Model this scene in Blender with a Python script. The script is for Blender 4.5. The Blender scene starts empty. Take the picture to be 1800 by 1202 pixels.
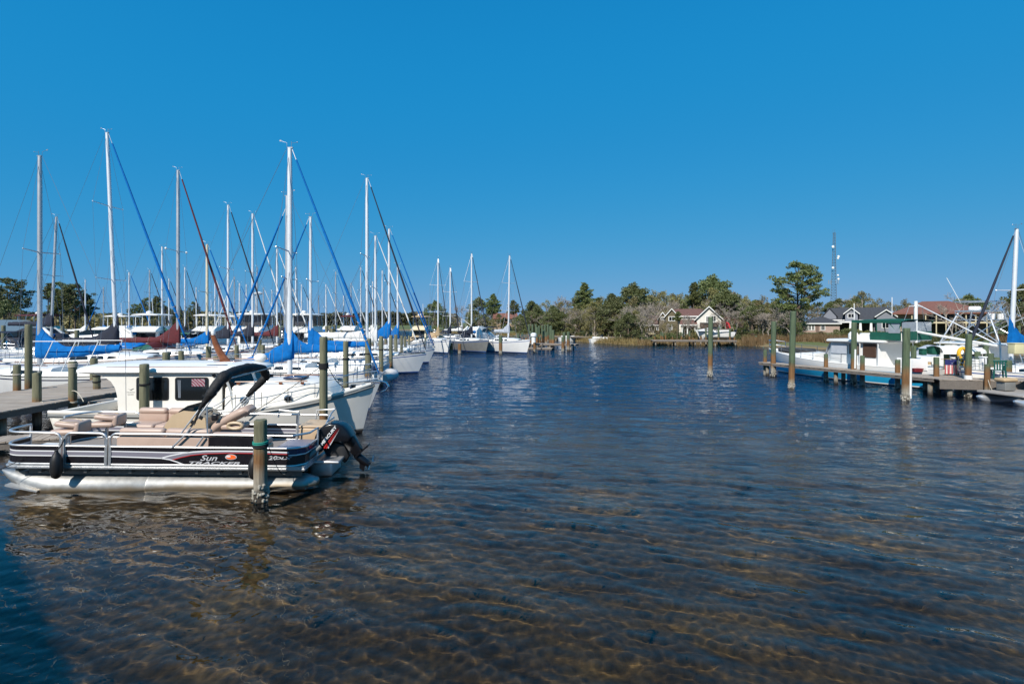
import bpy, math, random
import numpy as np
from mathutils import Vector, Matrix
R = math.radians
C = bpy.context.scene.collection
CAMZ, HZ, FPX = 3.5, 568.0, 900.0
rnd = random.Random(7)

def W(px, py, z=0.0):
    "ground point at height z seen at a photo pixel (1800 px wide)"
    Y = (CAMZ - z) * FPX / (py - HZ)
    return Vector(((px - 900) / FPX * Y, Y, z))
def D(px, py, Y):
    return Vector(((px - 900) / FPX * Y, Y, CAMZ - (py - HZ) / FPX * Y))

# ------------------------------------------------------------------ mesh builder
class MB:
    def __init__(s): s.v = []; s.f = []; s.mi = []; s.sm = []
    def add(s, vs, fs, mi=0, sm=False):
        o = len(s.v); s.v.extend([tuple(p) for p in vs])
        for k, f in enumerate(fs):
            s.f.append([i + o for i in f]); s.mi.append(mi[k] if isinstance(mi, list) else mi); s.sm.append(sm)
        return s
    def box(s, c, d, mi=0, rot=None):
        x, y, z = d[0] / 2, d[1] / 2, d[2] / 2
        vs = [Vector((i * x, j * y, k * z)) for k in (-1, 1) for j in (-1, 1) for i in (-1, 1)]
        if rot is not None: vs = [rot @ p for p in vs]
        c = Vector(c)
        return s.add([p + c for p in vs], [(0, 2, 3, 1), (4, 5, 7, 6), (0, 1, 5, 4), (2, 6, 7, 3), (0, 4, 6, 2), (1, 3, 7, 5)], mi)
    def rbox(s, c, d, r=.03, mi=0, rot=None, n=3):
        "soft box: rounded in plan and at the top and bottom edges"
        x, y, z = d[0] / 2, d[1] / 2, d[2] / 2; r = min(r, x * .98, y * .98, z * .98)
        def ring(ins, zz):
            o = []
            for cx, cy, a0 in ((x - r, y - r, 0), (-x + r, y - r, 90), (-x + r, -y + r, 180), (x - r, -y + r, 270)):
                for k in range(n + 1):
                    a = R(a0 + 90 * k / n); q = r - ins
                    o.append(Vector((cx + q * math.cos(a), cy + q * math.sin(a), zz)))
            return o
        rings = []
        for k in range(n + 1):
            a = R(90 * k / n); rings.append(ring(r * (1 - math.sin(a)), -z + r * (1 - math.cos(a))))
        for k in range(n, -1, -1):
            a = R(90 * k / n); rings.append(ring(r * (1 - math.sin(a)), z - r * (1 - math.cos(a))))
        c = Vector(c)
        rings = [[(rot @ p if rot is not None else p) + c for p in q] for q in rings]
        return s.loft(rings, mi=mi, cap=True)
    def loft(s, rings, closed=True, mi=0, cap=False, sm=True, cmi=None):
        "rings: equal-length lists of points; mi may be a list with one entry per column"
        n = len(rings[0]); vs = [p for q in rings for p in q]; fs = []; ms = []
        for a in range(len(rings) - 1):
            for b in range(n if closed else n - 1):
                c = (b + 1) % n
                fs.append((a * n + b, a * n + c, (a + 1) * n + c, (a + 1) * n + b)); ms.append(mi[b] if isinstance(mi, list) else mi)
        if cap:
            k = cmi if cmi is not None else (mi[0] if isinstance(mi, list) else mi)
            fs.append(tuple(range(n - 1, -1, -1))); ms.append(k)
            fs.append(tuple(range((len(rings) - 1) * n, len(rings) * n))); ms.append(k)
        return s.add(vs, fs, ms, sm)
    def tube(s, pts, r, n=8, mi=0, cap=True, flat=1.0, closed=False):
        pts = [Vector(p) for p in pts]; m = len(pts)
        rs = r if isinstance(r, (list, tuple)) else [r] * m
        rings = []; up = None
        for i, p in enumerate(pts):
            if closed: t = pts[(i + 1) % m] - pts[i - 1]
            else: t = pts[min(i + 1, m - 1)] - pts[max(i - 1, 0)]
            t = t.normalized() if t.length > 1e-9 else Vector((0, 0, 1))
            if up is None:
                up = Vector((0, 0, 1)) if abs(t.z) < .9 else Vector((0, 1, 0))
            a = t.cross(up)
            if a.length < 1e-4: a = t.cross(Vector((1, 0, 0)))
            a.normalize(); b = a.cross(t).normalized(); up = b
            rings.append([p + a * (rs[i] * flat * math.cos(2 * math.pi * k / n)) + b * (rs[i] * math.sin(2 * math.pi * k / n)) for k in range(n)])
        if closed: rings.append(rings[0]); cap = False
        return s.loft(rings, mi=mi, cap=cap)
    def lathe(s, prof, c=(0, 0, 0), n=16, mi=0, axis='z', cap=True):
        c = Vector(c); rings = []
        for r, h in prof:
            q = []
            for k in range(n):
                a = 2 * math.pi * k / n; u, v = r * math.cos(a), r * math.sin(a)
                q.append(c + (Vector((u, v, h)) if axis == 'z' else Vector((h, u, v)) if axis == 'x' else Vector((u, h, v))))
            rings.append(q)
        return s.loft(rings, mi=mi, cap=cap)
    def sph(s, c, r, n=10, mi=0):
        r = r if isinstance(r, (list, tuple)) else (r, r, r); c = Vector(c); m = max(4, n // 2)
        return s.loft([[c + Vector((r[0] * math.sin(math.pi * max(.02, min(.98, j / m))) * math.cos(2 * math.pi * k / n), r[1] * math.sin(math.pi * max(.02, min(.98, j / m))) * math.sin(2 * math.pi * k / n), -r[2] * math.cos(math.pi * j / m))) for k in range(n)] for j in range(m + 1)], mi=mi, cap=True)
    def bulge(s, poly, w, y0=0.0, mi=0, sl=((-1, .82), (-.86, .95), (-.5, 1), (.5, 1), (.86, .95), (1, .82))):
        "side outline (x,z) swelled to half-width w about y0"
        cx = sum(p[0] for p in poly) / len(poly); cz = sum(p[1] for p in poly) / len(poly)
        return s.loft([[Vector((cx + (x - cx) * k, y0 + w * t, cz + (z - cz) * k)) for x, z in poly] for t, k in sl], mi=mi, cap=True)
    def prism(s, poly, a, b, axis='y', mi=0, sm=False):
        f = (lambda u, v, t: Vector((u, t, v))) if axis == 'y' else (lambda u, v, t: Vector((t, u, v))) if axis == 'x' else (lambda u, v, t: Vector((u, v, t)))
        return s.loft([[f(u, v, a) for u, v in poly], [f(u, v, b) for u, v in poly]], mi=mi, cap=True, sm=sm)
    def quad(s, a, b, c, d, mi=0): return s.add([a, b, c, d], [(0, 1, 2, 3)], mi)
    def obj(s, name, mats, parent=None, kind=None, ang=38):
        me = bpy.data.meshes.new(name); me.from_pydata(s.v, [], s.f)
        mats = mats if isinstance(mats, (list, tuple)) else [mats]
        for m in mats: me.materials.append(m)
        me.polygons.foreach_set('material_index', s.mi); me.polygons.foreach_set('use_smooth', s.sm)
        me.update()
        if any(s.sm): me.set_sharp_from_angle(angle=R(ang))
        o = bpy.data.objects.new(name, me); C.objects.link(o)
        if parent is not None: o.parent = parent
        if kind: o['kind'] = kind
        return o

def tag(o, label, cat, group=None, kind=None):
    o['label'] = label; o['category'] = cat
    if group: o['group'] = group
    if kind: o['kind'] = kind
    return o
def thing(name, label, cat, loc=(0, 0, 0), rz=0, group=None, rot=None):
    o = bpy.data.objects.new(name, None); C.objects.link(o); o.location = loc
    o.empty_display_size = .2
    o.rotation_euler = rot if rot else (0, 0, rz)
    return tag(o, label, cat, group)
def kids(o): return [c for c in bpy.data.objects if c.parent is o]
def dup(o, label=None, parent=None, ch=None):
    c = o.copy(); C.objects.link(c); c.parent = parent
    if label: c['label'] = label
    for k in (ch.get(o.name, []) if ch else kids(o)): dup(k, None, c, ch)
    return c

# ------------------------------------------------------------------ materials
MATS = {}
def mat(name, col, rough=.5, metal=0, var=.0, vscale=3.0, bump=0, bscale=20, spec=.5, coat=0, coords='Object'):
    if name in MATS: return MATS[name]
    m = bpy.data.materials.new(name); m.use_nodes = True; nt = m.node_tree; b = nt.nodes['Principled BSDF']
    b.inputs['Base Color'].default_value = (*col, 1); b.inputs['Roughness'].default_value = rough
    b.inputs['Metallic'].default_value = metal; b.inputs['Specular IOR Level'].default_value = spec
    if coat: b.inputs['Coat Weight'].default_value = coat; b.inputs['Coat Roughness'].default_value = .08
    if var or bump:
        tc = nt.nodes.new('ShaderNodeTexCoord')
    if var:
        n = nt.nodes.new('ShaderNodeTexNoise'); n.inputs['Scale'].default_value = vscale; n.inputs['Detail'].default_value = 6; n.inputs['Roughness'].default_value = .65
        nt.links.new(tc.outputs[coords], n.inputs['Vector'])
        r = nt.nodes.new('ShaderNodeValToRGB'); r.color_ramp.elements[0].position = .3; r.color_ramp.elements[1].position = .72
        r.color_ramp.elements[0].color = (*[c * (1 - var) for c in col], 1); r.color_ramp.elements[1].color = (*[min(1, c * (1 + var * .6)) for c in col], 1)
        nt.links.new(n.outputs['Fac'], r.inputs['Fac']); nt.links.new(r.outputs['Color'], b.inputs['Base Color'])
        mr = nt.nodes.new('ShaderNodeMapRange'); mr.inputs['To Min'].default_value = max(0, rough - .1); mr.inputs['To Max'].default_value = min(1, rough + .12)
        nt.links.new(n.outputs['Fac'], mr.inputs['Value']); nt.links.new(mr.outputs['Result'], b.inputs['Roughness'])
    if bump:
        n2 = nt.nodes.new('ShaderNodeTexNoise'); n2.inputs['Scale'].default_value = bscale; n2.inputs['Detail'].default_value = 4
        nt.links.new(tc.outputs[coords], n2.inputs['Vector'])
        bp = nt.nodes.new('ShaderNodeBump'); bp.inputs['Strength'].default_value = bump; bp.inputs['Distance'].default_value = .02
        nt.links.new(n2.outputs['Fac'], bp.inputs['Height']); nt.links.new(bp.outputs['Normal'], b.inputs['Normal'])
    MATS[name] = m
    return m
def ramp(nt, pts, fac=None):
    r = nt.nodes.new('ShaderNodeValToRGB'); e = r.color_ramp.elements
    while len(e) < len(pts): e.new(.5)
    for k, (p, c) in enumerate(pts): e[k].position = p; e[k].color = (*c, 1)
    if fac is not None: nt.links.new(fac, r.inputs['Fac'])
    return r
def noise(nt, vec, scale, detail=5, rough=.6, dist=0):
    n = nt.nodes.new('ShaderNodeTexNoise'); n.inputs['Scale'].default_value = scale; n.inputs['Detail'].default_value = detail
    n.inputs['Roughness'].default_value = rough; n.inputs['Distortion'].default_value = dist
    if vec is not None: nt.links.new(vec, n.inputs['Vector'])
    return n
def mapping(nt, vec, scale=(1, 1, 1), rot=(0, 0, 0)):
    m = nt.nodes.new('ShaderNodeMapping'); m.inputs['Scale'].default_value = scale; m.inputs['Rotation'].default_value = rot
    nt.links.new(vec, m.inputs['Vector']); return m.outputs['Vector']
def mathn(nt, op, a, b=None, clamp=False):
    n = nt.nodes.new('ShaderNodeMath'); n.operation = op; n.use_clamp = clamp
    for i, x in enumerate((a, b)):
        if x is None: continue
        if isinstance(x, (int, float)): n.inputs[i].default_value = x
        else: nt.links.new(x, n.inputs[i])
    return n.outputs[0]
def mixc(nt, fac, a, b, mode='MIX'):
    n = nt.nodes.new('ShaderNodeMix'); n.data_type = 'RGBA'; n.blend_type = mode
    for sock, x in ((n.inputs[0], fac), (n.inputs[6], a), (n.inputs[7], b)):
        if isinstance(x, (int, float)): sock.default_value = x
        elif isinstance(x, tuple): sock.default_value = (*x, 1)
        else: nt.links.new(x, sock)
    return n.outputs[2]

GEL = mat('white_gelcoat', (.84, .82, .78), .34, var=.07, vscale=1.3, coat=.08)
GELB = mat('cream_gelcoat', (.80, .76, .69), .34, var=.06, vscale=1.5, coat=.08)
DECKW = mat('white_deck', (.74, .73, .70), .55, var=.12, vscale=4, bump=.1, bscale=90)
GREYH = mat('grey_hull', (.20, .20, .19), .35, var=.15, vscale=2)
NAVY = mat('navy_paint', (.012, .022, .07), .25, var=.2, coat=.3)
BLUEP = mat('blue_stripe', (.02, .09, .30), .3)
REDP = mat('red_stripe', (.45, .02, .02), .35)
BLACKP = mat('black_paint', (.012, .012, .014), .3, var=.2)
ANTIF = mat('antifoul', (.02, .045, .10), .8, var=.35, vscale=3)
ANTIFB = mat('antifoul_black', (.018, .017, .016), .8, var=.3)
TUBEM = mat('dull_tube_aluminium', (.40, .40, .39), .45, metal=.7, var=.18, vscale=6)
def scum(m, z0, z1, col):
    nt = m.node_tree; b = nt.nodes['Principled BSDF']; g = nt.nodes.new('ShaderNodeNewGeometry'); sp = nt.nodes.new('ShaderNodeSeparateXYZ'); nt.links.new(g.outputs['Position'], sp.inputs[0])
    nz = nt.nodes.new('ShaderNodeTexNoise'); nz.inputs['Scale'].default_value = 3; nt.links.new(g.outputs['Position'], nz.inputs['Vector'])
    a = nt.nodes.new('ShaderNodeMath'); a.operation = 'MULTIPLY_ADD'; a.inputs[1].default_value = .10; nt.links.new(nz.outputs['Fac'], a.inputs[0]); nt.links.new(sp.outputs['Z'], a.inputs[2])
    r = nt.nodes.new('ShaderNodeMapRange'); r.inputs['From Min'].default_value = z0 + .05; r.inputs['From Max'].default_value = z1 + .05; r.inputs['To Min'].default_value = .85; r.inputs['To Max'].default_value = 0; nt.links.new(a.outputs[0], r.inputs['Value'])
    x = nt.nodes.new('ShaderNodeMix'); x.data_type = 'RGBA'; l = b.inputs['Base Color'].links; x.inputs[7].default_value = (*col, 1); nt.links.new(r.outputs[0], x.inputs[0])
    if l: nt.links.new(l[0].from_socket, x.inputs[6])
    nt.links.new(x.outputs[2], b.inputs['Base Color'])
scum(TUBEM, .02, .12, (.20, .14, .07))
ALU = mat('aluminium', (.66, .66, .66), .38, metal=.8, var=.1, vscale=5)
ALUP = mat('painted_spar', (.74, .75, .76), .35, metal=.25, var=.06)
SPARG = mat('anodised_spar', (.50, .51, .52), .38, metal=.5, var=.08)
SPART = mat('tan_spar', (.62, .56, .42), .45, var=.1)
STEEL = mat('stainless', (.62, .63, .65), .18, metal=1)
WIRE = mat('rigging_wire', (.30, .31, .33), .4, metal=.6)
GLASSD = mat('dark_window', (.010, .012, .014), .06, spec=.7)
BCANV = mat('blue_canvas', (.003, .135, .42), .8, spec=.15, var=.22, vscale=5, bump=.5, bscale=9)
NCANV = mat('navy_canvas', (.010, .014, .030), .8, var=.35, vscale=5, bump=.5, bscale=9)
MCANV = mat('maroon_canvas', (.095, .010, .014), .8, var=.3, vscale=5, bump=.5, bscale=9)
TCANV = mat('teal_canvas', (.02, .36, .30), .75, var=.25, bump=.4, bscale=9)
GCANV = mat('green_canvas', (.003, .085, .055), .75, var=.2, bump=.4, bscale=8)
KCANV = mat('black_canvas', (.010, .010, .011), .72, var=.4, vscale=9, bump=.9, bscale=14)
WCANV = mat('white_canvas', (.72, .71, .68), .75, var=.1, bump=.3, bscale=9)
TANC = mat('tan_canvas', (.46, .33, .19), .8, var=.15, bump=.4, bscale=9)
GREYC = mat('grey_canvas', (.42, .45, .50), .75, var=.12, bump=.4, bscale=7)
TEAK = mat('varnished_teak', (.19, .062, .020), .3, var=.3, vscale=8, coat=.4)
TEAKG = mat('bare_teak', (.24, .15, .09), .7, var=.3, vscale=9)
VINYL = mat('beige_vinyl', (.46, .335, .27), .42, var=.07, vscale=4, bump=.06, bscale=120)
VINYL2 = mat('tan_vinyl', (.50, .36, .23), .45, var=.08, vscale=4)
PLAST = mat('tan_plastic', (.52, .39, .25), .4, var=.06)
RUBB = mat('black_rubber', (.010, .010, .011), .5, var=.3)
BLKG = mat('gloss_black', (.006, .006, .008), .22, spec=.4, coat=.12)
ROPEW = mat('white_rope', (.50, .45, .36), .9, var=.3, vscale=30)
ROPEB = mat('black_rope', (.015, .015, .016), .9, var=.3, vscale=30)
ROPET = mat('teal_rope', (.01, .22, .17), .8)
CARP = mat('grey_carpet', (.27, .24, .22), .95, var=.15, vscale=40)
PGREY = mat('purple_grey_panel', (.20, .19, .23), .35)
PWHITE = mat('white_panel_stripe', (.72, .72, .73), .35)
PBLACK = mat('black_panel', (.012, .010, .013), .28, var=.3)
SILV = mat('silver_decal', (.50, .50, .52), .3)
ORNG = mat('orange_decal', (.85, .14, .03), .35)
YELL = mat('yellow_foam', (.75, .42, .02), .6)
PLGRN = mat('green_plastic', (.004, .075, .06), .35)
WPVC = mat('white_pvc', (.78, .78, .76), .4, var=.1)
CONC = mat('pale_stone', (.42, .39, .34), .9, var=.2)

def wood_mat(name, cols, scale, stretch, bump=.5, rough=.85, wet=False):
    m = bpy.data.materials.new(name); m.use_nodes = True; nt = m.node_tree; b = nt.nodes['Principled BSDF']
    tc = nt.nodes.new('ShaderNodeTexCoord'); v = mapping(nt, tc.outputs['Object'], stretch)
    n = noise(nt, v, scale, 8, .7, .6); r = ramp(nt, cols, n.outputs['Fac'])
    n2 = noise(nt, tc.outputs['Object'], 1.7, 3)
    c = mixc(nt, mathn(nt, 'MULTIPLY', n2.outputs['Fac'], .55), r.outputs['Color'], tuple(x * .55 for x in cols[0][1]))
    nt.links.new(c, b.inputs['Base Color']); b.inputs['Roughness'].default_value = rough
    bp = nt.nodes.new('ShaderNodeBump'); bp.inputs['Strength'].default_value = bump; bp.inputs['Distance'].default_value = .015
    nt.links.new(n.outputs['Fac'], bp.inputs['Height']); nt.links.new(bp.outputs['Normal'], b.inputs['Normal'])
    MATS[name] = m; return m
PLANK = wood_mat('weathered_plank', [(.28, (.24, .19, .15)), (.5, (.42, .35, .285)), (.72, (.58, .49, .40))], 1.0, (7, .5, 1))
BEAM = wood_mat('weathered_beam', [(.25, (.10, .085, .07)), (.55, (.20, .17, .145)), (.8, (.27, .235, .20))], 3, (9, 1.2, 9))

def piling_mat(name, top, b0=.36, b1=.46):
    "pile timber: green-treated above, rust brown in the splash zone, pale shell crust at the tide line"
    m = bpy.data.materials.new(name); m.use_nodes = True; nt = m.node_tree; b = nt.nodes['Principled BSDF']
    g = nt.nodes.new('ShaderNodeNewGeometry'); oi = nt.nodes.new('ShaderNodeObjectInfo')
    v = mapping(nt, g.outputs['Position'], (14, 14, 1.1)); n = noise(nt, v, 1.2, 8, .7, .4)
    sep = nt.nodes.new('ShaderNodeSeparateXYZ'); nt.links.new(g.outputs['Position'], sep.inputs[0])
    big = noise(nt, g.outputs['Position'], 2.2, 4)
    z = mathn(nt, 'ADD', sep.outputs['Z'], mathn(nt, 'MULTIPLY', mathn(nt, 'SUBTRACT', big.outputs['Fac'], .5), .55))
    z = mathn(nt, 'ADD', z, mathn(nt, 'MULTIPLY', mathn(nt, 'SUBTRACT', oi.outputs['Random'], .5), .3))
    zr = ramp(nt, [(.0, (.055, .045, .035)), (.07, (.30, .27, .22)), (.13, (.25, .20, .14)), (.20, (.19, .095, .035)), (b0, (.20, .10, .038)), (b1, top), (1, tuple(x * 1.05 for x in top))], mathn(nt, 'DIVIDE', z, 3.2))
    gr = ramp(nt, [(.28, (.38, .38, .38)), (.5, (.9, .9, .9)), (.75, (1.35, 1.35, 1.3))], n.outputs['Fac'])
    c = mixc(nt, 1.0, zr.outputs['Color'], gr.outputs['Color'], 'MULTIPLY')
    nt.links.new(c, b.inputs['Base Color']); b.inputs['Roughness'].default_value = .85
    bp = nt.nodes.new('ShaderNodeBump'); bp.inputs['Strength'].default_value = .7; bp.inputs['Distance'].default_value = .02
    nt.links.new(n.outputs['Fac'], bp.inputs['Height']); nt.links.new(bp.outputs['Normal'], b.inputs['Normal'])
    MATS[name] = m; return m
PILE = piling_mat('piling_timber', (.17, .165, .10), .25, .34)
PILEG = piling_mat('green_piling_timber', (.088, .122, .068))
SHELL = mat('oyster_shell', (.40, .37, .31), .9, var=.5, vscale=25, bump=1, bscale=40)

def foliage(name, cols, trans=.25):
    m = bpy.data.materials.new(name); m.use_nodes = True; nt = m.node_tree; b = nt.nodes['Principled BSDF']
    oi = nt.nodes.new('ShaderNodeObjectInfo'); tc = nt.nodes.new('ShaderNodeTexCoord')
    n = noise(nt, tc.outputs['Object'], .9, 3, .8); n3 = noise(nt, tc.outputs['Object'], 9, 2, .8)
    f = mathn(nt, 'ADD', mathn(nt, 'MULTIPLY', n.outputs['Fac'], .6), mathn(nt, 'MULTIPLY', n3.outputs['Fac'], .4))
    r = ramp(nt, cols, f)
    hs = nt.nodes.new('ShaderNodeHueSaturation'); nt.links.new(r.outputs['Color'], hs.inputs['Color'])
    nt.links.new(mathn(nt, 'ADD', .485, mathn(nt, 'MULTIPLY', oi.outputs['Random'], .035)), hs.inputs['Hue'])
    nt.links.new(mathn(nt, 'ADD', .75, mathn(nt, 'MULTIPLY', oi.outputs['Random'], .5)), hs.inputs['Value'])
    nt.links.new(hs.outputs['Color'], b.inputs['Base Color']); b.inputs['Roughness'].default_value = .6
    tr = nt.nodes.new('ShaderNodeBsdfTranslucent'); nt.links.new(hs.outputs['Color'], tr.inputs['Color'])
    mx = nt.nodes.new('ShaderNodeMixShader'); mx.inputs[0].default_value = trans
    nt.links.new(b.outputs[0], mx.inputs[1]); nt.links.new(tr.outputs[0], mx.inputs[2])
    nt.links.new(mx.outputs[0], nt.nodes['Material Output'].inputs[0])
    MATS[name] = m; return m
NEEDLE = foliage('pine_needles', [(.3, (.065, .080, .024)), (.5, (.13, .15, .045)), (.7, (.22, .225, .075))])
LEAFD = foliage('evergreen_leaves', [(.3, (.058, .074, .026)), (.5, (.125, .142, .048)), (.7, (.22, .22, .080))])
LEAFO = foliage('olive_leaves', [(.3, (.13, .12, .046)), (.5, (.23, .20, .075)), (.7, (.32, .265, .11))])
LEAFR = foliage('reddish_buds', [(.3, (.12, .055, .035)), (.5, (.20, .095, .060)), (.7, (.28, .16, .10))])
REED = foliage('dry_reeds', [(.3, (.13, .085, .035)), (.5, (.24, .165, .07)), (.7, (.34, .25, .11))])
BARK = mat('pine_bark', (.13, .095, .07), .95, var=.4, vscale=2)
BARKG = mat('grey_bark', (.31, .265, .22), .95, var=.35, vscale=2)
FARW = foliage('far_wood', [(.3, (.045, .058, .030)), (.5, (.085, .095, .045)), (.7, (.13, .125, .065))])

def text(name, s, size, m, parent, loc, rot, sx=1, shear=0, ext=.001, bold=0):
    cu = bpy.data.curves.new(name, 'FONT'); cu.body = s; cu.size = size; cu.shear = shear; cu.extrude = ext; cu.offset = bold
    cu.align_x = 'CENTER'; cu.align_y = 'CENTER'; cu.resolution_u = 3
    t = bpy.data.objects.new('tmp', cu); C.objects.link(t)
    dg = bpy.context.evaluated_depsgraph_get(); me = bpy.data.meshes.new_from_object(t.evaluated_get(dg))
    bpy.data.objects.remove(t); bpy.data.curves.remove(cu)
    me.materials.clear(); me.materials.append(m); me.name = name
    o = bpy.data.objects.new(name, me); C.objects.link(o); o.parent = parent; o.location = loc; o.rotation_euler = rot; o.scale = (sx, 1, 1)
    return o
# ------------------------------------------------------------------ light, sky, camera
SUN_EL, SUN_V = R(41), Vector((-.30, -.62))
sv = Vector((SUN_V.normalized().x * math.cos(SUN_EL), SUN_V.normalized().y * math.cos(SUN_EL), math.sin(SUN_EL)))
sd = bpy.data.lights.new('sun', 'SUN'); sd.energy = 5.0; sd.angle = R(.53); sd.color = (1, .95, .87)
so = bpy.data.objects.new('sun', sd); C.objects.link(so); so.rotation_euler = sv.to_track_quat('Z', 'Y').to_euler()
sc = bpy.context.scene
SKY_R = ((0, 0), (.09, .009), (.17, .023), (.30, .057), (.45, .105), (.60, .155), (1, .30)); SKY_G = ((0, 0), (.16, .235), (.30, .283), (.485, .328), (.70, .365), (1, .42)); SKY_B = ((0, 0), (.30, .56), (.50, .615), (.75, .64), (1, .66))
w = bpy.data.worlds.new('World'); sc.world = w; w.use_nodes = True; nt = w.node_tree
sky = nt.nodes.new('ShaderNodeTexSky'); sky.sky_type = 'NISHITA'; sky.sun_disc = False; sky.sun_elevation = SUN_EL
sky.sun_rotation = math.atan2(sv.x, sv.y); sky.altitude = 0; sky.air_density = 1.0; sky.dust_density = .35; sky.ozone_density = 3.5
cv = nt.nodes.new('ShaderNodeRGBCurve')      # grade of the clear spring sky: deep blue overhead, soft blue at the horizon
k1 = nt.nodes.new('ShaderNodeVectorMath'); k1.operation = 'SCALE'; k1.inputs['Scale'].default_value = .1; nt.links.new(sky.outputs[0], k1.inputs[0])
nt.links.new(k1.outputs[0], cv.inputs['Color'])
for ch, pts in enumerate((SKY_R, SKY_G, SKY_B)):
    cu = cv.mapping.curves[ch]
    while len(cu.points) < len(pts): cu.points.new(.37 + .07 * len(cu.points), .5)
    for p, q in zip(cu.points, pts): p.location = q
cv.mapping.update()
k2 = nt.nodes.new('ShaderNodeVectorMath'); k2.operation = 'SCALE'; k2.inputs['Scale'].default_value = 10; nt.links.new(cv.outputs[0], k2.inputs[0])
nt.links.new(k2.outputs[0], nt.nodes['Background'].inputs[0]); nt.nodes['Background'].inputs[1].default_value = .0895
cd = bpy.data.cameras.new('camera'); co = bpy.data.objects.new('camera', cd); C.objects.link(co)
cd.sensor_width = 36; cd.lens = 18; cd.clip_end = 6000; cd.clip_start = .05; cd.shift_y = -(601 - HZ) / 1800
co.location = (0, 0, CAMZ); co.rotation_euler = (R(90), 0, 0); sc.camera = co
sc.view_settings.view_transform = 'Standard'; sc.view_settings.look = 'None'; sc.view_settings.exposure = .16; sc.view_settings.gamma = 1
sc.cycles.max_bounces = 8; sc.cycles.transparent_max_bounces = 12; sc.cycles.caustics_reflective = False

# ------------------------------------------------------------------ water and lake bed
WAVES = ((2.2, .0085, .22, 7), (1.1, .0090, .28, 9), (.58, .0058, .38, 14), (.31, .0029, .55, 18), (.17, .0014, .8, 20))
def wave_np(X, Y, fade):
    "wind ripples as a sum of wave trains running towards the camera; short trains fade out with distance"
    r = np.random.default_rng(12); Z = np.zeros_like(X); base = R(68)
    for lam, a, sp, n in WAVES:
        part = np.zeros_like(X)
        for k in range(n):
            th = base + r.normal() * sp; l = lam * np.exp(r.normal() * .22); q = 2 * math.pi / l; p = q * (X * math.cos(th) + Y * math.sin(th)) + r.uniform(0, 6.28)
            part += a / math.sqrt(n) * (np.sin(p) + .25 * np.cos(2 * p))
        Z += part * np.clip((lam * 55 - Y) / (lam * 25), 0, 1)
    gust = .75 + .35 * np.sin(X * .11 + Y * .07 + 1) * np.sin(Y * .13 - X * .05)
    return Z * gust * fade
def water_sheet():
    ys = [-40, -10, 2.5, 3.6]
    while ys[-1] < 95: ys.append(ys[-1] + max(.034, ys[-1] * .0040))
    ys += [100, 120, 160, 250, 500, 1500]; ys = np.array(ys); nx = 1000
    u = np.linspace(-1, 1, nx); half = np.maximum(12, ys * 1.25 + 4); half[:4] = 60; half[ys > 96] = 130; half[-4:] = (300, 600, 1000, 1500); half[3] = half[4]
    X = u[None, :] * half[:, None]; Y = np.repeat(ys[:, None], nx, 1)
    edge = np.clip((1 - np.abs(u))[None, :] / .03, 0, 1) * np.clip((Y - 3.6) / .5, 0, 1) * np.clip((95 - Y) / 20, 0, 1)
    Z = wave_np(X, Y, edge); n, m = X.shape; v = np.stack([X, Y, Z], -1).reshape(-1, 3).astype('f')
    i = np.arange(n * m).reshape(n, m); f = np.stack([i[:-1, :-1], i[:-1, 1:], i[1:, 1:], i[1:, :-1]], -1).reshape(-1, 4)
    me = bpy.data.meshes.new('water'); me.vertices.add(len(v)); me.vertices.foreach_set('co', v.ravel()); me.loops.add(f.size); me.loops.foreach_set('vertex_index', f.astype('i').ravel()); me.polygons.add(len(f))
    me.polygons.foreach_set('loop_start', np.arange(0, f.size, 4, dtype='i')); me.polygons.foreach_set('use_smooth', np.ones(len(f), bool)); me.update()
    return me
def water_mat():
    m = bpy.data.materials.new('water'); m.use_nodes = True; nt = m.node_tree; nt.nodes.remove(nt.nodes['Principled BSDF'])
    gg = nt.nodes.new('ShaderNodeBsdfGlass'); gg.inputs['IOR'].default_value = 1.33; gg.inputs['Roughness'].default_value = 0; gg.inputs['Color'].default_value = (1, 1, 1, 1)
    ge = nt.nodes.new('ShaderNodeNewGeometry'); n1 = noise(nt, mapping(nt, ge.outputs['Position'], (.5, 1.5, 1), (0, 0, R(10))), 1.0, 5, .6, .4)
    sp = nt.nodes.new('ShaderNodeSeparateXYZ'); nt.links.new(ge.outputs['Position'], sp.inputs[0])
    am = nt.nodes.new('ShaderNodeMapRange'); am.inputs['From Min'].default_value = 9; am.inputs['From Max'].default_value = 45; am.inputs['To Max'].default_value = .85; nt.links.new(sp.outputs['Y'], am.inputs['Value'])
    bp = nt.nodes.new('ShaderNodeBump'); bp.inputs['Strength'].default_value = 1; nt.links.new(am.outputs['Result'], bp.inputs['Distance']); nt.links.new(n1.outputs['Fac'], bp.inputs['Height'])
    nt.links.new(bp.outputs['Normal'], gg.inputs['Normal']); nt.links.new(gg.outputs[0], nt.nodes['Material Output'].inputs[0]); return m
me = water_sheet(); me.materials.append(water_mat()); o = bpy.data.objects.new('water', me); C.objects.link(o); o['kind'] = 'structure'
o.cycles.is_caustics_caster = True; sd.cycles.is_caustics_light = True; sc.cycles.caustics_refractive = True

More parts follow.
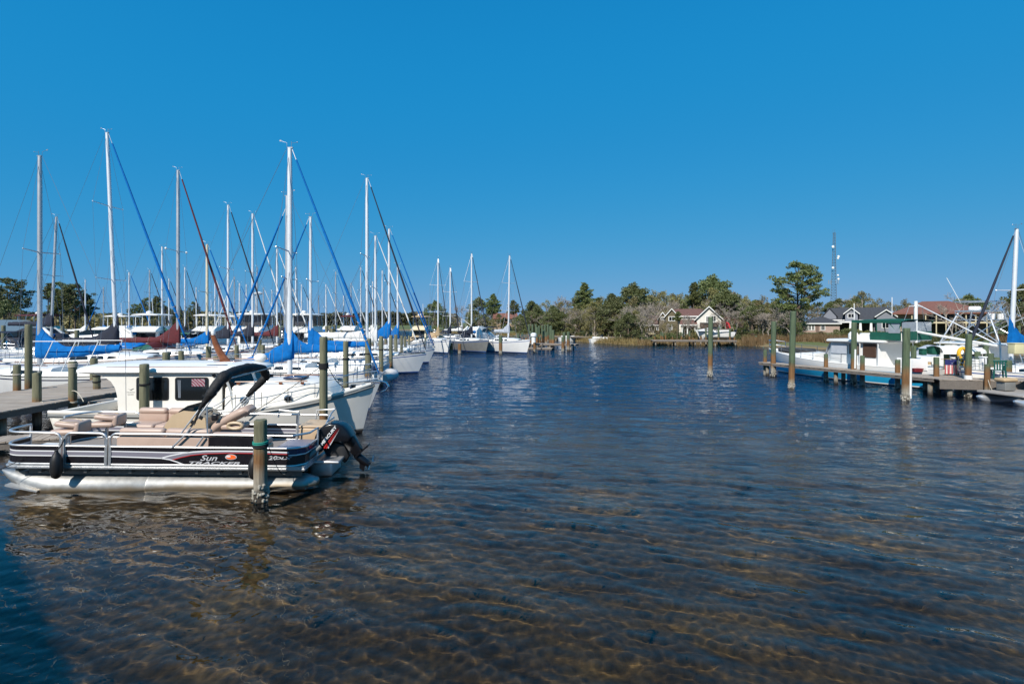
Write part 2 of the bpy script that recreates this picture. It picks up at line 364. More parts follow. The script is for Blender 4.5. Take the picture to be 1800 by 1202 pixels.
def bed_mat():
    m = bpy.data.materials.new('lake_bed'); m.use_nodes = True; nt = m.node_tree; b = nt.nodes['Principled BSDF']
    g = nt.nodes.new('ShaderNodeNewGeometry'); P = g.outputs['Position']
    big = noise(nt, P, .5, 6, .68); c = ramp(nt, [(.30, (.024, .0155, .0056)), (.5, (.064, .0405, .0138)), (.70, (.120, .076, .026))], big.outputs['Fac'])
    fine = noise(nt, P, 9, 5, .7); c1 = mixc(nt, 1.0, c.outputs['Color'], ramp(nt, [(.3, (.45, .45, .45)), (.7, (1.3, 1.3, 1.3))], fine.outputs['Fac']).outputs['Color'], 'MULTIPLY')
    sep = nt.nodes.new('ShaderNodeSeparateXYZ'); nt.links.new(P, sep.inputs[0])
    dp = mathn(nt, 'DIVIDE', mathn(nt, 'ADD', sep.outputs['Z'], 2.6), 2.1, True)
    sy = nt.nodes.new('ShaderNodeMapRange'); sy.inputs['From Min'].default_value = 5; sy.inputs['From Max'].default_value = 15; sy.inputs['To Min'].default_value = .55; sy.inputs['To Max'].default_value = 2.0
    nt.links.new(mathn(nt, 'ADD', sep.outputs['Y'], mathn(nt, 'MULTIPLY', big.outputs['Fac'], 4)), sy.inputs['Value'])   # tone set darker by the bank, paler further out, to match the water colour
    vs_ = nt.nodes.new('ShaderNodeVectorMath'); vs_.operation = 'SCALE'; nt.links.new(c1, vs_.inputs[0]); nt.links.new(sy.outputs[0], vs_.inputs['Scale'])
    c2 = mixc(nt, dp, (.002, .070, .19), vs_.outputs[0])  # deep bed painted blue, standing in for the colour of deep water
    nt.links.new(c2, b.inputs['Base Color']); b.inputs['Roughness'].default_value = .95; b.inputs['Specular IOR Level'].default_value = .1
    return m
xs = [-900, -120, -60, -30, -15, -6, 0, 6, 15, 30, 60, 120, 900]
ys = [-60, -10, 0, 4, 7, 10, 14, 20, 30, 45, 70, 300, 1500]
dz = [-.38, -.38, -.40, -.43, -.50, -.62, -.85, -1.4, -2.7, -3.3, -4, -4, -4]
mb = MB(); mb.add([(x, y, d) for y, d in zip(ys, dz) for x in xs], [(j * 13 + i, j * 13 + i + 1, j * 13 + i + 14, j * 13 + i + 13) for j in range(12) for i in range(12)], sm=True)
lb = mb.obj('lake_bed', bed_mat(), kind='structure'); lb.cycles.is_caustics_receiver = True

# ------------------------------------------------------------------ far bank terrain
SH = [(-60, 577), (300, 577), (520, 577.5), (640, 578), (735, 581), (790, 585.5), (900, 591.5), (980, 597), (1050, 603), (1130, 607), (1230, 606), (1330, 608.5), (1420, 613), (1510, 617), (1660, 621), (1830, 626), (2200, 640)]
SHW = [W(x, y) for x, y in SH]
def shore_y(X):
    for a, b in zip(SHW, SHW[1:]):
        if a.x <= X <= b.x: t = (X - a.x) / (b.x - a.x); return a.y + (b.y - a.y) * t
    return SHW[0].y if X < SHW[0].x else SHW[-1].y
def ground_z(X, Y):
    t = Y - shore_y(X)
    pr = [(-6, -1.2), (0, -.12), (.8, .12), (4, .35), (14, .62), (30, .95), (60, 1.35), (150, 2.4), (900, 4.5)]
    if t <= -6: return -1.2
    for (a, za), (b, zb) in zip(pr, pr[1:]):
        if t <= b: return za + (zb - za) * (t - a) / (b - a)
    return 4.5
def terrain_mat():
    m = bpy.data.materials.new('bank'); m.use_nodes = True; nt = m.node_tree; b = nt.nodes['Principled BSDF']
    g = nt.nodes.new('ShaderNodeNewGeometry'); P = g.outputs['Position']
    n = noise(nt, P, .35, 6, .7); n2 = noise(nt, P, 3.5, 5, .7)
    a = ramp(nt, [(.35, (.05, .085, .02)), (.55, (.10, .135, .03)), (.7, (.17, .15, .055))], n.outputs['Fac'])
    c = mixc(nt, .35, a.outputs['Color'], ramp(nt, [(.3, (.05, .05, .02)), (.7, (.20, .19, .07))], n2.outputs['Fac']).outputs['Color'])
    sep = nt.nodes.new('ShaderNodeSeparateXYZ'); nt.links.new(P, sep.inputs[0])
    zz = mathn(nt, 'ADD', sep.outputs['Z'], mathn(nt, 'MULTIPLY', n2.outputs['Fac'], .25))
    c2 = mixc(nt, ramp(nt, [(.25, (0, 0, 0)), (.62, (1, 1, 1))], zz).outputs['Color'], (.20, .145, .075), c)
    nt.links.new(c2, b.inputs['Base Color']); b.inputs['Roughness'].default_value = .95
    return m
cols = []
for a, b in zip(SHW, SHW[1:]):
    n = max(1, int((b.x - a.x) / 6)) if a.x > -200 else 6
    cols += [a.lerp(b, k / n) for k in range(n)]
cols.append(SHW[-1]); cols[0] = Vector((-900, cols[0].y, 0)); cols.append(Vector((900, cols[-1].y, 0)))
ts = [-6, 0, .8, 4, 14, 30, 60, 150, 900]
zs = [-1.2, -.12, .12, .35, .62, .95, 1.35, 2.4, 4.5]
mb = MB(); nT = len(ts)
mb.add([(p.x, p.y + t + (rnd.uniform(-.6, .6) if 0 <= t <= 14 else 0), z) for p in cols for t, z in zip(ts, zs)], [(i * nT + j, (i + 1) * nT + j, (i + 1) * nT + j + 1, i * nT + j + 1) for i in range(len(cols) - 1) for j in range(nT - 1)], sm=True)
mb.obj('terrain', terrain_mat(), kind='structure', ang=80)
# ------------------------------------------------------------------ pilings and docks
def piling(px, ytop, Y, r, label, m=PILE, group=None, lean=(0, 0), barn=False, bands=(), name='piling', X=None, zt=None):
    x = (px - 900) / FPX * Y if X is None else X
    h = (CAMZ - (ytop - HZ) / FPX * Y) if zt is None else zt
    rg = random.Random(int(abs(x) * 977 + Y * 131)); mb = MB(); rings = []; n = 14
    zs_ = [-1.3, -.3, .1, .5] + [h * k / 4 for k in (1, 2, 3)] + [h - .12, h - .02, h]; zs_ = sorted(set(zs_))
    tw = [rg.uniform(.94, 1.05) for _ in range(n)]
    for z in zs_:
        q = 1 if z < h - .01 else .93
        rings.append([Vector((r * q * tw[k] * (1.06 - .08 * z / max(h, .5)) * math.cos(2 * math.pi * k / n) + lean[0] * z, r * q * tw[k] * (1.06 - .08 * z / max(h, .5)) * math.sin(2 * math.pi * k / n) + lean[1] * z, z + (rg.uniform(-.012, .012) if z > h - .01 else 0))) for k in range(n)])
    mb.loft(rings, cap=True)
    o = mb.obj(name, m); o.location = (x, Y, 0); tag(o, label, 'piling', group)
    if barn:
        b = MB()
        for k in range(46):
            a = rg.uniform(0, 6.28); z = rg.gauss(.12, .09); s = rg.uniform(.02, .05)
            b.sph((r * 1.06 * math.cos(a) + lean[0] * z, r * 1.06 * math.sin(a) + lean[1] * z, z), (s, s, s * rg.uniform(.7, 1.5)), 6)
        b.obj('oyster_crust', SHELL, o)
    for z, mm, nn in bands:
        b = MB()
        for k in range(2):
            b.tube([(r * 1.07 * math.cos(t) + lean[0] * z, r * 1.07 * math.sin(t) + lean[1] * z, z + k * .03 + .012 * math.sin(t)) for t in [6.283 * j / 20 for j in range(20)]], .015, 6, closed=True)
        b.obj(nn, mm, o)
    return o

def deck(name, label, pts, z, wid, board=.15, posts=True, seed=3, cat='dock', beamh=.18, postdx=3.0, under=True):
    "straight dock: pts = two centre points; planks run across; stringers, headers and stub piles beneath"
    a, b = Vector((*pts[0], 0)), Vector((*pts[1], 0)); L = (b - a).length; rg = random.Random(seed)
    t = thing(name, label, cat, (a.x, a.y, 0), math.atan2(b.y - a.y, b.x - a.x))
    mb = MB(); n = int(L / board)
    for k in range(n):
        x = (k + .5) * L / n; e0, e1 = rg.uniform(-.02, .02), rg.uniform(-.02, .02)
        mb.box((x, (e0 + e1) / 2, z - .02 + rg.uniform(-.006, .006)), (L / n - .012, wid + e1 - e0, .04))
    mb.obj('planking', PLANK, t)
    mb = MB()
    for y in (-wid / 2 + .06, wid / 2 - .06, 0): mb.box((L / 2, y, z - .045 - beamh / 2), (L - .1, .07, beamh))
    mb.obj('stringers', BEAM, t)
    if under:
        k = .4
        while k < L:
            mb = MB(); mb.box((k, 0, z - .045 - beamh * .5), (.12, wid - .25, beamh * .9))
            for y in (-wid / 2 + .25, wid / 2 - .25): mb.lathe([(.11, -1.5), (.11, z - .06)], (k + .16, y, 0), 10)
            k += postdx; mb.obj('pile_bent', PILE, t)
    return t

# ------------------------------------------------------------------ boats: shared hull maths
class Hull:
    def __init__(s, L, B, F, rise=.35, stern=.68, rake=.7, fullness=.42, srake=.25, flare=.35, sternrise=.06, pw=2, base=.20):
        s.base = base
        s.pw = pw
        s.L, s.B, s.F, s.rise, s.stern, s.rake, s.full, s.srake, s.flare, s.sr = L, B, F, rise, stern, rake, fullness, srake, flare, sternrise
    def hb(s, t):
        if t > s.full: return s.B / 2 * max(0, 1 - ((t - s.full) / (1 - s.full)) ** 2.1) ** .78
        return s.B / 2 * (1 - (1 - s.stern) * ((s.full - t) / s.full) ** 2)
    def sz(s, t): return s.F + s.rise * max(0, (t - .3) / .7) ** s.pw + s.sr * max(0, (.3 - t) / .3) ** 2
    def xx(s, t, q):
        "x along the hull at station t, height fraction q (0 keel .. 1 sheer)"
        L = s.L; x0 = -L / 2 + s.srake * (1 - q) * (-1 if s.srake < 0 else 1); x1 = L / 2 - s.rake * (1 - q) ** 1.1
        return x0 + (x1 - x0) * t
    def pt(s, t, z, side=1):
        zs = s.sz(t); q = max(0, min(1, (z + .4) / (zs + .4))); e = s.base + s.flare * t ** 2.5
        return Vector((s.xx(t, q), side * s.hb(t) * q ** e, z))
    def build(s, parent, mats, stripes, n=20, name='hull'):
        "stripes: list of (z or ('s',d) below sheer, material index of the strake ABOVE this line), from keel up"
        rings = []
        for i in range(n):
            t = i / (n - 1); t = t if t < .999 else .9995; zs = s.sz(t)
            lv = [-.4] + [(zs - z[1]) if isinstance(z, tuple) else z for z, _ in stripes] + [zs]
            ring = [s.pt(t, z, 1) for z in reversed(lv)] + [s.pt(t, z, -1) for z in lv]
            rings.append(ring)
        up = [0] + [m for _, m in stripes]; up[0] = stripes[0][2] if len(stripes[0]) > 2 else 0
        m = list(reversed(up)) + [0] + up
        cm = m + [0]
        mb = MB(); nn = len(rings[0])
        vs = [p for q in rings for p in q]; fs, ms = [], []
        for a in range(n - 1):
            for b in range(nn - 1):
                fs.append((a * nn + b, a * nn + b + 1, (a + 1) * nn + b + 1, (a + 1) * nn + b)); ms.append(m[b])
        k = nn // 2                       # transom strips
        for b in range(k - 1):
            fs.append((b, nn - 1 - b, nn - 2 - b, b + 1)); ms.append(m[b])
        mb.add(vs, fs, ms, True)
        return mb.obj(name, mats, parent, ang=50)
    def deck(s, parent, m, n=20, camber=.05, drop=.0, name='deck', t0=0, t1=1):
        mb = MB(); vs = []
        for i in range(n):
            t = min(.9995, t0 + (t1 - t0) * i / (n - 1)); z = s.sz(t) - drop; b = s.hb(t) - .01
            for u in (-1, -.5, 0, .5, 1): vs.append((s.xx(t, 1), u * b, z + camber * (1 - u * u) * min(1, b)))
        mb.add(vs, [(i * 5 + j, i * 5 + j + 1, (i + 1) * 5 + j + 1, (i + 1) * 5 + j) for i in range(n - 1) for j in range(4)], sm=True)
        return mb.obj(name, m, parent)
    def rail(s, t0, t1, dz=0, inset=.04, n=12, side=1):
        return [Vector((s.xx(t, 1), side * max(0, s.hb(t) - inset), s.sz(t) + dz)) for t in [t0 + (t1 - t0) * k / (n - 1) for k in range(n)]]

def house(parent, name, m, secs, win=None, wm=None, cap=True):
    "cabin loft: secs = list of (x, half width bottom, half width top, z bottom, z top, crown)"
    def ring(x, wb, wt, z0, z1, cr, dx=0):
        r = min(.06, (z1 - z0) * .3)
        pts = [(x, wb, z0), (x + dx, wt + (wb - wt) * .05, z1 - r), (x + dx, wt - r * .4, z1 - r * .25), (x + dx, wt - r * 1.3, z1 + cr * .15), (x + dx, wt * .5, z1 + cr * .75), (x + dx, 0, z1 + cr)]
        return [Vector(p) for p in pts] + [Vector((a, -b, c)) for a, b, c in reversed(pts[:-1])]
    mb = MB(); rings = [ring(*q) for q in secs]; mb.loft(rings, closed=False)
    n = len(rings[0])
    for rg_, rev in ((rings[0], 0), (rings[-1], 1)): mb.add(rg_, [tuple(range(n)) if rev else tuple(reversed(range(n)))])
    return mb.obj(name, m, parent, ang=42)
def side_win(parent, m, x0, x1, f, u0, u1, off=.008, slant0=0, slant1=0, n=6, name='window', frame=None, r=None):
    "window strip on both cabin sides; f(x,u,side) gives the surface point"
    out = []
    for sd_ in (1, -1):
        mb = MB(); vs = []
        for k in range(n):
            q = k / (n - 1)
            for u in (u0, u1):
                v = (u - u0) / (u1 - u0) if u1 != u0 else 0
                a, b = x0 + slant0 * v, x1 + slant1 * v
                p = f(a + (b - a) * q, u, sd_); vs.append((p.x, p.y + sd_ * off, p.z))
        mb.add(vs, [(2 * k, 2 * k + 2, 2 * k + 3, 2 * k + 1) for k in range(n - 1)], sm=True)
        out.append(mb.obj(name, m, parent))
    return out

def add_rig(root, mx, H, zdeck, hull, o):
    "mast, boom, sail cover, furled jib, stays, spreaders.  o: options"
    lod = o.get('lod', 0); mr = o.get('mr', .075); sm = o.get('spar', ALUP); lean = o.get('lean', 0)
    tp = Vector((mx - lean, 0, H)); bs = Vector((mx, 0, zdeck - .1))
    mb = MB(); mb.tube([bs, bs.lerp(tp, .5), bs.lerp(tp, .85), tp], [mr, mr, mr * .95, mr * .8], 12, flat=1.08)
    mast = mb.obj('mast', sm, root)
    ax = lambda z: bs.lerp(tp, (z - bs.z) / (H - bs.z))
    mb = MB(); t = tp
    mb.box((t.x + .02, 0, H + .02), (.2, .08, .04)); mb.tube([t + Vector((.06, 0, 0)), t + Vector((.06, 0, .28))], .008, 5)
    mb.tube([t + Vector((-.12, 0, .03)), t + Vector((-.12, 0, .22)), t + Vector((-.36, .02, .30))], .007, 5); mb.box(t + Vector((-.38, .02, .31)), (.07, .015, .05))
    mb.tube([t + Vector((.06, 0, .2)), t + Vector((.30, -.03, .23))], .006, 5); mb.sph(t + Vector((.31, -.03, .23)), .022, 6)
    mb.obj('masthead_gear', WIRE, root)
    if o.get('vhf'): m_ = MB().tube([tp + Vector((0, .05, 0)), tp + Vector((0, .05, .9))], .006, 4).obj('antenna', WIRE, root)
    ns = o.get('ns', 1); wires = MB(); wr = o.get('wr', .008 if lod == 0 else .013)
    hb = hull.hb(min(.95, max(.05, mx / hull.L + .5))); tip = None
    bow = Vector((hull.L / 2 - .08, 0, hull.sz(1) + .05)); stn = Vector((-hull.L / 2 + .05, 0, hull.sz(0) + .05))
    ff = o.get('frac', 1.0); ft = ax(zdeck + (H - zdeck) * ff); ft = ft + Vector((.1, 0, -.05))
    chp = {}
    for sd_ in (1, -1):
        ch = Vector((mx - .12, sd_ * hb * .95, hull.sz(.5) + .03)); prev = ch
        for k in range(ns):
            z = zdeck + (H * ff - zdeck) * ((k + 1) / (ns + 1) if ns > 1 else .55); c0 = ax(z); tip = c0 + Vector((-.12, sd_ * min(hb * .8, .35 + .055 * H), .06))
            s_ = MB(); s_.tube([c0, tip], [.035, .022], 6, flat=.6); s_.sph(tip, .035 if not o.get('boots') else .09, 6); s_.obj('spreader', WPVC if o.get('boots') else sm, root)
            wires.tube([prev, tip], wr, 4)
            wires.tube([ch if k == 0 else prev, ax(z + .0)], wr * .8, 4) if k else None
            prev = tip
        wires.tube([prev, ft - Vector((.1, 0, 0))], wr, 4)
        wires.tube([ch + Vector((.25, 0, 0)), ax(zdeck + (H - zdeck) * .5)], wr * .9, 4)
    wires.tube([tp + Vector((-.12, 0, 0)), stn], wr, 4); wires.tube([ft, bow], wr, 4)
    if o.get('topping'): wires.tube([tp, (mx - o['boom'], 0, o['bz'])], wr * .7, 4)
    wires.obj('rigging', WIRE, root)
    if o.get('furl'):
        a = bow + Vector((-.02, 0, .18)); b = ft.lerp(bow, .045); d = b - a; fr = o.get('fr', .075) * .52
        pts = [a + d * k / 16 for k in range(17)]
        rr = [fr * (.55 + .75 * min(1, k / 4) - .62 * max(0, (k - 4) / 12) ** 1.15) * (1 + .07 * math.sin(k * 2.1)) for k in range(17)]
        j = MB().tube(pts, rr, 10).obj('furled_jib', o['furl'], root)
        q = MB(); q.tube([b, ft], .018, 6); q.lathe([(.09, 0), (.09, .1)], bow + Vector((0, 0, .02)), 10); q.obj('furler', ALU, root)
        if o.get('wrap'):
            q = MB()
            for k in range(4):
                c = a + d * (.16 + k * .028); f_ = fr * 1.34
                q.tube([c + Vector((f_ * math.cos(t), f_ * math.sin(t), .06 * math.sin(t))) for t in [6.283 * i / 10 for i in range(10)]], .012, 4, closed=True)
            q.obj('sheet_wraps', ROPEW, root)
    if o.get('boom'):
        bl, bz, dr = o['boom'], o['bz'], o.get('droop', 0.0)
        c0 = ax(bz); e = Vector((c0.x - bl, o.get('by', 0), bz + dr))
        MB().tube([c0, e], .055, 10).obj('boom', sm, root)
        if o.get('cover'):
            up = o.get('cup', 1.15); rings = []; n = 30; rg = random.Random(int(H * 100)); ph = [rg.uniform(0, 6.28) for _ in range(6)]; th = o.get('cth', .17)
            for k in range(n):
                q = k / (n - 1); p = (c0 + Vector((.13, 0, 0))).lerp(e, q)
                top = .20 + (up - .2) * max(0, 1 - q / .42) ** 1.8 + .10 * (1 - q) + rg.uniform(-.02, .02); w = th * (1 - .45 * q) * rg.uniform(.9, 1.08)
                if q < .02: w *= .75
                bot = -.13 - .07 * (1 - q) + rg.uniform(-.02, .02) - o.get('sag', 0) * math.sin(math.pi * q)
                rings.append([p + Vector((0, w * math.cos(t) * (1 - .35 * max(0, math.sin(t))), (top if math.sin(t) > 0 else -bot) * math.sin(t))) * (1 + .10 * math.sin(3 * t + 9 * q + ph[0]) * math.sin(17 * q + ph[1]) + .06 * math.sin(5 * t - 31 * q + ph[2])) for t in [6.283 * i / 18 for i in range(18)]])
            cv_ = MB().loft(rings, cap=True).obj('sail_cover', o['cover'], root, ang=70)
            if lod == 0:
                for f_ in (.25, .45, .65, .85):
                    q = MB(); p = c0.lerp(e, f_); q.tube([p + Vector((.0, th * 1.02 * math.cos(t), .26 * math.sin(t) + .02)) for t in [6.283 * i / 12 for i in range(12)]], .008, 4, closed=True); q.obj('lashing', ROPEW, root)
    return mast

def lifelines(root, h, t0=.1, t1=.9, ht=.6, n=6, r=.011, pulpit=True, push=True, wr=.004):
    for sd_ in (1, -1):
        mb = MB(); pts = h.rail(t0, t1, 0, .05, n, sd_)
        for p in pts: MB().tube([p, p + Vector((0, 0, ht))], r, 6).obj('stanchion', STEEL, root)
        mb = MB()
        for z in (ht, ht * .52): MB().tube([p + Vector((0, 0, z)) for p in h.rail(t0, t1, 0, .05, n, sd_)], wr, 4).obj('lifeline', WIRE, root)
    if pulpit:
        mb = MB(); b = h.rail(t1, .985, 0, .05, 5, 1); c = [Vector((p.x, -p.y, p.z)) for p in reversed(b)]
        for z in (ht + .05, ht * .55): mb.tube([p + Vector((.06 if z > .4 else 0, 0, z)) for p in b + c], r * 1.15, 6)
        for p in (b[0], b[2], b[4], c[2], c[4]): mb.tube([p, p + Vector((.03, 0, ht + .05))], r * 1.1, 6)
        mb.obj('pulpit', STEEL, root)
    if push:
        mb = MB(); b = h.rail(t0, .01, 0, .05, 4, 1); c = [Vector((p.x, -p.y, p.z)) for p in reversed(b)]
        for z in (ht + .03, ht * .55): mb.tube([p + Vector((0, 0, z)) for p in b + c], r * 1.15, 6)
        for p in b + c: mb.tube([p, p + Vector((0, 0, ht))], r * 1.1, 6)
        mb.obj('stern_rail', STEEL, root)

def sailboat(px, ytop, Y, hdg, L, label, group='sailboats moored in the marina', **o):
    lod = o.get('lod', 0); B = o.get('B', .31 * L + .1); F = o.get('F', .085 * L + .18); mt = o.get('mt', .56)
    h = Hull(L, B, F, rise=.035 * L, stern=.62, rake=.085 * L, flare=.2)
    mx = (mt - .5) * L; X = (px - 900) / FPX * Y; H = CAMZ - (ytop - HZ) / FPX * Y
    a = R(hdg); loc = (X - mx * math.cos(a), Y - mx * math.sin(a), 0)
    root = thing('sailboat', label, 'sailboat', loc, a, group)
    hm = o.get('hull', GEL); st = o.get('stripe', BLUEP)
    h.build(root, [o.get('bot', ANTIF), hm, st], [(.05, 2), (.13, 1), (('s', .16), 2), (('s', .10), 1)], n=18)
    h.deck(root, DECKW, 18)
    for sd_ in (1, -1): MB().tube(h.rail(.02, .985, .03, .02, 16, sd_), .028, 6, flat=.7).obj('toe_rail', o.get('toe', ALU), root)
    # trunk cabin
    ch = o.get('cab', .036 * L + .06); t0, t1 = .40, .80
    secs = []
    for k in range(9):
        q = k / 8; t = t0 + (t1 - t0) * q; w = min(h.hb(t) - .28, B / 2 - .33); hh = ch * (1 - .72 * max(0, (q - .35) / .65) ** 1.5)
        secs.append((h.xx(t, 1), w, w * .86, h.sz(t) - .03, h.sz(t) + hh, .07))
    house(root, 'cabin', o.get('cabm', GEL), secs)
    def cs(x, u, s):
        t = x / L + .5; q = (t - t0) / (t1 - t0); w = min(h.hb(t) - .28, B / 2 - .33); hh = ch * (1 - .72 * max(0, (q - .35) / .65) ** 1.5)
        return Vector((x, s * (w + (w * .86 - w) * u), h.sz(t) - .03 + (hh + .03) * u))
    for a0, a1 in ((.42, .52), (.535, .60), (.615, .67)) if not o.get('longwin') else ((.44, .62),):
        side_win(root, GLASSD, (a0 - .5) * L, (a1 - .5) * L, cs, .38, .78, slant0=.05, slant1=-.08)
    mb = MB(); w0 = B / 2 - .42
    for sd_ in (1, -1): mb.rbox((-.5 * L + .24 * L, sd_ * w0, F + .12), (.34 * L, .22, .26), .08)
    mb.rbox((-.07 * L - .06, 0, F + ch * .6), (.12, B * .5, ch * 1.1), .05)
    mb.rbox((-.475 * L, 0, F + .13), (.12, w0 * 2, .25), .05)
    mb.obj('cockpit_coaming', GEL, root)
    MB().rbox((.29 * L, 0, h.sz(.79) + .12 + ch * .1), (.5, .5, .05), .02).obj('hatch', GLASSD, root); MB().rbox((.5 * L * .16, 0, h.sz(.6) + ch + .06), (.5, .5, .04), .02).obj('hatch', GLASSD, root)
    for sd_ in (1, -1): MB().lathe([(.07, 0), (.05, .06), (.06, .14)], (-.30 * L, sd_ * w0, F + .25), 10).obj('winch', STEEL, root)
    if lod == 0 and o.get('teakrail', 1):
        mb = MB()
        for sd_ in (1, -1): MB().tube([cs((q - .5) * L, 1.05, sd_ * .8) + Vector((0, 0, .09)) for q in (.44, .5, .56, .62)], .016, 6).obj('handrail', TEAK, root)
    if lod < 2: lifelines(root, h, n=6 if lod == 0 else 5, r=.012 if lod == 0 else .016, wr=.004 if lod == 0 else .007)
    if L > 9 and lod < 2:
        mb = MB(); mb.lathe([(.09, 0), (.06, .5), (.09, .85), (.05, 1.0)], (-.36 * L, 0, F), 10)
        mb.tube([(-.37 * L, .42 * math.cos(t), F + .8 + .42 * math.sin(t)) for t in [6.283 * i / 16 for i in range(16)]], .015, 5, closed=True); mb.obj('steering_pedestal', STEEL, root)
    if o.get('dodger'):
        mb = MB(); rings = []
        for q in range(6):
            a_ = R(8 + q * 22); rings.append([Vector((-.07 * L + .55 - .75 * q / 5 + .0, y, F + ch + .62 * math.sin(min(a_, R(90))) * (1 - .25 * (y / (B * .36)) ** 2))) for y in [B * .36 * (j / 4 - 1) for j in range(9)]])
        mb.loft(rings, closed=False); mb.obj('spray_hood', o['dodger'], root)
    if o.get('bimini'):
        mb = MB(); rings = [[Vector((x, y, F + 1.85 - .12 * (y / (B * .4)) ** 2 - .05 * abs(x + .34 * L)))for y in [B * .4 * (j / 4 - 1) for j in range(9)]] for x in [-.46 * L + .24 * L * k / 4 for k in range(5)]]
        mb.loft(rings, closed=False).obj('bimini', o['bimini'], root)
        mb = MB()
        for x in (-.46 * L, -.34 * L, -.22 * L):
            for sd_ in (1, -1): mb.tube([(-.34 * L, sd_ * B * .4, F + .25), (x, sd_ * B * .4, F + 1.73)], .013, 6)
        mb.obj('bimini_frame', STEEL, root)
    o.setdefault('bz', F + ch + .75); o.setdefault('boom', .40 * L)
    add_rig(root, mx, H, h.sz(mt) + ch * .9, h, o)
    if o.get('outboard'):
        mb = MB().bulge([(-.5 * L - .35, F + .35), (-.5 * L - .02, F + .35), (-.5 * L - .02, F), (-.5 * L - .3, F - .05)], .14).box((-.5 * L - .12, 0, F - .35), (.14, .1, .7)); mb.obj('outboard', BLKG, root)
    return root, h
# ------------------------------------------------------------------ pixel -> local plane helper
def local_at(root):
    M = Matrix.Translation(root.location) @ root.rotation_euler.to_matrix().to_4x4(); I = M.inverted()
    o = I @ Vector((0, 0, CAMZ))
    def f(px, py, y):
        d = I.to_3x3() @ Vector(((px - 900) / FPX, 1, -(py - HZ) / FPX)); t = (y - o.y) / d.y
        return o + d * t
    return f

# ------------------------------------------------------------------ pontoon boat (nearest)
pb = thing('pontoon_boat', 'pontoon boat with black, grey and white fence panels and folded black bimini, nearest the camera', 'pontoon boat', (-7.42, 10.66, 0), rot=(0, R(1.5), R(3.2)))
L_ = local_at(pb)
XB, XS = -3.19, 3.02
def arcpath(y_side, inner=False):
    pass
# tubes
for yy in (.40, 2.10):
    mb = MB(); r = .31
    prof = [(.015, XB - .20, .30), (.07, XB - .10, .25), (.14, XB + .08, .17), (.21, XB + .32, .09), (.27, XB + .6, .03), (r, XB + .95, -.02), (r, XB + .96, -.02), (r, -.3, -.02), (r + .006, -.29, -.02), (r + .006, -.27, -.02), (r, -.26, -.02), (r, XS - .12, -.02), (r * .93, XS - .04, -.02), (.12, XS + .16, .10), (.02, XS + .2, .14)]
    rings = [[Vector((x, yy + q * math.cos(t), z + q * math.sin(t))) for t in [6.283 * k / 28 for k in range(28)]] for q, x, z in prof]
    mb.loft(rings, cap=True); tb = mb.obj('pontoon_tube', TUBEM, pb, ang=60)
    mb = MB(); mb.prism([(XB + .15, .06), (XB + .78, -.06), (XB + .78, -.03), (XB + .15, .10)], yy - .34, yy - .2)
    mb.obj('spray_strake', ALU, tb)
mb = MB()                                   # risers under the deck
for yy in (.22, .58, 1.92, 2.28): mb.box((.1, yy, .36), (5.6, .012, .16))
for k in range(13): mb.box((XB + .35 + k * .45, 1.25, .385), (.06, 2.3, .07))
mb.obj('deck_riser', GREYH, pb)
mb = MB()                                   # deck slab with rounded bow corners
def deckpoly(ins=0):
    p = []; r = .42
    for cx, cy, a0 in ((XB + r, 2.5 - r, 90), (XB + r, r, 180)):
        p += [(cx + (r - ins) * math.cos(R(a0 + 90 * k / 6)), cy + (r - ins) * math.sin(R(a0 + 90 * k / 6))) for k in range(7)]
    return p + [(XS - ins, ins), (XS - ins, 2.5 - ins)]
mb.prism(deckpoly(), .455, .50, axis='z', mi=0); mb.prism(deckpoly(.015), .50, .535, axis='z', mi=0); mb.prism(deckpoly(-.012), .475, .49, axis='z')
mb.obj('deck_edge', ALU, pb)
MB().prism(deckpoly(.05), .533, .542, axis='z').obj('carpet', CARP, pb)

def fpath(side):
    "outline of the fence: near (0) or far (1) side from the bow gate round to the stern"
    r = .45; P_ = [Vector((XB + .02, .80, 0)), Vector((XB + .02, r + .02, 0))]
    P_ += [Vector((XB + .02 + r - r * math.cos(R(90 * k / 8)), .02 + r - r * math.sin(R(90 * k / 8)), 0)) for k in range(1, 9)]
    return P_
def mir(pts): return [Vector((p.x, 2.5 - p.y, p.z)) for p in pts]
def band(mb, path, z0, z1, mi, off=0.0, thick=.006):
    ps = path; n = len(ps); vs = []
    for i, p in enumerate(ps):
        t = (ps[min(i + 1, n - 1)] - ps[max(i - 1, 0)]).normalized(); nn = Vector((t.y, -t.x, 0))
        if (nn.y > 0) if abs(nn.y) > .5 and p.y < 1.25 else False: nn = -nn
        for o_ in (off, off + thick):
            q = p + nn * -o_ * (1 if True else 1); vs += [(q.x, q.y, z0), (q.x, q.y, z1)]
    fs = []
    for i in range(n - 1):
        a, b = 4 * i, 4 * (i + 1)
        fs += [(a, b, b + 1, a + 1), (a + 2, a + 3, b + 3, b + 2), (a + 1, b + 1, b + 3, a + 3), (a, a + 2, b + 2, b)]
    mb.add(vs, fs, mi)
bowp = fpath(0) + [Vector((-1.93, .02, 0))]
gate = [Vector((-1.84, .02, 0)), Vector((-1.02, .02, 0))]
longp = [Vector((-.94, .02, 0)), Vector((XS - .35, .02, 0))] 
sternp = [Vector((XS - .35, .02, 0)), Vector((XS - .2, .07, 0)), Vector((XS - .06, .22, 0)), Vector((XS - .04, .4, 0)), Vector((XS - .04, .9, 0))]
BANDS = [(.555, .705, 0), (.705, .728, 1), (.728, .800, 2), (.800, .824, 1), (.824, .905, 0)]
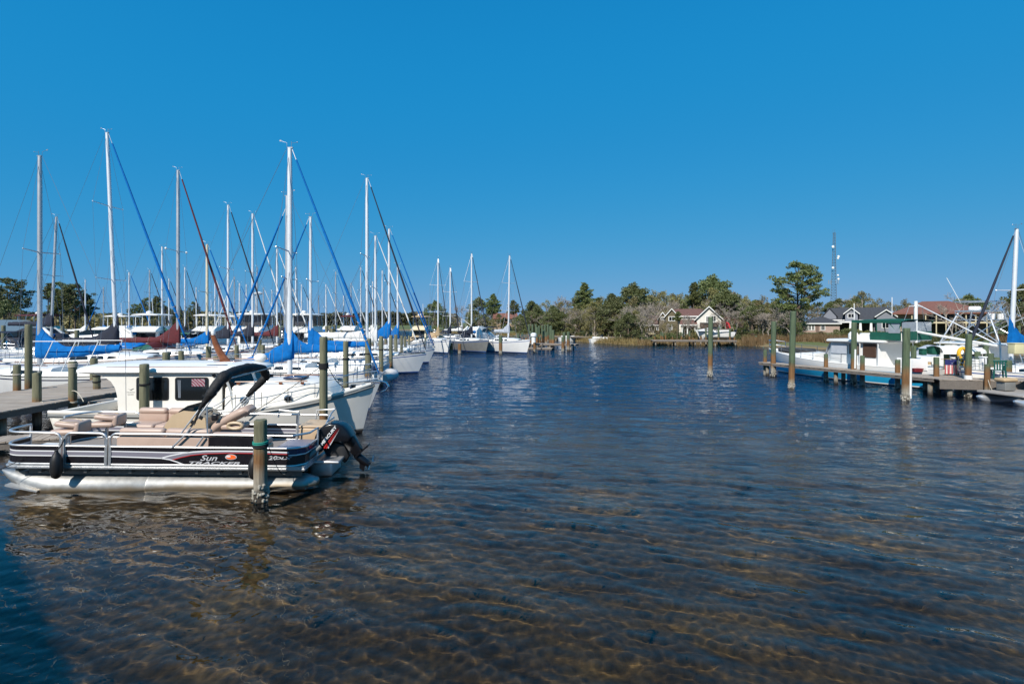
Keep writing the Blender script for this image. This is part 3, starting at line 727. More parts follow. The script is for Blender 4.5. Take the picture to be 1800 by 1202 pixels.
for nm, paths in (('fence_panel', [bowp, gate]), ('fence_panel', [mir(bowp), mir(gate), mir(longp)])):
    for pth in paths:
        mb = MB()
        for z0, z1, m_ in BANDS: band(mb, pth, z0, z1, m_)
        o = mb.obj(nm, [PBLACK, PWHITE, PGREY], pb); o['label'] = 'black fence panel striped in white and grey'
mb = MB(); band(mb, longp, .555, .905, 0); lp = mb.obj('fence_panel', PBLACK, pb); lp['label'] = 'long black fence panel with swoosh and lettering'
mb = MB(); band(mb, sternp, .555, .76, 0); band(mb, sternp, .76, .785, 1); band(mb, sternp, .785, .905, 2); mb.obj('fence_panel', [PBLACK, PWHITE, NAVY], pb)
mb = MB(); band(mb, mir(sternp), .555, .905, 0); mb.obj('fence_panel', PBLACK, pb)
def frame(paths, zs_, sq=.022, posts=()):
    mb = MB()
    for pth, zz in paths:
        for z in zz: mb.tube([p + Vector((0, 0, z)) for p in pth], sq, 8)
    for p, z0, z1 in posts: mb.box((p[0], p[1], (z0 + z1) / 2), (.05, .04, z1 - z0))
    return mb.obj('fence_rail', ALU, pb)
def hoop(x0, x1, y, zt=1.19, zb=.92, r=.13):
    p = [Vector((x0, y, zb))]
    p += [Vector((x0 + r - r * math.cos(R(90 * k / 5)), y, zt - r + r * math.sin(R(90 * k / 5)))) for k in range(6)]
    p += [Vector((x1 - r + r * math.sin(R(90 * k / 5)), y, zt - r + r * math.cos(R(90 * k / 5)))) for k in range(6)]
    return p + [Vector((x1, y, zb))]
for far in (0, 1):
    f = mir if far else (lambda q: q)
    mb = MB()
    for pth in (bowp, gate, longp + sternp[1:]):
        mb.tube([p + Vector((0, 0, .92)) for p in f(pth)], .024, 8)
        mb.tube([p + Vector((0, 0, .55)) for p in f(pth)], .018, 8)
    top = [p + Vector((0, 0, 1.19)) for p in bowp[:-1]] + [Vector((-2.06, .02, 1.19)), Vector((-1.98, .02, 1.16)), Vector((-1.93, .02, 1.08)), Vector((-1.93, .02, .55))]
    mb.tube(f([Vector((XB + .02, .80, .55))] + [Vector((XB + .02, .80, 1.12))] + top), .024, 8)
    mb.tube(f(hoop(-1.84, -1.02, .02, zb=.55)), .024, 8)
    mb.tube(f(hoop(-.94, XS - .35, .02, zb=.55)[:-6] + [Vector((2.0, .02, 1.19)), Vector((2.75, .02, 1.19)), Vector((3.0, .35, 1.19)), Vector((3.0, .9, 1.19)), Vector((3.0, .9, .55))]), .024, 8)
    mb.box(f([Vector((1.98, .015, .86))])[0], (.05, .045, .64))
    for p in ((-1.93, .02), (-1.84, .02), (-1.02, .02), (-.94, .02)): mb.box(f([Vector((p[0], p[1], .75))])[0], (.05, .045, .42))
    mb.obj('fence_rail', ALU, pb)
# graphics on the long panel, each a thin sheet proud of the one below
def ov(pts, dy, m, name):
    P_ = [L_(x, y, .02 + .006 - .012 - dy) for x, y in pts]; mb = MB()
    mb.add(P_ + [p + Vector((0, .002, 0)) for p in P_], [tuple(range(len(P_))), tuple(range(2 * len(P_) - 1, len(P_) - 1, -1))]); return mb.obj(name, m, lp)
def ribbon(pts, w, dy, m, name):
    a, b = [], []
    for i, p in enumerate(pts):
        q0, q1 = pts[max(i - 1, 0)], pts[min(i + 1, len(pts) - 1)]; dx, dy_ = q1[0] - q0[0], q1[1] - q0[1]; l = math.hypot(dx, dy_); n_ = (-dy_ / l, dx / l)
        a.append((p[0] + n_[0] * w / 2, p[1] + n_[1] * w / 2)); b.append((p[0] - n_[0] * w / 2, p[1] - n_[1] * w / 2))
    mb = MB(); A = [L_(*p, .02 - .006 - dy) for p in a]; B_ = [L_(*p, .02 - .006 - dy) for p in b]; n = len(pts)
    mb.add(A + B_, [(i, i + 1, n + i + 1, n + i) for i in range(n - 1)]); return mb.obj(name, m, lp)
SW = [(283, 805), (300, 800.5), (320, 796.5), (340, 794), (362, 792.6), (400, 792.4), (440, 793), (480, 794.2), (508, 795.2)]
ov([(191, 793.5), (250, 794.5), (300, 796), (330, 795)] + [(300, 800.5), (283, 805), (240, 803.5), (191, 802)], .003, PGREY, 'grey_stripe')
ov([(283, 805), (300, 801), (320, 797), (340, 794.5), (365, 793), (440, 793.4), (508, 795.5), (508, 798.5), (440, 797), (400, 796.5), (360, 797.5), (335, 801), (303, 808)], .003, PGREY, 'grey_stripe')
ribbon([(191, 792.8), (250, 794), (300, 795.2), (332, 794.6)], 1.9, .006, PWHITE, 'white_stripe')
ribbon([(191, 802), (240, 803.4), (283, 805), (298, 807.5), (312, 812), (324, 817)], 2.0, .006, PWHITE, 'white_stripe')
ribbon(SW, 2.1, .006, PWHITE, 'white_stripe')
ribbon([(303, 808), (318, 803.8), (336, 800), (360, 797.4), (400, 796.2), (440, 796.6), (480, 797.6), (508, 798.4)], 1.3, .007, REDP, 'red_stripe')
def lettering(s, px, py, hpx, m, sx=1, shear=0, bold=.0, rz=0, y=.008, par=None):
    p = L_(px, py, y); k = .0119
    return text('lettering', s, hpx * k * 1.42, m, par or lp, p, (R(90), R(rz), 0), sx, shear, bold=bold)
lettering('Sun', 366, 805.2, 9.6, SILV, 1.45, .35, .002)
lettering('TRACKER', 375, 814, 5.0, SILV, 2.9, .3, .002)
lettering('20', 479, 805, 6.6, SILV, 1.5, .25, .003); lettering('DLX', 496, 805.4, 4.4, SILV, 2.2, .35, .002)
mb = MB(); c = L_(405, 803.5, .010)
mb.loft([[c + Vector((.118 * q * math.cos(t) + .012, -dy, .064 * q * math.sin(t) * (1 if math.sin(t) > 0 else .8))) for t in [6.283 * i / 24 for i in range(24)]] for q, dy in ((1, 0), (1, .003), (.9, .004))], cap=True); mb.obj('sun_emblem', SILV, lp)
mb = MB(); mb.loft([[c + Vector((.10 * q * math.cos(t) + .016, -dy, .053 * q * math.sin(t) * (1 if math.sin(t) > 0 else .75))) for t in [6.283 * i / 24 for i in range(24)]] for q, dy in ((1, .005), (1, .007))], cap=True); mb.obj('sun_emblem', ORNG, lp)
mb = MB(); mb.loft([[c + Vector((.045 * math.cos(t) - .035, -dy, .018 * math.sin(t) + .018)) for t in [6.283 * i / 16 for i in range(16)]] for dy in (.008, .009)], cap=True); mb.obj('sun_emblem', PWHITE, lp)
# upper infill: black mesh and raked braces
MB().box((1.5, .03, 1.04), (.9, .008, .2)).obj('mesh_panel', PBLACK, pb)
for a, b in (((302, 787), (326, 764)), ((345, 785), (358, 767))): MB().tube([L_(*a, .0), L_(*b, .0)], .018, 8).obj('rail_brace', ALU, pb)
# seating
def bench(x0, x1, y0, y1, back, side, nm='bench_seat'):
    "side: +1 backrest on the high-y side"
    b = MB().rbox(((x0 + x1) / 2, (y0 + y1) / 2, .72), (x1 - x0, y1 - y0, .36), .04).obj('bench_base', PLAST, pb)
    yb = y1 - .1 if side > 0 else y0 + .1; n = max(1, round((x1 - x0) / .95))
    s_ = MB()
    for k in range(n): s_.rbox((x0 + (k + .5) * (x1 - x0) / n, (y0 + y1) / 2 - side * .07, .96), ((x1 - x0) / n - .015, y1 - y0 - .16, .14), .06)
    s_.obj('seat_cushion', VINYL, b)
    s_ = MB()
    for k in range(n):
        s_.rbox((x0 + (k + .5) * (x1 - x0) / n, yb, .96 + back * .35), ((x1 - x0) / n - .012, .13, back * .72), .06)
        s_.rbox((x0 + (k + .5) * (x1 - x0) / n, yb - side * .01, .94 + back * .80), ((x1 - x0) / n - .012, .17, back * .42), .08)
    s_.obj('seat_back', VINYL, b); return b
bench(-.86, 1.02, .07, .72, .34, -1)
MB().rbox((.08, .075, .8), (1.86, .03, .62), .02).obj('bench_panel', VINYL, pb)
bench(1.02, 2.1, .07, .72, .27, -1)
bench(-1.85, -.42, 1.70, 2.42, .40, 1)
def fishing_seat(c, rz):
    b = MB().lathe([(.16, .545), (.05, .57), (.035, .6), (.035, c[2] - .06)], (c[0], c[1], 0), 14).obj('seat_pedestal', ALU, pb)
    M = Matrix.Rotation(rz, 3, 'Z'); cc = Vector(c)
    def put(mb, cen, d, r, tilt=0): mb.rbox(cc + M @ Vector(cen), d, r, rot=M @ Matrix.Rotation(tilt, 3, 'Y'))
    s_ = MB(); put(s_, (0, 0, .0), (.50, .50, .13), .06); s_.obj('seat_cushion', VINYL, b)
    s_ = MB(); put(s_, (.06, 0, .16), (.48, .46, .12), .055, .12); put(s_, (.26, 0, .09), (.12, .46, .26), .05); s_.obj('folded_backrest', VINYL, b)
    s_ = MB(); pts = [cc + M @ Vector((.02 + .19 * math.cos(t), .19 * math.sin(t), .225 - .02 * math.cos(t))) for t in [6.283 * k / 18 for k in range(18)]]; s_.tube(pts, .012, 6, closed=True); s_.obj('piping', PLAST, b)
fishing_seat(L_(122, 757, .72), .1); fishing_seat(L_(188, 744, 1.45), .15)
# flag cloth lying on the bow deck
mb = MB(); c = L_(160, 775, .35); mb.rbox((c.x, .45, .56), (.55, .30, .05), .02); mb.obj('flag_cushion', mat('pink_red_cloth', (.42, .09, .09), .8, var=.55, vscale=14), pb)
MB().rbox((-2.45, .42, .70), (.42, .34, .32), .06).obj('storage_box', GEL, pb)
# helm
yc0, yc1 = 1.35, 2.05
out = [(283, 762), (291, 745), (303, 729), (322, 722), (345, 724), (361, 735), (363, 764)]
P_ = [L_(x, y, yc0) for x, y in out]; con = MB()
con.loft([[Vector((p.x, yc0 + d, p.z)) for p in P_] for d in (0, yc1 - yc0)], cap=True, sm=False); con = con.obj('helm_console', PLAST, pb)
P_ = [L_(x, y, yc0 + .05) for x, y in ((309, 732), (316, 722), (330, 713), (341, 711), (342, 716), (336, 731))]
MB().loft([[Vector((p.x, yc0 + d, p.z)) for p in P_] for d in (.03, yc1 - yc0 - .03)], cap=True, sm=False).obj('windscreen', GLASSD, con)
mb = MB()
for x, y in ((339, 742), (352, 733)): p = L_(x, y, yc0 - .006); mb.box(p, (.10, .02, .08), rot=Matrix.Rotation(.5, 3, 'Y'))
mb.obj('gauge', BLACKP, con)
wc = L_(362, 731, 1.65); Q = Matrix.Rotation(R(40), 3, 'Y'); mb = MB()
mb.tube([wc + Q @ Vector((0, .18 * math.cos(t), .18 * math.sin(t))) for t in [6.283 * k / 20 for k in range(20)]], .016, 6, closed=True)
for t in (0.5, 2.6, 4.7): mb.tube([wc, wc + Q @ Vector((0, .18 * math.cos(t), .18 * math.sin(t)))], .012, 5)
mb.tube([wc, wc + Q @ Vector((-.2, 0, 0))], .025, 6); mb.obj('steering_wheel', BLACKP, con)
mb = MB(); p = L_(378, 733, 1.4); mb.rbox(p, (.14, .1, .16), .03); mb.tube([p, p + Vector((.16, 0, .1))], .015, 6); mb.obj('throttle', BLACKP, con)
# captain's chair, reclined
ch = MB().lathe([(.17, .545), (.05, .58), (.045, .9)], (L_(385, 757, 1.7).x, 1.7, 0), 14).obj('captain_chair', ALU, pb)
crv = [L_(x, y, 1.45) for x, y in ((368, 760), (376, 752), (388, 743), (402, 735), (418, 727), (430, 722), (435, 724))]
w_ = [.10, .11, .12, .12, .12, .11, .05]; rings = []
for i, p in enumerate(crv):
    t = (crv[min(i + 1, 6)] - crv[max(i - 1, 0)]).normalized(); nn = Vector((-t.z, 0, t.x)); hw = .27 * (1 - .12 * (i in (0, 6)))
    rings.append([Vector((p.x, 1.70, p.z)) + nn * (w_[i] * math.sin(a)) + Vector((0, hw * math.copysign(abs(math.cos(a)) ** .5, math.cos(a)), 0)) for a in [6.283 * k / 16 for k in range(16)]])
MB().loft(rings, cap=True).obj('chair_back', VINYL, ch, ang=60)
p = L_(407, 752, 1.5); MB().rbox((p.x, 1.7, p.z + .02), (.5, .5, .14), .06).obj('seat_cushion', VINYL, ch)
p = L_(413, 748, 1.42); MB().tube([p + Vector((.17 * math.cos(t), 0, .07 * math.sin(t))) for t in [6.283 * k / 14 for k in range(14)]], .035, 8, closed=True).obj('armrest', PLAST, ch)
# stern: sun deck box, interior panels, cleats
MB().rbox((2.66, 1.95, .80), (.62, .80, .50), .05).rbox((2.66, 1.95, 1.07), (.64, .82, .06), .025).obj('stern_lounge', VINYL2, pb)
MB().rbox((2.62, .62, .72), (.62, .9, .34), .04).obj('battery_box', PGREY, pb)
mb = MB(); mb.tube([Vector((2.45, 2.4, .93)), Vector((2.5, 2.4, 1.33)), Vector((2.95, 2.4, 1.36)), Vector((3.0, 1.9, 1.33)), Vector((3.0, 1.5, 1.15))], .02, 8); mb.tube([Vector((2.35, 1.45, .55)), Vector((2.37, 1.45, 1.45)), Vector((1.9, 1.5, 1.47)), Vector((1.88, 1.5, 1.3))], .02, 8); mb.obj('stern_rail', ALU, pb)
# bimini, folded back in its boot
n0, n1 = L_(316, 765, .02), L_(372, 690, .02); n2 = L_(390, 664, .18); f2 = L_(462, 648, 2.2); f1 = L_(468, 662, 2.48); f0 = L_(398, 732, 2.48)
bm = MB()
for d in (0, .09):
    bm.tube([n0 + Vector((d * 1.2, 0, 0)), n1 + Vector((d, 0, 0)), n2 + Vector((d, .05, -.02)), f2 + Vector((d, 0, 0)), f1 + Vector((d, 0, 0)), f0 + Vector((d, 0, 0))], .0165, 8)
bm = bm.obj('bimini_frame', ALU, pb)
pts = [n0.lerp(n1, .62), n0.lerp(n1, .84), n1, n1.lerp(n2, .6), n2 + Vector((0, .07, .01))] + [n2.lerp(f2, k / 7) + Vector((0, 0, .10 * math.sin(math.pi * k / 7))) for k in range(1, 7)] + [f2, f1 + Vector((.02, -.02, .02)), f1.lerp(f0, .22), f1.lerp(f0, .48)]
rr = [.035, .07, .10, .115, .12] + [.115, .11, .105, .11, .105, .10] + [.105, .105, .09, .05]
rg_ = random.Random(4); P2, R2 = [], []
for i in range(len(pts) - 1):
    for k in range(4): P2.append(pts[i].lerp(pts[i + 1], k / 4)); R2.append((rr[i] + (rr[i + 1] - rr[i]) * k / 4) * rg_.uniform(.9, 1.08))
MB().tube(P2 + [pts[-1]], R2 + [rr[-1]], 14).obj('bimini_boot', KCANV, pb, ang=80)
mb = MB(); a = L_(363, 700, .03); mb.tube([a, Vector((a.x + .04, .03, 1.19))], .016, 8); mb.tube([L_(355, 720, .03), a], .014, 6)
mb.obj('bimini_strut', ALU, pb); mb = MB(); a = L_(448, 668, 2.46); mb.tube([a, Vector((a.x, 2.46, 1.19))], .016, 8); mb.tube([f1.lerp(f0, .5) + Vector((.12, 0, 0)), f0 + Vector((.25, 0, .0))], .014, 6)
mb.obj('bimini_strut', ALU, pb)
mb = MB(); a = n0.lerp(n1, .65); mb.tube([a, a + Vector((-.10, -.02, -.3)), n0.lerp(n1, .25) + Vector((.06, -.02, -.03))], [.03, .022, .01], 6); mb.obj('boot_strap', KCANV, pb)
mb = MB(); p = L_(218, 760, .9); mb.tube([L_(222, 758, 1.0), L_(220, 560, 1.0)], .006, 5); mb.obj('whip_antenna', WIRE, pb)
# motor pod, swim platform, ladder arm
MB().rbox((3.25, 1.25, .46), (.62, 1.2, .06), .02).rbox((3.1, 1.25, .25), (.5, .8, .34), .05).obj('motor_pod', ALU, pb)
MB().tube([L_(516, 827, .3), L_(563, 784, .62)], .055, 10).obj('ladder_arm', GREYH, pb)
# outboard, tilted up
om = bpy.data.objects.new("outboard_motor", None); C.objects.link(om); om.parent = pb
YM = 1.22
def poly(ps): return [(lambda q: (q.x, q.z))(L_(x, y, YM)) for x, y in ps]
SL6 = ((-1, .88), (-.95, .94), (-.8, .98), (-.4, 1), (.4, 1), (.8, .98), (.95, .94), (1, .88))
MB().bulge(poly([(556, 786), (556, 774), (559, 762), (565, 751), (575, 743), (586, 740.5), (598, 741), (608, 745), (616, 753), (623, 764), (619, 772), (606, 771), (594, 772), (582, 779), (570, 790), (562, 791)]), .265, YM, sl=SL6).obj('engine_cowl', BLKG, om, ang=50)
MB().bulge(poly([(597, 770), (604, 752), (617, 756), (627, 770), (637, 788), (634, 798), (622, 800), (611, 786)]), .10, YM, sl=SL6).obj('drive_leg', BLKG, om)
MB().bulge(poly([(569, 784), (590, 775), (607, 780), (616, 800), (608, 812), (594, 800), (580, 806), (573, 796)]), .11, YM).obj('tilt_bracket', RUBB, om)
mb = MB(); g0, g1 = L_(622, 797, YM), L_(650, 817, YM); mb.tube([g0.lerp(g1, k / 6) for k in range(7)], [.03, .075, .09, .09, .085, .075, .05], 12); mb.obj('gearcase', BLKG, om)
mb = MB(); a, b = L_(626, 799, YM), L_(648, 780, YM); mb.loft([[a + Vector((0, y, 0)), b + Vector((0, y * .8, 0)), b + Vector((.02, y * .8, -.03)), a + Vector((.03, y, -.03))] for y in (-.13, .13)], cap=True, sm=False)
mb.prism(poly([(632, 812), (642, 815), (640, 828), (632, 823)]), YM - .012, YM + .012); mb.obj('anti_ventilation_plate', BLKG, om)
mb = MB(); hub = L_(652, 812, YM); ax_ = (g1 - g0).normalized()
for k in range(3):
    t0_ = 2.094 * k + .6; u_ = ax_.cross(Vector((0, 1, 0))).normalized(); v_ = Vector((0, 1, 0))
    d0 = u_ * math.cos(t0_) + v_ * math.sin(t0_); d1 = u_ * math.cos(t0_ + .75) + v_ * math.sin(t0_ + .75); dm = (d0 + d1).normalized()
    ps = [hub + d0 * .05, hub + d0 * .15 - ax_ * .05, hub + dm * .19, hub + d1 * .16 + ax_ * .05, hub + d1 * .05]
    mb.loft([ps, [p + ax_ * .012 for p in ps]], cap=True, sm=False)
mb.obj('propeller', STEEL, om)
def side(x, y, dy): return L_(x, y, YM - .265 - dy)
t_ = text('lettering', 'MERCURY', .088, PWHITE, om, side(577.5, 766, .004), (R(90), R(-53), 0), 1.35, .1, bold=.003)
mb = MB()
for o_, (a, b) in enumerate((((569, 788), (595, 751)), ((573, 788), (596, 753)))):
    A, B_ = side(*a, .005), side(*b, .005); n_ = Vector((B_ - A).cross(Vector((0, 1, 0)))).normalized() * .016
    mb.add([A - n_, A + n_, B_], [(0, 1, 2)])
mb.obj('red_flash', REDP, om)
A, B_ = side(576.5, 787.5, .004), side(597, 754, .004); n_ = (B_ - A).cross(Vector((0, 1, 0))).normalized() * .014
MB().add([A - n_, A + n_, B_], [(0, 1, 2)]).obj('silver_flash', SILV, om)

# fenders hanging from the pontoon boat
PM = Matrix.Translation(pb.location) @ pb.rotation_euler.to_matrix().to_4x4()
def fender(px, y0, y1, label, m=RUBB, r=.105):
    a, b = PM @ L_(px, y0, -.13), PM @ L_(px - 2, y1, -.13); l = a.z - b.z
    t = thing('fender', label, 'fender', a, group='black fenders on the pontoon boat'); mb = MB()
    mb.lathe([(.03, -l), (r * .75, -l + .04), (r, -l + .14), (r * 1.02, -l * .5), (r, -.16), (r * .7, -.06), (.035, .0), (.03, .05)], (0, 0, 0), 14); mb.obj('fender_body', m, t)
    MB().tube([(0, 0, .03), (.03, .08, .12), (.05, .13, .25)], .012, 6).obj('fender_rope', ROPEB, t)
    return t
fender(99, 795, 841, 'black fender tied to the bow gate post of the pontoon boat'); fender(446, 803, 842, 'black fender behind the nearest piling, against the pontoon boat')

# ------------------------------------------------------------------ white trawler behind it
tw = thing('trawler_yacht', 'white pilothouse motor cruiser with dark square windows and round portholes, behind the pontoon boat', 'motor cruiser', (-9.05, 16.4, 0), rot=(0, 0, 0))
T_ = local_at(tw); th = Hull(9.3, 3.0, .86, rise=.72, stern=.86, rake=.50, fullness=.48, flare=.16, sternrise=.0, pw=3, base=.12)
th.build(tw, [ANTIFB, GELB, GREYH], [(.10, 2), (.14, 1), (('s', .10), 2), (('s', .035), 1)], n=26)
th.deck(tw, DECKW, 24, t0=.30); mb = MB()
for s_ in (1, -1): mb.tube(th.rail(0.0, .99, .02, .02, 22, s_), .045, 8, flat=.8)
mb.obj('gunwale_cap', GELB, tw)
mb = MB()
for s_ in (1, -1): mb.tube([th.pt(t, th.sz(t) - .09, s_) + Vector((0, s_ * .012, 0)) for t in [k / 20 for k in range(21)]], .035, 6)
mb.obj('rub_rail', GREYH, tw)
# cockpit
MB().box((-3.65, 0, .42), (1.9, 2.3, .04)).obj('cockpit_sole', DECKW, tw)
mb = MB(); mb.rbox((-4.45, 0, .72), (.18, 2.4, .34), .05)
for s_ in (1, -1): mb.rbox((-3.5, s_ * 1.2, .68), (2.1, .16, .40), .05)
mb.obj('cockpit_coaming', GELB, tw)
# pilothouse walls (local y -1.2 near), arch behind
Zt = 2.04
def arch_wall(s_):
    y0 = s_ * 1.20; out = [(-2.62, .86), (-2.66, 1.35), (-2.72, 1.58), (-2.85, 1.78), (-3.1, 1.94), (-3.45, 2.0), (-3.9, 2.02), (.45, 2.02), (.45, .95)]
    mb = MB(); mb.prism(out, y0 - .02, y0 + .02); return mb.obj('cabin_side', GELB, tw)
for s_ in (1, -1): arch_wall(s_)
MB().box((-2.64, 0, 1.44), (.05, 2.36, 1.2)).obj('aft_bulkhead', GELB, tw)
mb = MB().box((.25, 0, 1.5), (.05, 1.6, .9)); mb.obj('front_bulkhead', GELB, tw)
def rwin(x0, x1, z0, z1, y, sgn, r=.07):
    p = []
    for cx, cz, a0 in ((x1 - r, z1 - r, 0), (x0 + r, z1 - r, 90), (x0 + r, z0 + r, 180), (x1 - r, z0 + r, 270)):
        p += [(cx + r * math.cos(R(a0 + 90 * k / 4)), cz + r * math.sin(R(a0 + 90 * k / 4))) for k in range(5)]
    f_ = MB().prism(p, y, y + sgn * .012).obj('window', RUBB, tw)
    c = ((x0 + x1) / 2, (z0 + z1) / 2); q = [(c[0] + (a - c[0]) * .93, c[1] + (b - c[1]) * .91) for a, b in p]
    MB().prism(q, y + sgn * .012, y + sgn * .016).obj('pane', GLASSD, f_); return f_
for s_ in (-1, 1):
    yy = s_ * 1.222
    for a, b in ((240, 297), (308, 367)):
        x0, x1 = T_(a, 680, -1.22).x, T_(b, 680, -1.22).x; z1, z0 = T_(a, 663, -1.22).z, T_(a, 703.5, -1.22).z
        wn = rwin(x0, x1, z0, z1, yy, s_)
        if s_ < 0 and a == 308:
            m_ = bpy.data.materials.new('striped_cloth'); m_.use_nodes = True; nt = m_.node_tree; tc = nt.nodes.new('ShaderNodeTexCoord'); wv = nt.nodes.new('ShaderNodeTexWave'); wv.inputs['Scale'].default_value = 6; wv.inputs['Distortion'].default_value = 4; wv.bands_direction = 'DIAGONAL'
            nt.links.new(tc.outputs['Object'], wv.inputs['Vector']); rr_ = ramp(nt, [(.42, (.20, .02, .05)), (.55, (.36, .28, .30))], wv.outputs['Fac']); nt.links.new(rr_.outputs['Color'], nt.nodes['Principled BSDF'].inputs['Base Color'])
            A, B_ = T_(337, 666, -1.24), T_(360, 679, -1.24); MB().box(((A.x + B_.x) / 2, -1.2405, (A.z + B_.z) / 2), (B_.x - A.x, .003, A.z - B_.z)).obj('flag_curtain', m_, wn)
            mb = MB()
            for k in range(3): A, B_ = T_(313 + 2 * k, 668, -1.24), T_(314 + 1.5 * k, 699, -1.24); mb.tube([(A.x, -1.2405, A.z), (B_.x, -1.2405, B_.z)], .008, 4)
            mb.obj('curtain', GREYC, wn)
# raked three-pane windscreen
mb = MB(); wsm = MB()
def wsp(x, y, z): return Vector((x, y, z))
corners = [(.45, -1.2), (.95, -.42), (.95, .42), (.45, 1.2)]
for (x0, y0), (x1, y1) in zip(corners, corners[1:]):
    a, b = wsp(x0 + .22, y0, 1.45), wsp(x1 + .22, y1, 1.45); c, d = wsp(x1, y1, 2.02), wsp(x0, y0, 2.02)
    a0, b0 = wsp(x0 + .3, y0, .9), wsp(x1 + .3, y1, .9)
    mb.quad(a0, b0, b, a); mb.quad(a, b, c, d)
    ce = (a + b + c + d) / 4; n_ = (b - a).cross(d - a).normalized(); n_ = n_ if n_.x > 0 else -n_
    wsm.add([ce + (p - ce) * .84 + n_ * .012 for p in (a, b, c, d)], [(0, 1, 2, 3)])
fw = mb.obj('windscreen_frame', GELB, tw); wsm.obj('windscreen', GLASSD, fw)
# roof with long overhang aft
def rf(z, ins, aft=0):
    p = []
    for k in range(9): a = R(90 + 180 * k / 8); p.append((-3.55 - aft + ins + .75 * min(0, math.cos(a)), (1.36 - ins) * math.sin(a)))
    return [Vector((x, y, z)) for x, y in p + [(.72 - ins, -1.36 + ins), (1.1 - ins, -.7), (1.18 - ins, 0), (1.1 - ins, .7), (.72 - ins, 1.36 - ins)]]
rings = [rf(2.03, .05), rf(2.05, 0), rf(2.10, 0), rf(2.17, .08), rf(2.22, .28), rf(2.26, .62), rf(2.28, 1.0)]
MB().loft(rings, cap=True).obj('roof', GEL, tw, ang=60)
mb = MB()
for s_ in (1, -1):
    mb.tube([(-3.0 + 3.3 * k / 9, s_ * 1.18, 2.185 + .004 * k * (9 - k) / 9) for k in range(10)], .02, 7)
    for k in range(6): mb.box((-2.9 + 3.1 * k / 5, s_ * 1.18, 2.155), (.10, .03, .06))
mb.tube([(-1.2, .5, 2.33), (1.0, .5, 2.32)], .02, 7); mb.obj('grab_rail', TEAK, tw)
MB().rbox((.15, -.75, 2.21), (.62, .5, .07), .03).obj('roof_hatch', NAVY, tw)
mb = MB(); a, b = Vector((-.10, 0, 2.25)), Vector((-.52, 0, 3.12))
rings = []
for k in range(9):
    q = k / 8; w_ = .19 - .11 * q ** .6; p = a.lerp(b, q) + Vector((-.06 * math.sin(q * 3.1), 0, 0)); rings.append([p + Vector((w_ * math.cos(t), .07 * math.sin(t), 0)) for t in [6.283 * i / 12 for i in range(12)]])
mb.loft(rings, cap=True); mb.rbox((-.05, 0, 2.27), (.7, .4, .05), .02); ms = mb.obj('signal_mast', TEAK, tw)
MB().lathe([(.05, 0), (.05, .05), (.065, .06), (.065, .16), (.03, .2)], b + Vector((0, 0, -.02)), 12).obj('anchor_light', WPVC, ms)
MB().sph(Vector((.75, .5, 2.37)), (.22, .16, .14), 12).obj('roof_bag', WCANV, tw)
# forward trunk cabin with portholes
secs = [(.5, 1.18, 1.12, .8, 1.60, .12), (1.2, 1.18, 1.10, .84, 1.63, .12), (2.2, 1.10, 1.0, .92, 1.66, .10), (2.9, .95, .84, 1.0, 1.66, .08), (3.25, .80, .66, 1.05, 1.60, .06), (3.42, .68, .5, 1.1, 1.42, .04), (3.5, .6, .42, 1.12, 1.25, .02)]
house(tw, 'trunk_cabin', GELB, secs)
def trunk_y(x):
    for a, b in zip(secs, secs[1:]):
        if a[0] <= x <= b[0]: t = (x - a[0]) / (b[0] - a[0]); return (a[1] + (b[1] - a[1]) * t) * .6 + (a[2] + (b[2] - a[2]) * t) * .4
for px_, py_ in ((431, 703.5), (505, 701.5)):
    p = T_(px_, py_, -1.1)
    for s_ in (-1, 1):
        yv = trunk_y(p.x); o = MB().lathe([(.125, 0), (.125, s_ * .03), (.085, s_ * .04), (.08, s_ * .01)], (p.x, s_ * (yv - .005), p.z), 20, axis='y').obj('porthole', STEEL, tw)
        MB().lathe([(.085, 0), (.085, s_ * .02)], (p.x, s_ * (yv - .0), p.z), 16, axis='y').obj('pane', GLASSD, o)
for s_ in (-1, 1):
    mb = MB(); mb.tube([(.75 + 2.1 * k / 8, s_ * (1.05 - .16 * (k / 8) ** 2), 1.74 + .01 * k / 8) for k in range(9)], .02, 7)
    for k in range(4): mb.box((.85 + 1.85 * k / 3, s_ * (1.05 - .16 * (k / 3) ** 2), 1.69), (.1, .03, .06))
    mb.obj('handrail', TEAK, tw)
MB().rbox((2.25, -.25, 1.79), (.6, .55, .06), .02).obj('deck_hatch', NAVY, tw)
mb = MB()
for s_ in (-1, 1):
    mb = MB(); pts = th.rail(.60, .985, .0, .07, 6, s_)
    for p in pts[::1]: mb.tube([p, p + Vector((0, 0, .5))], .010, 6)
    mb.tube([p + Vector((0, 0, .5)) for p in pts], .010, 6); mb.tube([p + Vector((0, 0, .27)) for p in pts], .005, 5); mb.obj('bow_rail', STEEL, tw)
mb = MB(); p = Vector((4.6, 0, th.sz(1) + .04)); mb.box(p, (.5, .16, .05)); mb.obj('bow_roller', STEEL, tw)
mb = MB(); mb.tube([p + Vector((.2, 0, .05)), p + Vector((.42, 0, -.02)), p + Vector((.5, 0, -.14)), p + Vector((.42, 0, -.26)), p + Vector((.25, 0, -.32))], [.02, .028, .03, .03, .012], 8, flat=1.6); mb.obj('anchor', STEEL, tw)
mb = MB(); mb.lathe([(.12, 0), (.12, .1), (.07, .14), (.09, .2)], (4.0, -.1, th.sz(.9) + .03), 12); mb.tube([(3.9, -.25, th.sz(.88) + .06), (3.95, -.1, th.sz(.9) + .1), (4.1, .1, th.sz(.91) + .06)], .03, 6); mb.obj('windlass', BLACKP, tw)
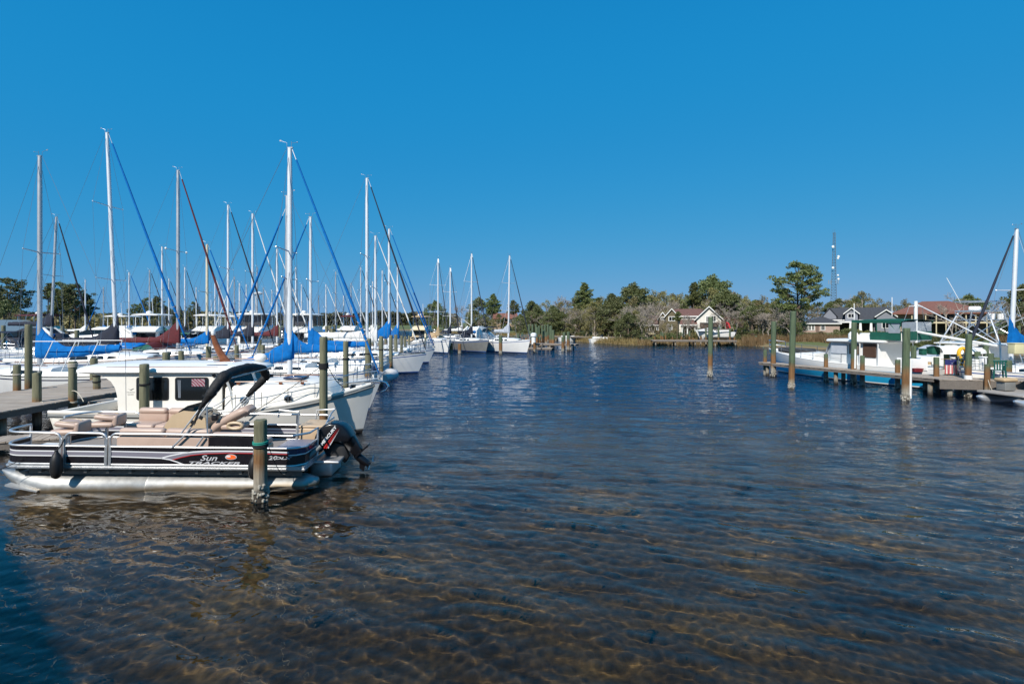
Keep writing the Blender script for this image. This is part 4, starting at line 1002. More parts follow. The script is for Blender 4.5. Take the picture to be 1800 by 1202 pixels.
# emblem and name by the aft edge of the cabin side
c = T_(230, 684, -1.22); mb = MB()
pts = [Vector((c.x + u, -1.224, c.z - v)) for u, v in ((-.09, -.025), (-.05, -.005), (0, .018), (.05, -.005), (.09, -.025))]
mb.tube(pts, [.006, .010, .013, .010, .006], 6); mb.obj('bird_emblem', GREYH, tw)
c = T_(230, 689.5, -1.222); text('lettering', 'NORTH', .055, GREYH, tw, (c.x, -1.2225, c.z), (R(90), 0, 0), 1.25)
c = T_(230, 693.5, -1.222); text('lettering', 'PACIFIC', .05, GREYH, tw, (c.x, -1.2225, c.z), (R(90), 0, 0), 1.05)
o = MB().lathe([(.05, 0), (.05, -.03)], (.22, -1.22, 1.95), 12, axis='y').obj('horn_vent', BLACKP, tw)
mb = MB(); a = T_(365, 714, -1.3); mb.tube([T_(352, 716, -1.3), T_(372, 716, -1.3), T_(388, 708, -1.28), T_(398, 698, -1.26), T_(405, 695, -1.25), T_(440, 692, -1.22)], .012, 6); mb.obj('side_grabrail', STEEL, tw)
mb = MB()
for a, b in (((205, 727), (262, 727)), ((205, 722), (205, 738))): mb.tube([T_(*a, -1.42), T_(*b, -1.42)], .012, 6)
mb.tube([T_(176, 728, -1.42), T_(176, 738, -1.42)], .015, 6); mb.obj('cleat_rail', STEEL, tw)

# ------------------------------------------------------------------ ropes between boats and pilings
def rope(name, label, a, b, sag, r=.011, m=ROPEB, group='mooring lines'):
    a, b = Vector(a), Vector(b); mb = MB()
    mb.tube([a.lerp(b, k / 14) - Vector((0, 0, sag * 4 * (k / 14) * (1 - k / 14))) for k in range(15)], r, 6)
    o = mb.obj(name, m); tag(o, label, 'rope', group); return o
pB = D(569, 640, 15.2); twp = Vector((-9.05, 16.4, 0))
rope('mooring_rope', 'black mooring line from the tall piling down past the trawler bow', pB, D(430, 733, 14.95), .05)
rope('mooring_rope', 'black mooring line looping from the tall piling to the trawler windlass', pB + Vector((.1, 0, .0)), twp + Vector((4.0, -.2, 1.55)), .30)
rope('mooring_rope', 'thin black line from the nearest piling to the pontoon boat stern', D(473, 786, 10.1), PM @ L_(512, 835, .2), .22, .007)
rope('mooring_rope', 'thin black line crossing the pontoon boat bow at the left edge of the photo', D(-20, 832, 10.3), PM @ L_(40, 806, .0), .02, .008)
rope('mooring_rope', 'white line sagging from the dock piling beside the pontoon boat bow', D(70, 709, 17.4), D(83, 736, 17.2), -.25, .012, ROPEW)
rope('mooring_rope', 'white line along the near edge of the planked dock', D(-10, 716, 17.2), D(58, 709, 17.4), .02, .012, ROPEW)
rope('mooring_rope', 'white line hanging from the piling where the dock meets the trawler', D(120, 692, 18.1), D(147, 706, 17.3), -.22, .014, ROPEW)
# ------------------------------------------------------------------ left marina: pilings, docks
A_ = 'pilings of the near slips'
piling(458, 738, 10.1, .125, 'short weathered piling with teal rope ring, standing before the pontoon boat', bands=((1.14, ROPET, 'rope_ring'), (1.08, ROPEB, 'rope_ring')), barn=True)
piling(569, 592, 15.2, .118, 'tall green brown piling behind the tilted black outboard', bands=((2.22, ROPEB, 'rope_wrap'), (2.28, ROPEB, 'rope_wrap'), (2.16, ROPEB, 'rope_wrap')))
piling(254, 640, 14.85, .125, 'olive piling in front of the dark cabin window of the white trawler', bands=((1.72, ROPEB, 'rope_wrap'),))
piling(128, 635, 18.0, .125, 'piling with white rope at the corner where dock and trawler cockpit meet', bands=((2.05, ROPEW, 'rope_wrap'), (1.98, ROPEW, 'rope_wrap'), (.72, ROPEW, 'rope_wrap')))
piling(65, 655, 17.5, .122, 'short dock piling left of the white rope piling, by the pontoon boat bow', bands=((.75, ROPEW, 'rope_wrap'),))
piling(30, 641, 20.4, .125, 'short piling on the far edge of the dock, left of the tall one', bands=((1.45, ROPEW, 'rope_wrap'),))
piling(50, 570, 21.6, .13, 'tall dark piling at the left, before the blue covered sailboat')
piling(170, 651, 20.9, .125, 'short piling seen under the roof overhang of the trawler', bands=((1.35, ROPEB, 'rope_wrap'), (1.1, ROPEB, 'rope_wrap')))
piling(608, 600, 18.6, .10, 'slim piling just right of the tall one, behind the trawler bow', bands=((2.2, ROPEB, 'rope_wrap'),))
piling(647, 595, 26.0, .155, 'stout piling beside the foot of the steep blue furled jib', bands=((1.95, ROPEB, 'rope_wrap'),))
piling(670, 591, 29.0, .125, 'rust footed piling right of the stout one, by the hanging outboard', bands=((2.0, ROPEB, 'rope_wrap'),))
piling(687, 589, 33.0, .12, 'piling just left of the grey bow of the sailboat with furled black jib')
piling(696, 588, 37.5, .13, 'piling standing over the foredeck of the sailboat with furled black jib')
for px, yt, Y, lab in ((706, 590, 43, 'thin piling in the row receding past the white bows, fifth from the tall pair'), (712, 591, 48, 'far thin piling near the foot of the white furled jib'), (719, 590, 53, 'far thin piling left of the tan canopied boat'), (748, 593, 58, 'rusty piling at the left bow of the pale sailboat beyond the row')): piling(px, yt, Y, .12, lab)
deck('wooden_dock', 'grey planked main dock running back between the two rows of boats', ((-17.6, 9.2), (-17.6, 66)), .82, 4.3)
deck('finger_pier', 'low grey finger pier beside the trawler cockpit', ((-15.4, 19.0), (-8.6, 19.4)), .66, .9)
deck('finger_pier', 'low grey finger pier between the second and third near slips', ((-15.4, 24.6), (-8.6, 24.8)), .66, .9)
deck('finger_pier', 'low grey finger pier beside the black covered sailboat', ((-19.8, 29), (-27, 29)), .66, .9)
deck('finger_pier', 'low narrow float under the dock edge at the left of the photo', ((-16.0, 13.2), (-12.4, 14.6)), .34, .9, under=False)
g_ = 'short pilings along the main dock'
k = 0
rg = random.Random(11)
for Y, X in [(22.6, -15.25), (24.3, -19.85), (26.4, -15.25), (27.3, -19.9), (29.6, -15.2), (30.8, -19.9), (32.9, -15.25), (33.7, -19.9), (35.3, -17.2), (36.2, -15.25), (36.9, -19.9), (39.5, -15.2), (40.2, -19.9), (43, -15.25), (43.6, -19.9), (46.5, -15.25), (47.3, -19.9), (50, -15.2), (51, -19.9), (54, -15.2), (55, -19.9), (59, -15.2), (60, -19.9)]:
    piling(0, 0, Y, .15, 'short green timber piling along the main dock between the sailboats', group=g_, X=X + rg.uniform(-.1, .1), zt=rg.uniform(1.75, 2.25) if rg.random() < .8 else 1.4, lean=(rg.uniform(-.02, .02), 0))
g2 = 'tall mooring pilings deep in the left marina'
for px, yt, Y in ((6, 572, 48), (14, 570, 60), (110, 573, 52), (135, 580, 42), (157, 572, 62), (176, 572, 70), (282, 571, 62), (300, 568, 75), (345, 570, 66), (375, 568, 78), (420, 572, 60), (455, 574, 58), (470, 570, 70), (492, 575, 62), (574, 573, 55), (580, 573, 56), (584, 577, 50), (588, 571, 60), (600, 580, 66), (617, 584, 62), (632, 585, 70), (655, 586, 60), (678, 587, 66), (700, 588, 72), (730, 592, 74), (770, 598, 70)):
    piling(px, yt, Y, .16, 'tall mooring piling among the crowded boats of the left marina', group=g2)

# ------------------------------------------------------------------ left marina: sailboats
B_, N_, M_ = BCANV, NCANV, MCANV
sb = sailboat
r1, h1 = sb(70, 275, 25.5, 180, 8.8, 'white sailboat with bright blue sail cover under a white awning frame, left end', cover=B_, furl=None, spar=SPARG, mr=.10, ns=1, boom=4.1, cup=1.5, by=.1, bz=1.95, stripe=NAVY, longwin=1, frac=.99, cth=.2, sag=.1, toe=BLACKP, droop=.3)
mb = MB()                                    # white awning frame over the cabin
for s_ in (-.75, .75):
    mb.tube([(0.1 - 3.1, s_, 2.62), (.3, s_, 2.62)], .022, 6)
    for x in (-3.0, -1.9, -.8, .3): mb.tube([(x, s_, 2.62), (x + .55, s_ * 1.35, 1.0)], .022, 6)
mb.obj('awning_frame', WPVC, r1)
sb(205, 234, 32, 0, 11.2, 'tall white masted sailboat with black sail cover and long bright blue furled jib', cover=N_, furl=B_, fr=.12, ns=2, boom=4.2, bz=2.35, cup=1.5, lean=.6, mr=.105, lod=0, wrap=1, by=-.2, mt=.58, toe=TEAK)
sb(313, 300, 38, 0, 10.4, 'sailboat with maroon sail cover and maroon furled jib on a grey mast', cover=M_, furl=M_, fr=.12, ns=1, boots=1, boom=4.7, bz=2.2, cup=1.6, spar=SPARG, mr=.115, toe=TEAK, dodger=M_, wrap=1, mt=.57)
sb(364, 430, 42, 0, 8.0, 'sailboat on a tan mast with light blue sail cover, behind the maroon one', cover=B_, furl=B_, fr=.11, spar=SPART, boom=3.6, bz=2.0, cup=.9, mr=.1, ns=1, toe=TEAK, topping=1, wrap=1)
sb(401, 361, 46, 0, 9.6, 'sailboat with navy sail cover and black furled jib, behind the teak signal mast', cover=N_, furl=N_, fr=.11, boom=4.1, bz=2.3, ns=1, mr=.095, toe=TEAK, bimini=N_)
sb(444, 376, 50, 0, 9.6, 'sailboat with navy sail cover and slim white furled jib, left of the twin blue masts', cover=N_, furl=WCANV, fr=.1, boom=4.2, bz=2.4, ns=1, mr=.1, lod=1)
sb(487, 438, 54, 0, 8.8, 'sailboat with maroon striped sail cover and white furled jib, behind the twin blue masts', cover=M_, furl=WCANV, fr=.1, boom=3.6, bz=2.3, lod=1, mr=.09)
sb(89, 382, 45, 0, 9.2, 'grey masted sailboat with navy sail cover and black furled jib far left', cover=N_, furl=N_, fr=.12, spar=SPARG, boom=3.8, bz=3.4, lean=-.5, lod=1, ns=1, mr=.1, bimini=N_)
sb(509.5, 261, 20.4, 0, 8.3, 'sailboat with tall mast and blue cover drooping aft, right behind the white motor cruiser', cover=B_, furl=B_, fr=.09, spar=ALUP, ns=1, boom=2.9, bz=2.25, cup=.75, cth=.17, droop=-.65, mr=.095, F=.98, B=2.6, wrap=1, by=-.12, cab=.34, hull=GEL)
sb(505, 345, 27.4, 180, 8.0, 'sailboat bow to the dock, its bright blue jib slanting left from the twin masts', cover=B_, furl=B_, fr=.11, frac=.93, boom=3.1, bz=2.1, cup=1.4, mr=.1, spar=SPARG, ns=1, wrap=1, F=.95)
sb(546, 382, 31.6, 180, 8.4, 'sailboat bow to the dock with peaked blue sail cover and dark blue slanting jib', cover=B_, furl=B_, fr=.10, boom=3.4, bz=2.15, cup=1.3, mr=.085, ns=1, wrap=1)
sb(645, 314, 36, 0, 9.6, 'white sailboat with pale grey bow and black furled jib, ending the near row', cover=WCANV, furl=N_, fr=.10, ns=1, boom=4.4, bz=2.6, cup=.3, cth=.10, mr=.105, F=1.1, toe=BLACKP)
sb(660, 415, 40.5, 0, 8.2, 'sailboat with straight white furled jib, behind the one with black jib', cover=WCANV, furl=WCANV, fr=.085, boom=3.3, bz=2.2, mr=.09, lod=1)
sb(684, 403, 45, 0, 9.2, 'sailboat whose blue jib reaches farthest right in the near row', cover=B_, furl=B_, fr=.10, boom=3.6, bz=2.4, mr=.1, lod=1, cup=1.6)
sb(699, 467, 52, 0, 8.2, 'small sailboat with navy blue furled jib near the end of the row', cover=B_, furl=BCANV, fr=.09, boom=3, bz=2.1, mr=.09, lod=1, cup=1.5)
# outer four on the next pier
gO = 'sailboats on the outer pier'
sb(770, 455, 62, -62, 8.6, 'pale sailboat with tan canvas spray hood, leftmost of the four beyond the row', gO, cover=TANC, furl=N_, fr=.07, boom=3.1, bz=2.1, ns=2, mr=.09, lod=1, dodger=TANC, F=1.25)
sb(791.5, 471, 68, -62, 8.0, 'sailboat half hidden between the tan hooded one and the dark hulled one', gO, cover=N_, furl=N_, fr=.1, boom=3.2, bz=2.3, ns=2, mr=.1, lod=1)
sb(829, 446, 64, -55, 9.0, 'dark grey hulled sailboat of the four beyond the row', gO, hull=GREYH, cover=N_, furl=N_, fr=.09, boom=3.5, bz=2.3, ns=2, mr=.1, lod=1, dodger=N_, F=1.2, bimini=N_)
sb(893.5, 450, 62, -52, 9.4, 'white sailboat with two spreaders nearest the open water, rightmost of the four beyond the row', gO, cover=GREYC, furl=N_, fr=.09, boom=3.4, bz=2.5, ns=2, mr=.1, lod=1, lean=-.25, F=1.25, bimini=N_)
# far masts
gf = 'far sailboats crowding the back of the left marina'
kk = [(BCANV, 'blue'), (NCANV, 'black'), (WCANV, 'white'), (GCANV, 'green')]
for i, (px, yt, Y, hd, c) in enumerate(((227, 479, 72, 0, 0), (263, 475, 78, 0, 1), (285, 434, 60, 180, 3), (297, 490, 84, 0, 1), (412, 487, 86, 180, 2), (421, 498, 80, 0, 0), (433, 500, 92, 180, 1), (463, 506, 96, 0, 2), (478, 512, 90, 0, 0), (530, 500, 84, 0, 1), (560, 520, 84, 0, 2), (655, 495, 88, 0, 2), (672, 476, 78, 0, 1), (617, 498, 100, 0, 2), (345, 505, 105, 180, 1), (385, 512, 98, 0, 0), (500, 490, 75, 0, 1), (812, 560, 95, 0, 2), (150, 492, 90, 0, 2), (182, 505, 100, 180, 0), (325, 470, 82, 0, 1), (378, 488, 90, 0, 2), (452, 470, 78, 0, 0), (520, 470, 80, 180, 1), (573, 500, 92, 0, 2), (590, 478, 86, 0, 0), (604, 520, 96, 180, 2), (634, 470, 82, 0, 1))):
    m_, nm = kk[c]
    near = {227: 'left of the maroon covered boat', 263: 'behind the long blue jib at left', 285: 'its jib slanting left in front of the pines', 297: 'slim mast just right of the green jib', 412: 'between the maroon and black jibs', 421: 'short mast in the cluster behind the teak signal mast', 433: 'thin mast behind the black jib', 463: 'thin mast left of the twin masts', 478: 'low mast by the enclosed flybridge', 530: 'between the two peaked blue covers', 560: 'short mast right of the peaked blue cover', 655: 'thin mast by the grey bow boat', 672: 'behind the white jib near the row end', 617: 'far mast over the maroon canopied cruiser', 345: 'tiny mast by the lone small pine', 385: 'tiny mast left of the black jib', 500: 'thin mast just left of the twin masts', 150: 'far mast over the streamlined express cruiser', 182: 'small far mast right of the left pine group', 325: 'far mast just right of the grey mast', 378: 'far mast right of the tan mast', 452: 'far mast behind the wide white lamp head', 520: 'far mast right of the twin masts', 573: 'far mast over the enclosed round fronted hardtop', 590: 'far mast left of the maroon canopied cruiser', 604: 'tiny far mast by the maroon canopied cruiser', 634: 'far mast just left of the grey bow boat mast', 812: 'stub mast among the outer pier boats'}[px]
    sb(px, yt, Y, hd, 8.6, 'far sailboat with %s canvas, %s' % (nm, near), gf, cover=m_, furl=m_ if i % 4 != 2 else None, fr=.12, boom=3.3, bz=2.2, mr=.1, lod=2, spar=SPARG if i % 3 == 1 else ALUP, ns=1 + i % 2)
# ------------------------------------------------------------------ right dock, its pilings
gR = 'pilings of the right dock'
piling(1248, 557, 33.9, .15, 'lone tall green piling standing in the open water', PILEG, lean=(.01, 0), barn=True)
piling(1345, 615, 35.0, .115, 'low green piling at the outer tip of the right dock', PILEG)
piling(1359, 565, 34.0, .15, 'tall green piling at the outer end of the right dock', PILEG, barn=True, lean=(.012, 0))
piling(1391, 547, 27.7, .145, 'tallest green piling, before the bow of the blue hulled trawler', PILEG, barn=True, lean=(.025, 0))
piling(1452, 622, 31.0, .115, 'short piling on the dock front, second right of the tallest one', PILEG, barn=True)
piling(1500, 567, 29.6, .145, 'tall piling with a white pipe strip before the grey covered wheelhouse', PILEG, barn=True, lean=(.012, 0))
piling(1516, 625, 29.0, .115, 'short rust piling just right of the piling with a white strip', PILEG, barn=True)
piling(1578, 632, 27.4, .12, 'short rust piling just left of the piling with a long white pipe', PILEG, barn=True)
p9_ = piling(1591, 577, 23.2, .145, 'stout piling with a long white pipe down its right side', PILEG, barn=True, lean=(.02, 0))
piling(1646, 628, 25.6, .12, 'short rust piling at the step where the dock widens', PILEG, barn=True)
p11_ = piling(1701, 587, 24.4, .135, 'tall piling wrapped in white at its lower half', PILEG, barn=True, lean=(.02, 0))
piling(1735, 640, 23.8, .11, 'rust piling at the corner of the wide dock end', PILEG, barn=True)
for px, yt, Y, X_ in ((1466, 620, 33, 0), (1535, 625, 30.2, 0), (1606, 608, 28.6, 0), (1664, 622, 27.2, 0), (1685, 626, 26.4, 0), (1718, 618, 26.0, 0), (1733, 598, 27.5, 0), (1741, 621, 25.8, 0), (1752, 628, 26.5, 0), (1773, 633, 25.2, 0)):
    piling(px, yt, Y, .13, 'mooring post on the far side of the right dock', PILEG, group='posts on the far side of the right dock')
MB().tube([(.19, -.06, .1), (.21, -.06, 1.9)], .05, 10).obj('white_pipe', WPVC, p9_)
MB().tube([(-.02, -.17, .9), (.0, -.17, 2.0)], .045, 8).obj('white_strip', WPVC, [o for o in bpy.data.objects if o.get('label', '').startswith('tall piling with a white pipe')][0])
MB().lathe([(.158, .30), (.158, 1.02)], (.02, 0, 0), 16).obj('white_wrap', WPVC, p11_)
deck('wooden_dock', 'long narrow grey dock in front of the blue hulled trawler', ((17.35, 35.2), (20.9, 24.9)), .84, 1.1, seed=5, postdx=5.0, beamh=.14)
deck('wooden_dock', 'wide grey dock end with green chair at right', ((20.6, 25.6), (25.2, 24.5)), .84, 2.6, seed=6, beamh=.42)

# ------------------------------------------------------------------ blue hulled trawler
A, B_ = Vector((18.6, 38.0)), Vector((23.1, 27.4)); ctr = (A + B_) / 2; hd = math.atan2(A.y - B_.y, A.x - B_.x)
bt = thing('trawler_yacht', 'white trawler yacht with bright blue hull and dark green flybridge canopy at the right dock', 'trawler', (ctr.x + .47, ctr.y, 0), hd)
LB = (A - B_).length; bh = Hull(LB, 3.7, 1.0, rise=.62, stern=.86, rake=1.0, flare=.3, base=.08)
HBLUE = mat('sky_blue_hull', (.02, .34, .60), .35, var=.15, vscale=2)
bh.build(bt, [ANTIFB, HBLUE, GEL], [(.05, 2), (.11, 1), (.78, 2), (('s', .06), 2)], n=22)
bh.deck(bt, DECKW, 20)
mb = MB()
for s_ in (1, -1):
    mb = MB().tube(bh.rail(0, .99, .03, .03, 18, s_), .04, 6); mb.obj('rub_rail', GEL, bt)
def bsecs(x0, x1, w, z0, z1, n=5, rake=.0, fr=.0):
    return [(x0 + (x1 - x0) * k / (n - 1), w, w * .92, z0, z1, .08) for k in range(n)]
hz = bh.sz(.5)
house(bt, 'forward_cabin', GEL, [(1.2, 1.35, 1.2, hz - .1, hz + .45, .08), (2.6, 1.15, 1.0, hz, hz + .42, .08), (3.4, .85, .7, hz + .1, hz + .34, .05), (3.55, .75, .55, hz + .1, hz + .2, .03)])
wh = house(bt, 'wheelhouse', GEL, [(-4.2, 1.45, 1.4, .9, 2.36, .05), (.9, 1.45, 1.38, .9, 2.36, .05), (1.0, 1.4, 1.3, .9, 2.3, .05), (1.75, 1.25, 1.1, 1.0, 1.55, .05)])
MB().loft([[Vector((x + dx, y, z)) for x, y, z in ((1.02, -1.36, 2.3), (1.02, 1.36, 2.3), (1.9, 1.2, 1.42), (1.9, -1.2, 1.42))] for dx in (0, .05)], cap=True, sm=False).obj('windscreen_cover', GREYC, wh)
for s_ in (1, -1):
    MB().box((-.1, s_ * 1.47, 1.95), (1.7, .02, .62)).obj('window_cover', GREYC, wh)
    MB().box((-1.75, s_ * 1.47, 1.95), (1.1, .02, .62)).obj('window', mat('tinted_tan_window', (.16, .12, .09), .15), wh)
    MB().box((-3.3, s_ * 1.47, 1.9), (1.3, .02, .8)).obj('doorway', mat('dark_cabin_interior', (.07, .035, .02), .6), wh)
    mb = MB()
    for x in (-2.5, -4.3): mb = MB().tube([(x, s_ * 1.62, 1.0), (x, s_ * 1.62, 2.36)], .04, 8); mb.obj('roof_post', WPVC, bt)
MB().loft([[Vector((x * k + dx, y * k, z)) for x, y in ((1.75, 0), (1.55, -1.1), (1.0, -1.72), (-4.9, -1.72), (-4.9, 1.72), (1.0, 1.72), (1.55, 1.1))] for k, z, dx in ((.98, 2.36, 0), (1, 2.40, 0), (1, 2.46, 0), (.97, 2.52, 0))], cap=True).obj('boat_deck', GEL, bt)
fb = house(bt, 'flybridge', GEL, [(-3.2, 1.35, 1.3, 2.5, 3.05, .0), (.2, 1.35, 1.25, 2.5, 3.0, .0), (.75, 1.2, .9, 2.5, 2.98, .0), (1.15, 1.0, .6, 2.5, 2.6, .0)])
for s_ in (1, -1): MB().box((-1.9, s_ * 1.40, 2.82), (2.5, .04, .56)).obj('flybridge_cloth', GCANV, fb)
MB().box((-3.22, 0, 2.85), (.04, 2.7, .6)).obj('flybridge_cloth', GCANV, fb)
mb = MB(); mb.loft([[Vector((x, y, 3.98 + .16 * (1 - (y / 1.5) ** 2) - .03 * abs(x + 1.2) - (.0 if k else .14))) for y in [1.5 * (j / 5 - 1) for j in range(11)]] for k in (1,) for x in (.9, .5, -.2, -1.2, -2.2, -2.9, -3.3)], closed=False)
mb.box((-1.2, 1.49, 3.90), (4.1, .02, .22)).box((-1.2, -1.49, 3.90), (4.1, .02, .22)).box((.9, 0, 3.93), (.02, 3.0, .22)); mb.obj('canopy', GCANV, bt)
for x, x2 in ((.8, .6), (-1.2, -1.2), (-3.2, -2.9), (-2.2, -3.0)):
    for s_ in (1, -1): MB().tube([(x, s_ * 1.44, 3.9), (x2, s_ * 1.38, 2.9)], .035, 6).obj('canopy_pole', GCANV, bt)
CLR = mat('clear_vinyl', (.30, .33, .36), .15, var=.2)
for s_ in (1, -1): MB().box((-2.65, s_ * 1.43, 3.45), (.9, .012, .85)).obj('vinyl_curtain', CLR, bt)
MB().box((-3.2, 0, 3.45), (.012, 2.7, .85)).obj('vinyl_curtain', CLR, bt)
dm = MB(); dm.lathe([(.16, 0), (.24, .04), (.28, .2), (.26, .36), (.16, .48), (.03, .52)], (1.0, 1.1, 2.5), 16); dm.obj('radar_dome', GEL, bt)
MB().tube([(.95, 1.1, 3.0), (.95, 1.1, 4.7)], .025, 6).obj('antenna', WPVC, bt)
MB().tube([(-.9, .6, 3.9), (-.9, .6, 5.0)], .02, 6).obj('antenna', WPVC, bt)
mb = MB(); mb.rbox((-.2, -1.1, 2.75), (1.0, .12, .14), .04, rot=Matrix.Rotation(R(-48), 3, 'Y')); mb.obj('davit', ALUP, bt)
mx = -4.0; mb = MB(); mb.tube([(mx, 0, 2.4), (mx, 0, 4.75)], .09, 12); mb.obj('mast', WPVC, bt)
mb = MB(); mb.tube([(mx, -.6, 4.45), (mx, .6, 4.45)], .03, 6); mb.obj('mast_crosstree', WPVC, bt)
MB().tube([(mx - .1, 0, 3.0), (mx - 3.6, -.15, 2.35)], .065, 8).obj('boom', WPVC, bt)
mb = MB(); mb.tube([(mx, 0, 4.6), (mx - 3.5, -.1, 2.5)], .035, 6); mb.obj('boom_lift', ALU, bt)
for s_ in (.6, -.6): MB().tube([(mx, s_, 4.45), (mx + .2, s_ * 2.3, 2.5)], .012, 4).obj('mast_stay', WIRE, bt)
lifelines(bt, bh, .42, .92, .62, 7, .018, push=False, wr=.010)
mb = MB()
for s_ in (1, -1):
    mb = MB(); mb.rbox((-4.7, s_ * 1.62, 1.28), (1.5, .08, .62), .03); mb.obj('bulwark', GEL, bt)
MB().box((-3.4, -1.75, 1.12), (.9, .02, .26)).obj('boarding_gate', TANC, bt)
MB().rbox((3.4, .1, 1.62), (2.3, 1.0, .30), .12).obj('dinghy_cover', mat('dark_net', (.03, .032, .035), .8), bt)
# superstructure slides aft over the hull
for c in kids(bt):
    nm = c.name.split('.')[0]
    fx = (lambda x: .571 * x - .5) if nm in ('wheelhouse', 'boat_deck', 'roof_post') else (lambda x: .66 * x - 1.95) if nm in ('flybridge', 'canopy', 'canopy_pole', 'vinyl_curtain') else (lambda x: x - 2.2) if nm in ('radar_dome', 'antenna', 'davit') else None
    if fx:
        for d_ in [c] + kids(c):
            for v in d_.data.vertices:
                v.co.x = fx(v.co.x)
                if v.co.z > 2.7 and nm in ('canopy', 'canopy_pole', 'vinyl_curtain', 'flybridge'): v.co.z = 2.7 + (v.co.z - 2.7) * .74
# ------------------------------------------------------------------ boats behind it
def runabout(name, label, loc, hd, L, hullm=GEL, canvas=None, top=None, group=None, out=True, cat='motorboat'):
    t = thing(name, label, cat, loc, hd, group); h = Hull(L, .36 * L, .75, rise=.4, stern=.85, rake=.8, flare=.3)
    h.build(t, [GEL, hullm, GEL], [(.05, 2), (.1, 1), (('s', .14), 2), (('s', .05), 2)], n=14); h.deck(t, GEL, 12)
    house(t, 'cuddy', GEL, [(0, .32 * L / 2, .26 * L / 2, .7, 1.15, .06), (.22 * L, .28 * L / 2, .2 * L / 2, .8, 1.1, .06), (.32 * L, .2 * L / 2, .1 * L / 2, .9, .98, .03)])
    mb = MB()
    for s_ in (1, -1): mb.quad((.02 * L, s_ * .15 * L, 1.12), (.14 * L, s_ * .06 * L, 1.14), (.08 * L, s_ * .06 * L, 1.55), (-.05 * L, s_ * .14 * L, 1.5))
    mb.quad((.14 * L, -.06 * L, 1.14), (.14 * L, .06 * L, 1.14), (.08 * L, .06 * L, 1.55), (.08 * L, -.06 * L, 1.55)); mb.obj('windscreen', GLASSD, t)
    MB().rbox((-.2 * L, 0, 1.0), (.3 * L, .26 * L, .3), .08).obj('cockpit_seats', GEL, t)
    if canvas is not None:
        rings = [[Vector((x, y, z0 + hh * (1 - (y / (.17 * L)) ** 2))) for y in [.17 * L * (j / 4 - 1) for j in range(9)]] for x, z0, hh in ((.06 * L, 1.1, .4), (-.05 * L, 1.05, .75), (-.25 * L, .95, .75), (-.48 * L, .85, .3))]
        MB().loft(rings, closed=False).obj('canvas_cover', canvas, t)
    if top is not None:
        MB().loft([[Vector((x, y, 2.35 - .1 * (y / (.16 * L)) ** 2)) for y in [.16 * L * (j / 4 - 1) for j in range(9)]] for x in (.05 * L, -.1 * L, -.28 * L)], closed=False).obj('bimini', top, t)
        mb = MB()
        for x in (.05 * L, -.28 * L):
            for s_ in (1, -1): mb.tube([(-.1 * L, s_ * .16 * L, .85), (x, s_ * .16 * L, 2.27)], .02, 6)
        mb.obj('bimini_frame', STEEL, t)
    if out: MB().bulge([(-L / 2 - .4, 1.15), (-L / 2 - .02, 1.2), (-L / 2 - .02, .3), (-L / 2 - .25, .2)], .16).obj('outboard', BLKG, t)
    return t
runabout('motorboat', 'white motorboat with plain sides between the trawler and the reeds', (27.5, 41, 0), R(120), 6.5, canvas=NCANV)
runabout('motorboat', 'white motorboat behind the green canopied trawler near the tower boat', (28.5, 33, 0), R(105), 7, top=WCANV)
runabout('motorboat', 'white skiff with grey canvas moored below the brown roofed house', (33, 41, 0), R(100), 6, canvas=GREYC)
# sportfisher with tuna tower
sf = thing('sportfishing_boat', 'white fishing boat with a tall aluminium pipe tower and ladder', 'fishing boat', (27.0, 30.0, 0), R(112))
sh_ = Hull(9.6, 3.4, 1.0, rise=.7, stern=.88, rake=1.1, flare=.5); sh_.build(sf, [ANTIFB, GEL, GEL], [(.06, 2), (.12, 1), (('s', .2), 2), (('s', .08), 1)], n=18); sh_.deck(sf, DECKW, 16)
house(sf, 'cabin', GEL, [(-1.3, 1.3, 1.2, .9, 2.2, .06), (.6, 1.3, 1.15, .95, 2.15, .06), (1.5, 1.2, .9, 1.0, 1.5, .05), (3.0, .8, .5, 1.2, 1.4, .04)])
for s_ in (1, -1): MB().box((-.3, s_ * 1.29, 1.75), (1.5, .02, .4)).obj('window', GLASSD, sf)
MB().rbox((-.4, 0, 2.32), (3.4, 2.7, .07), .03).obj('hardtop', GEL, sf)
top = 4.2
for s_ in (1, -1):
    for x0, x1 in ((1.0, .35), (-1.9, -1.0)):
        MB().tube([(x0, s_ * 1.35, .95), (x0 * .98, s_ * 1.3, 2.35), (x1, s_ * .62, top)], .045, 8).obj('tower_leg', ALU, sf)
    MB().tube([(.99, s_ * 1.28, 2.4), (-1.3, s_ * .8, 4.0)], .028, 6).obj('tower_brace', ALU, sf)
    MB().tube([(-1.85, s_ * 1.28, 2.4), (.5, s_ * .75, 4.1)], .028, 6).obj('tower_brace', ALU, sf)
    MB().tube([(.45, s_ * .75, 3.7), (-1.25, s_ * .9, 3.7)], .028, 6).obj('tower_brace', ALU, sf)
for x in (.5, -1.2): MB().tube([(x, -.8, 3.7), (x, .8, 3.7)], .028, 6).obj('tower_brace', ALU, sf)
mb = MB()
for p_ in (((.5, -.75), (.5, .75)), ((.5, .75), (-1.15, .75)), ((-1.15, .75), (-1.15, -.75)), ((-1.15, -.75), (.5, -.75))):
    for z in (top, top + .55): mb = MB().tube([(*p_[0], z), (*p_[1], z)], .035, 7); mb.obj('tower_rail', ALU, sf)
MB().rbox((-.3, 0, top - .02), (1.5, 1.4, .06), .02).rbox((-.1, 0, top + .15), (.4, .6, .25), .08).obj('tower_platform', GEL, sf)
ld = MB().tube([(-2.15, -1.0, .9), (-1.25, -.75, top)], .028, 7).obj('tower_ladder', ALU, sf)
mb = MB().tube([(-2.15, -.55, .9), (-1.25, -.35, top)], .028, 7).obj('ladder_side', ALU, ld)
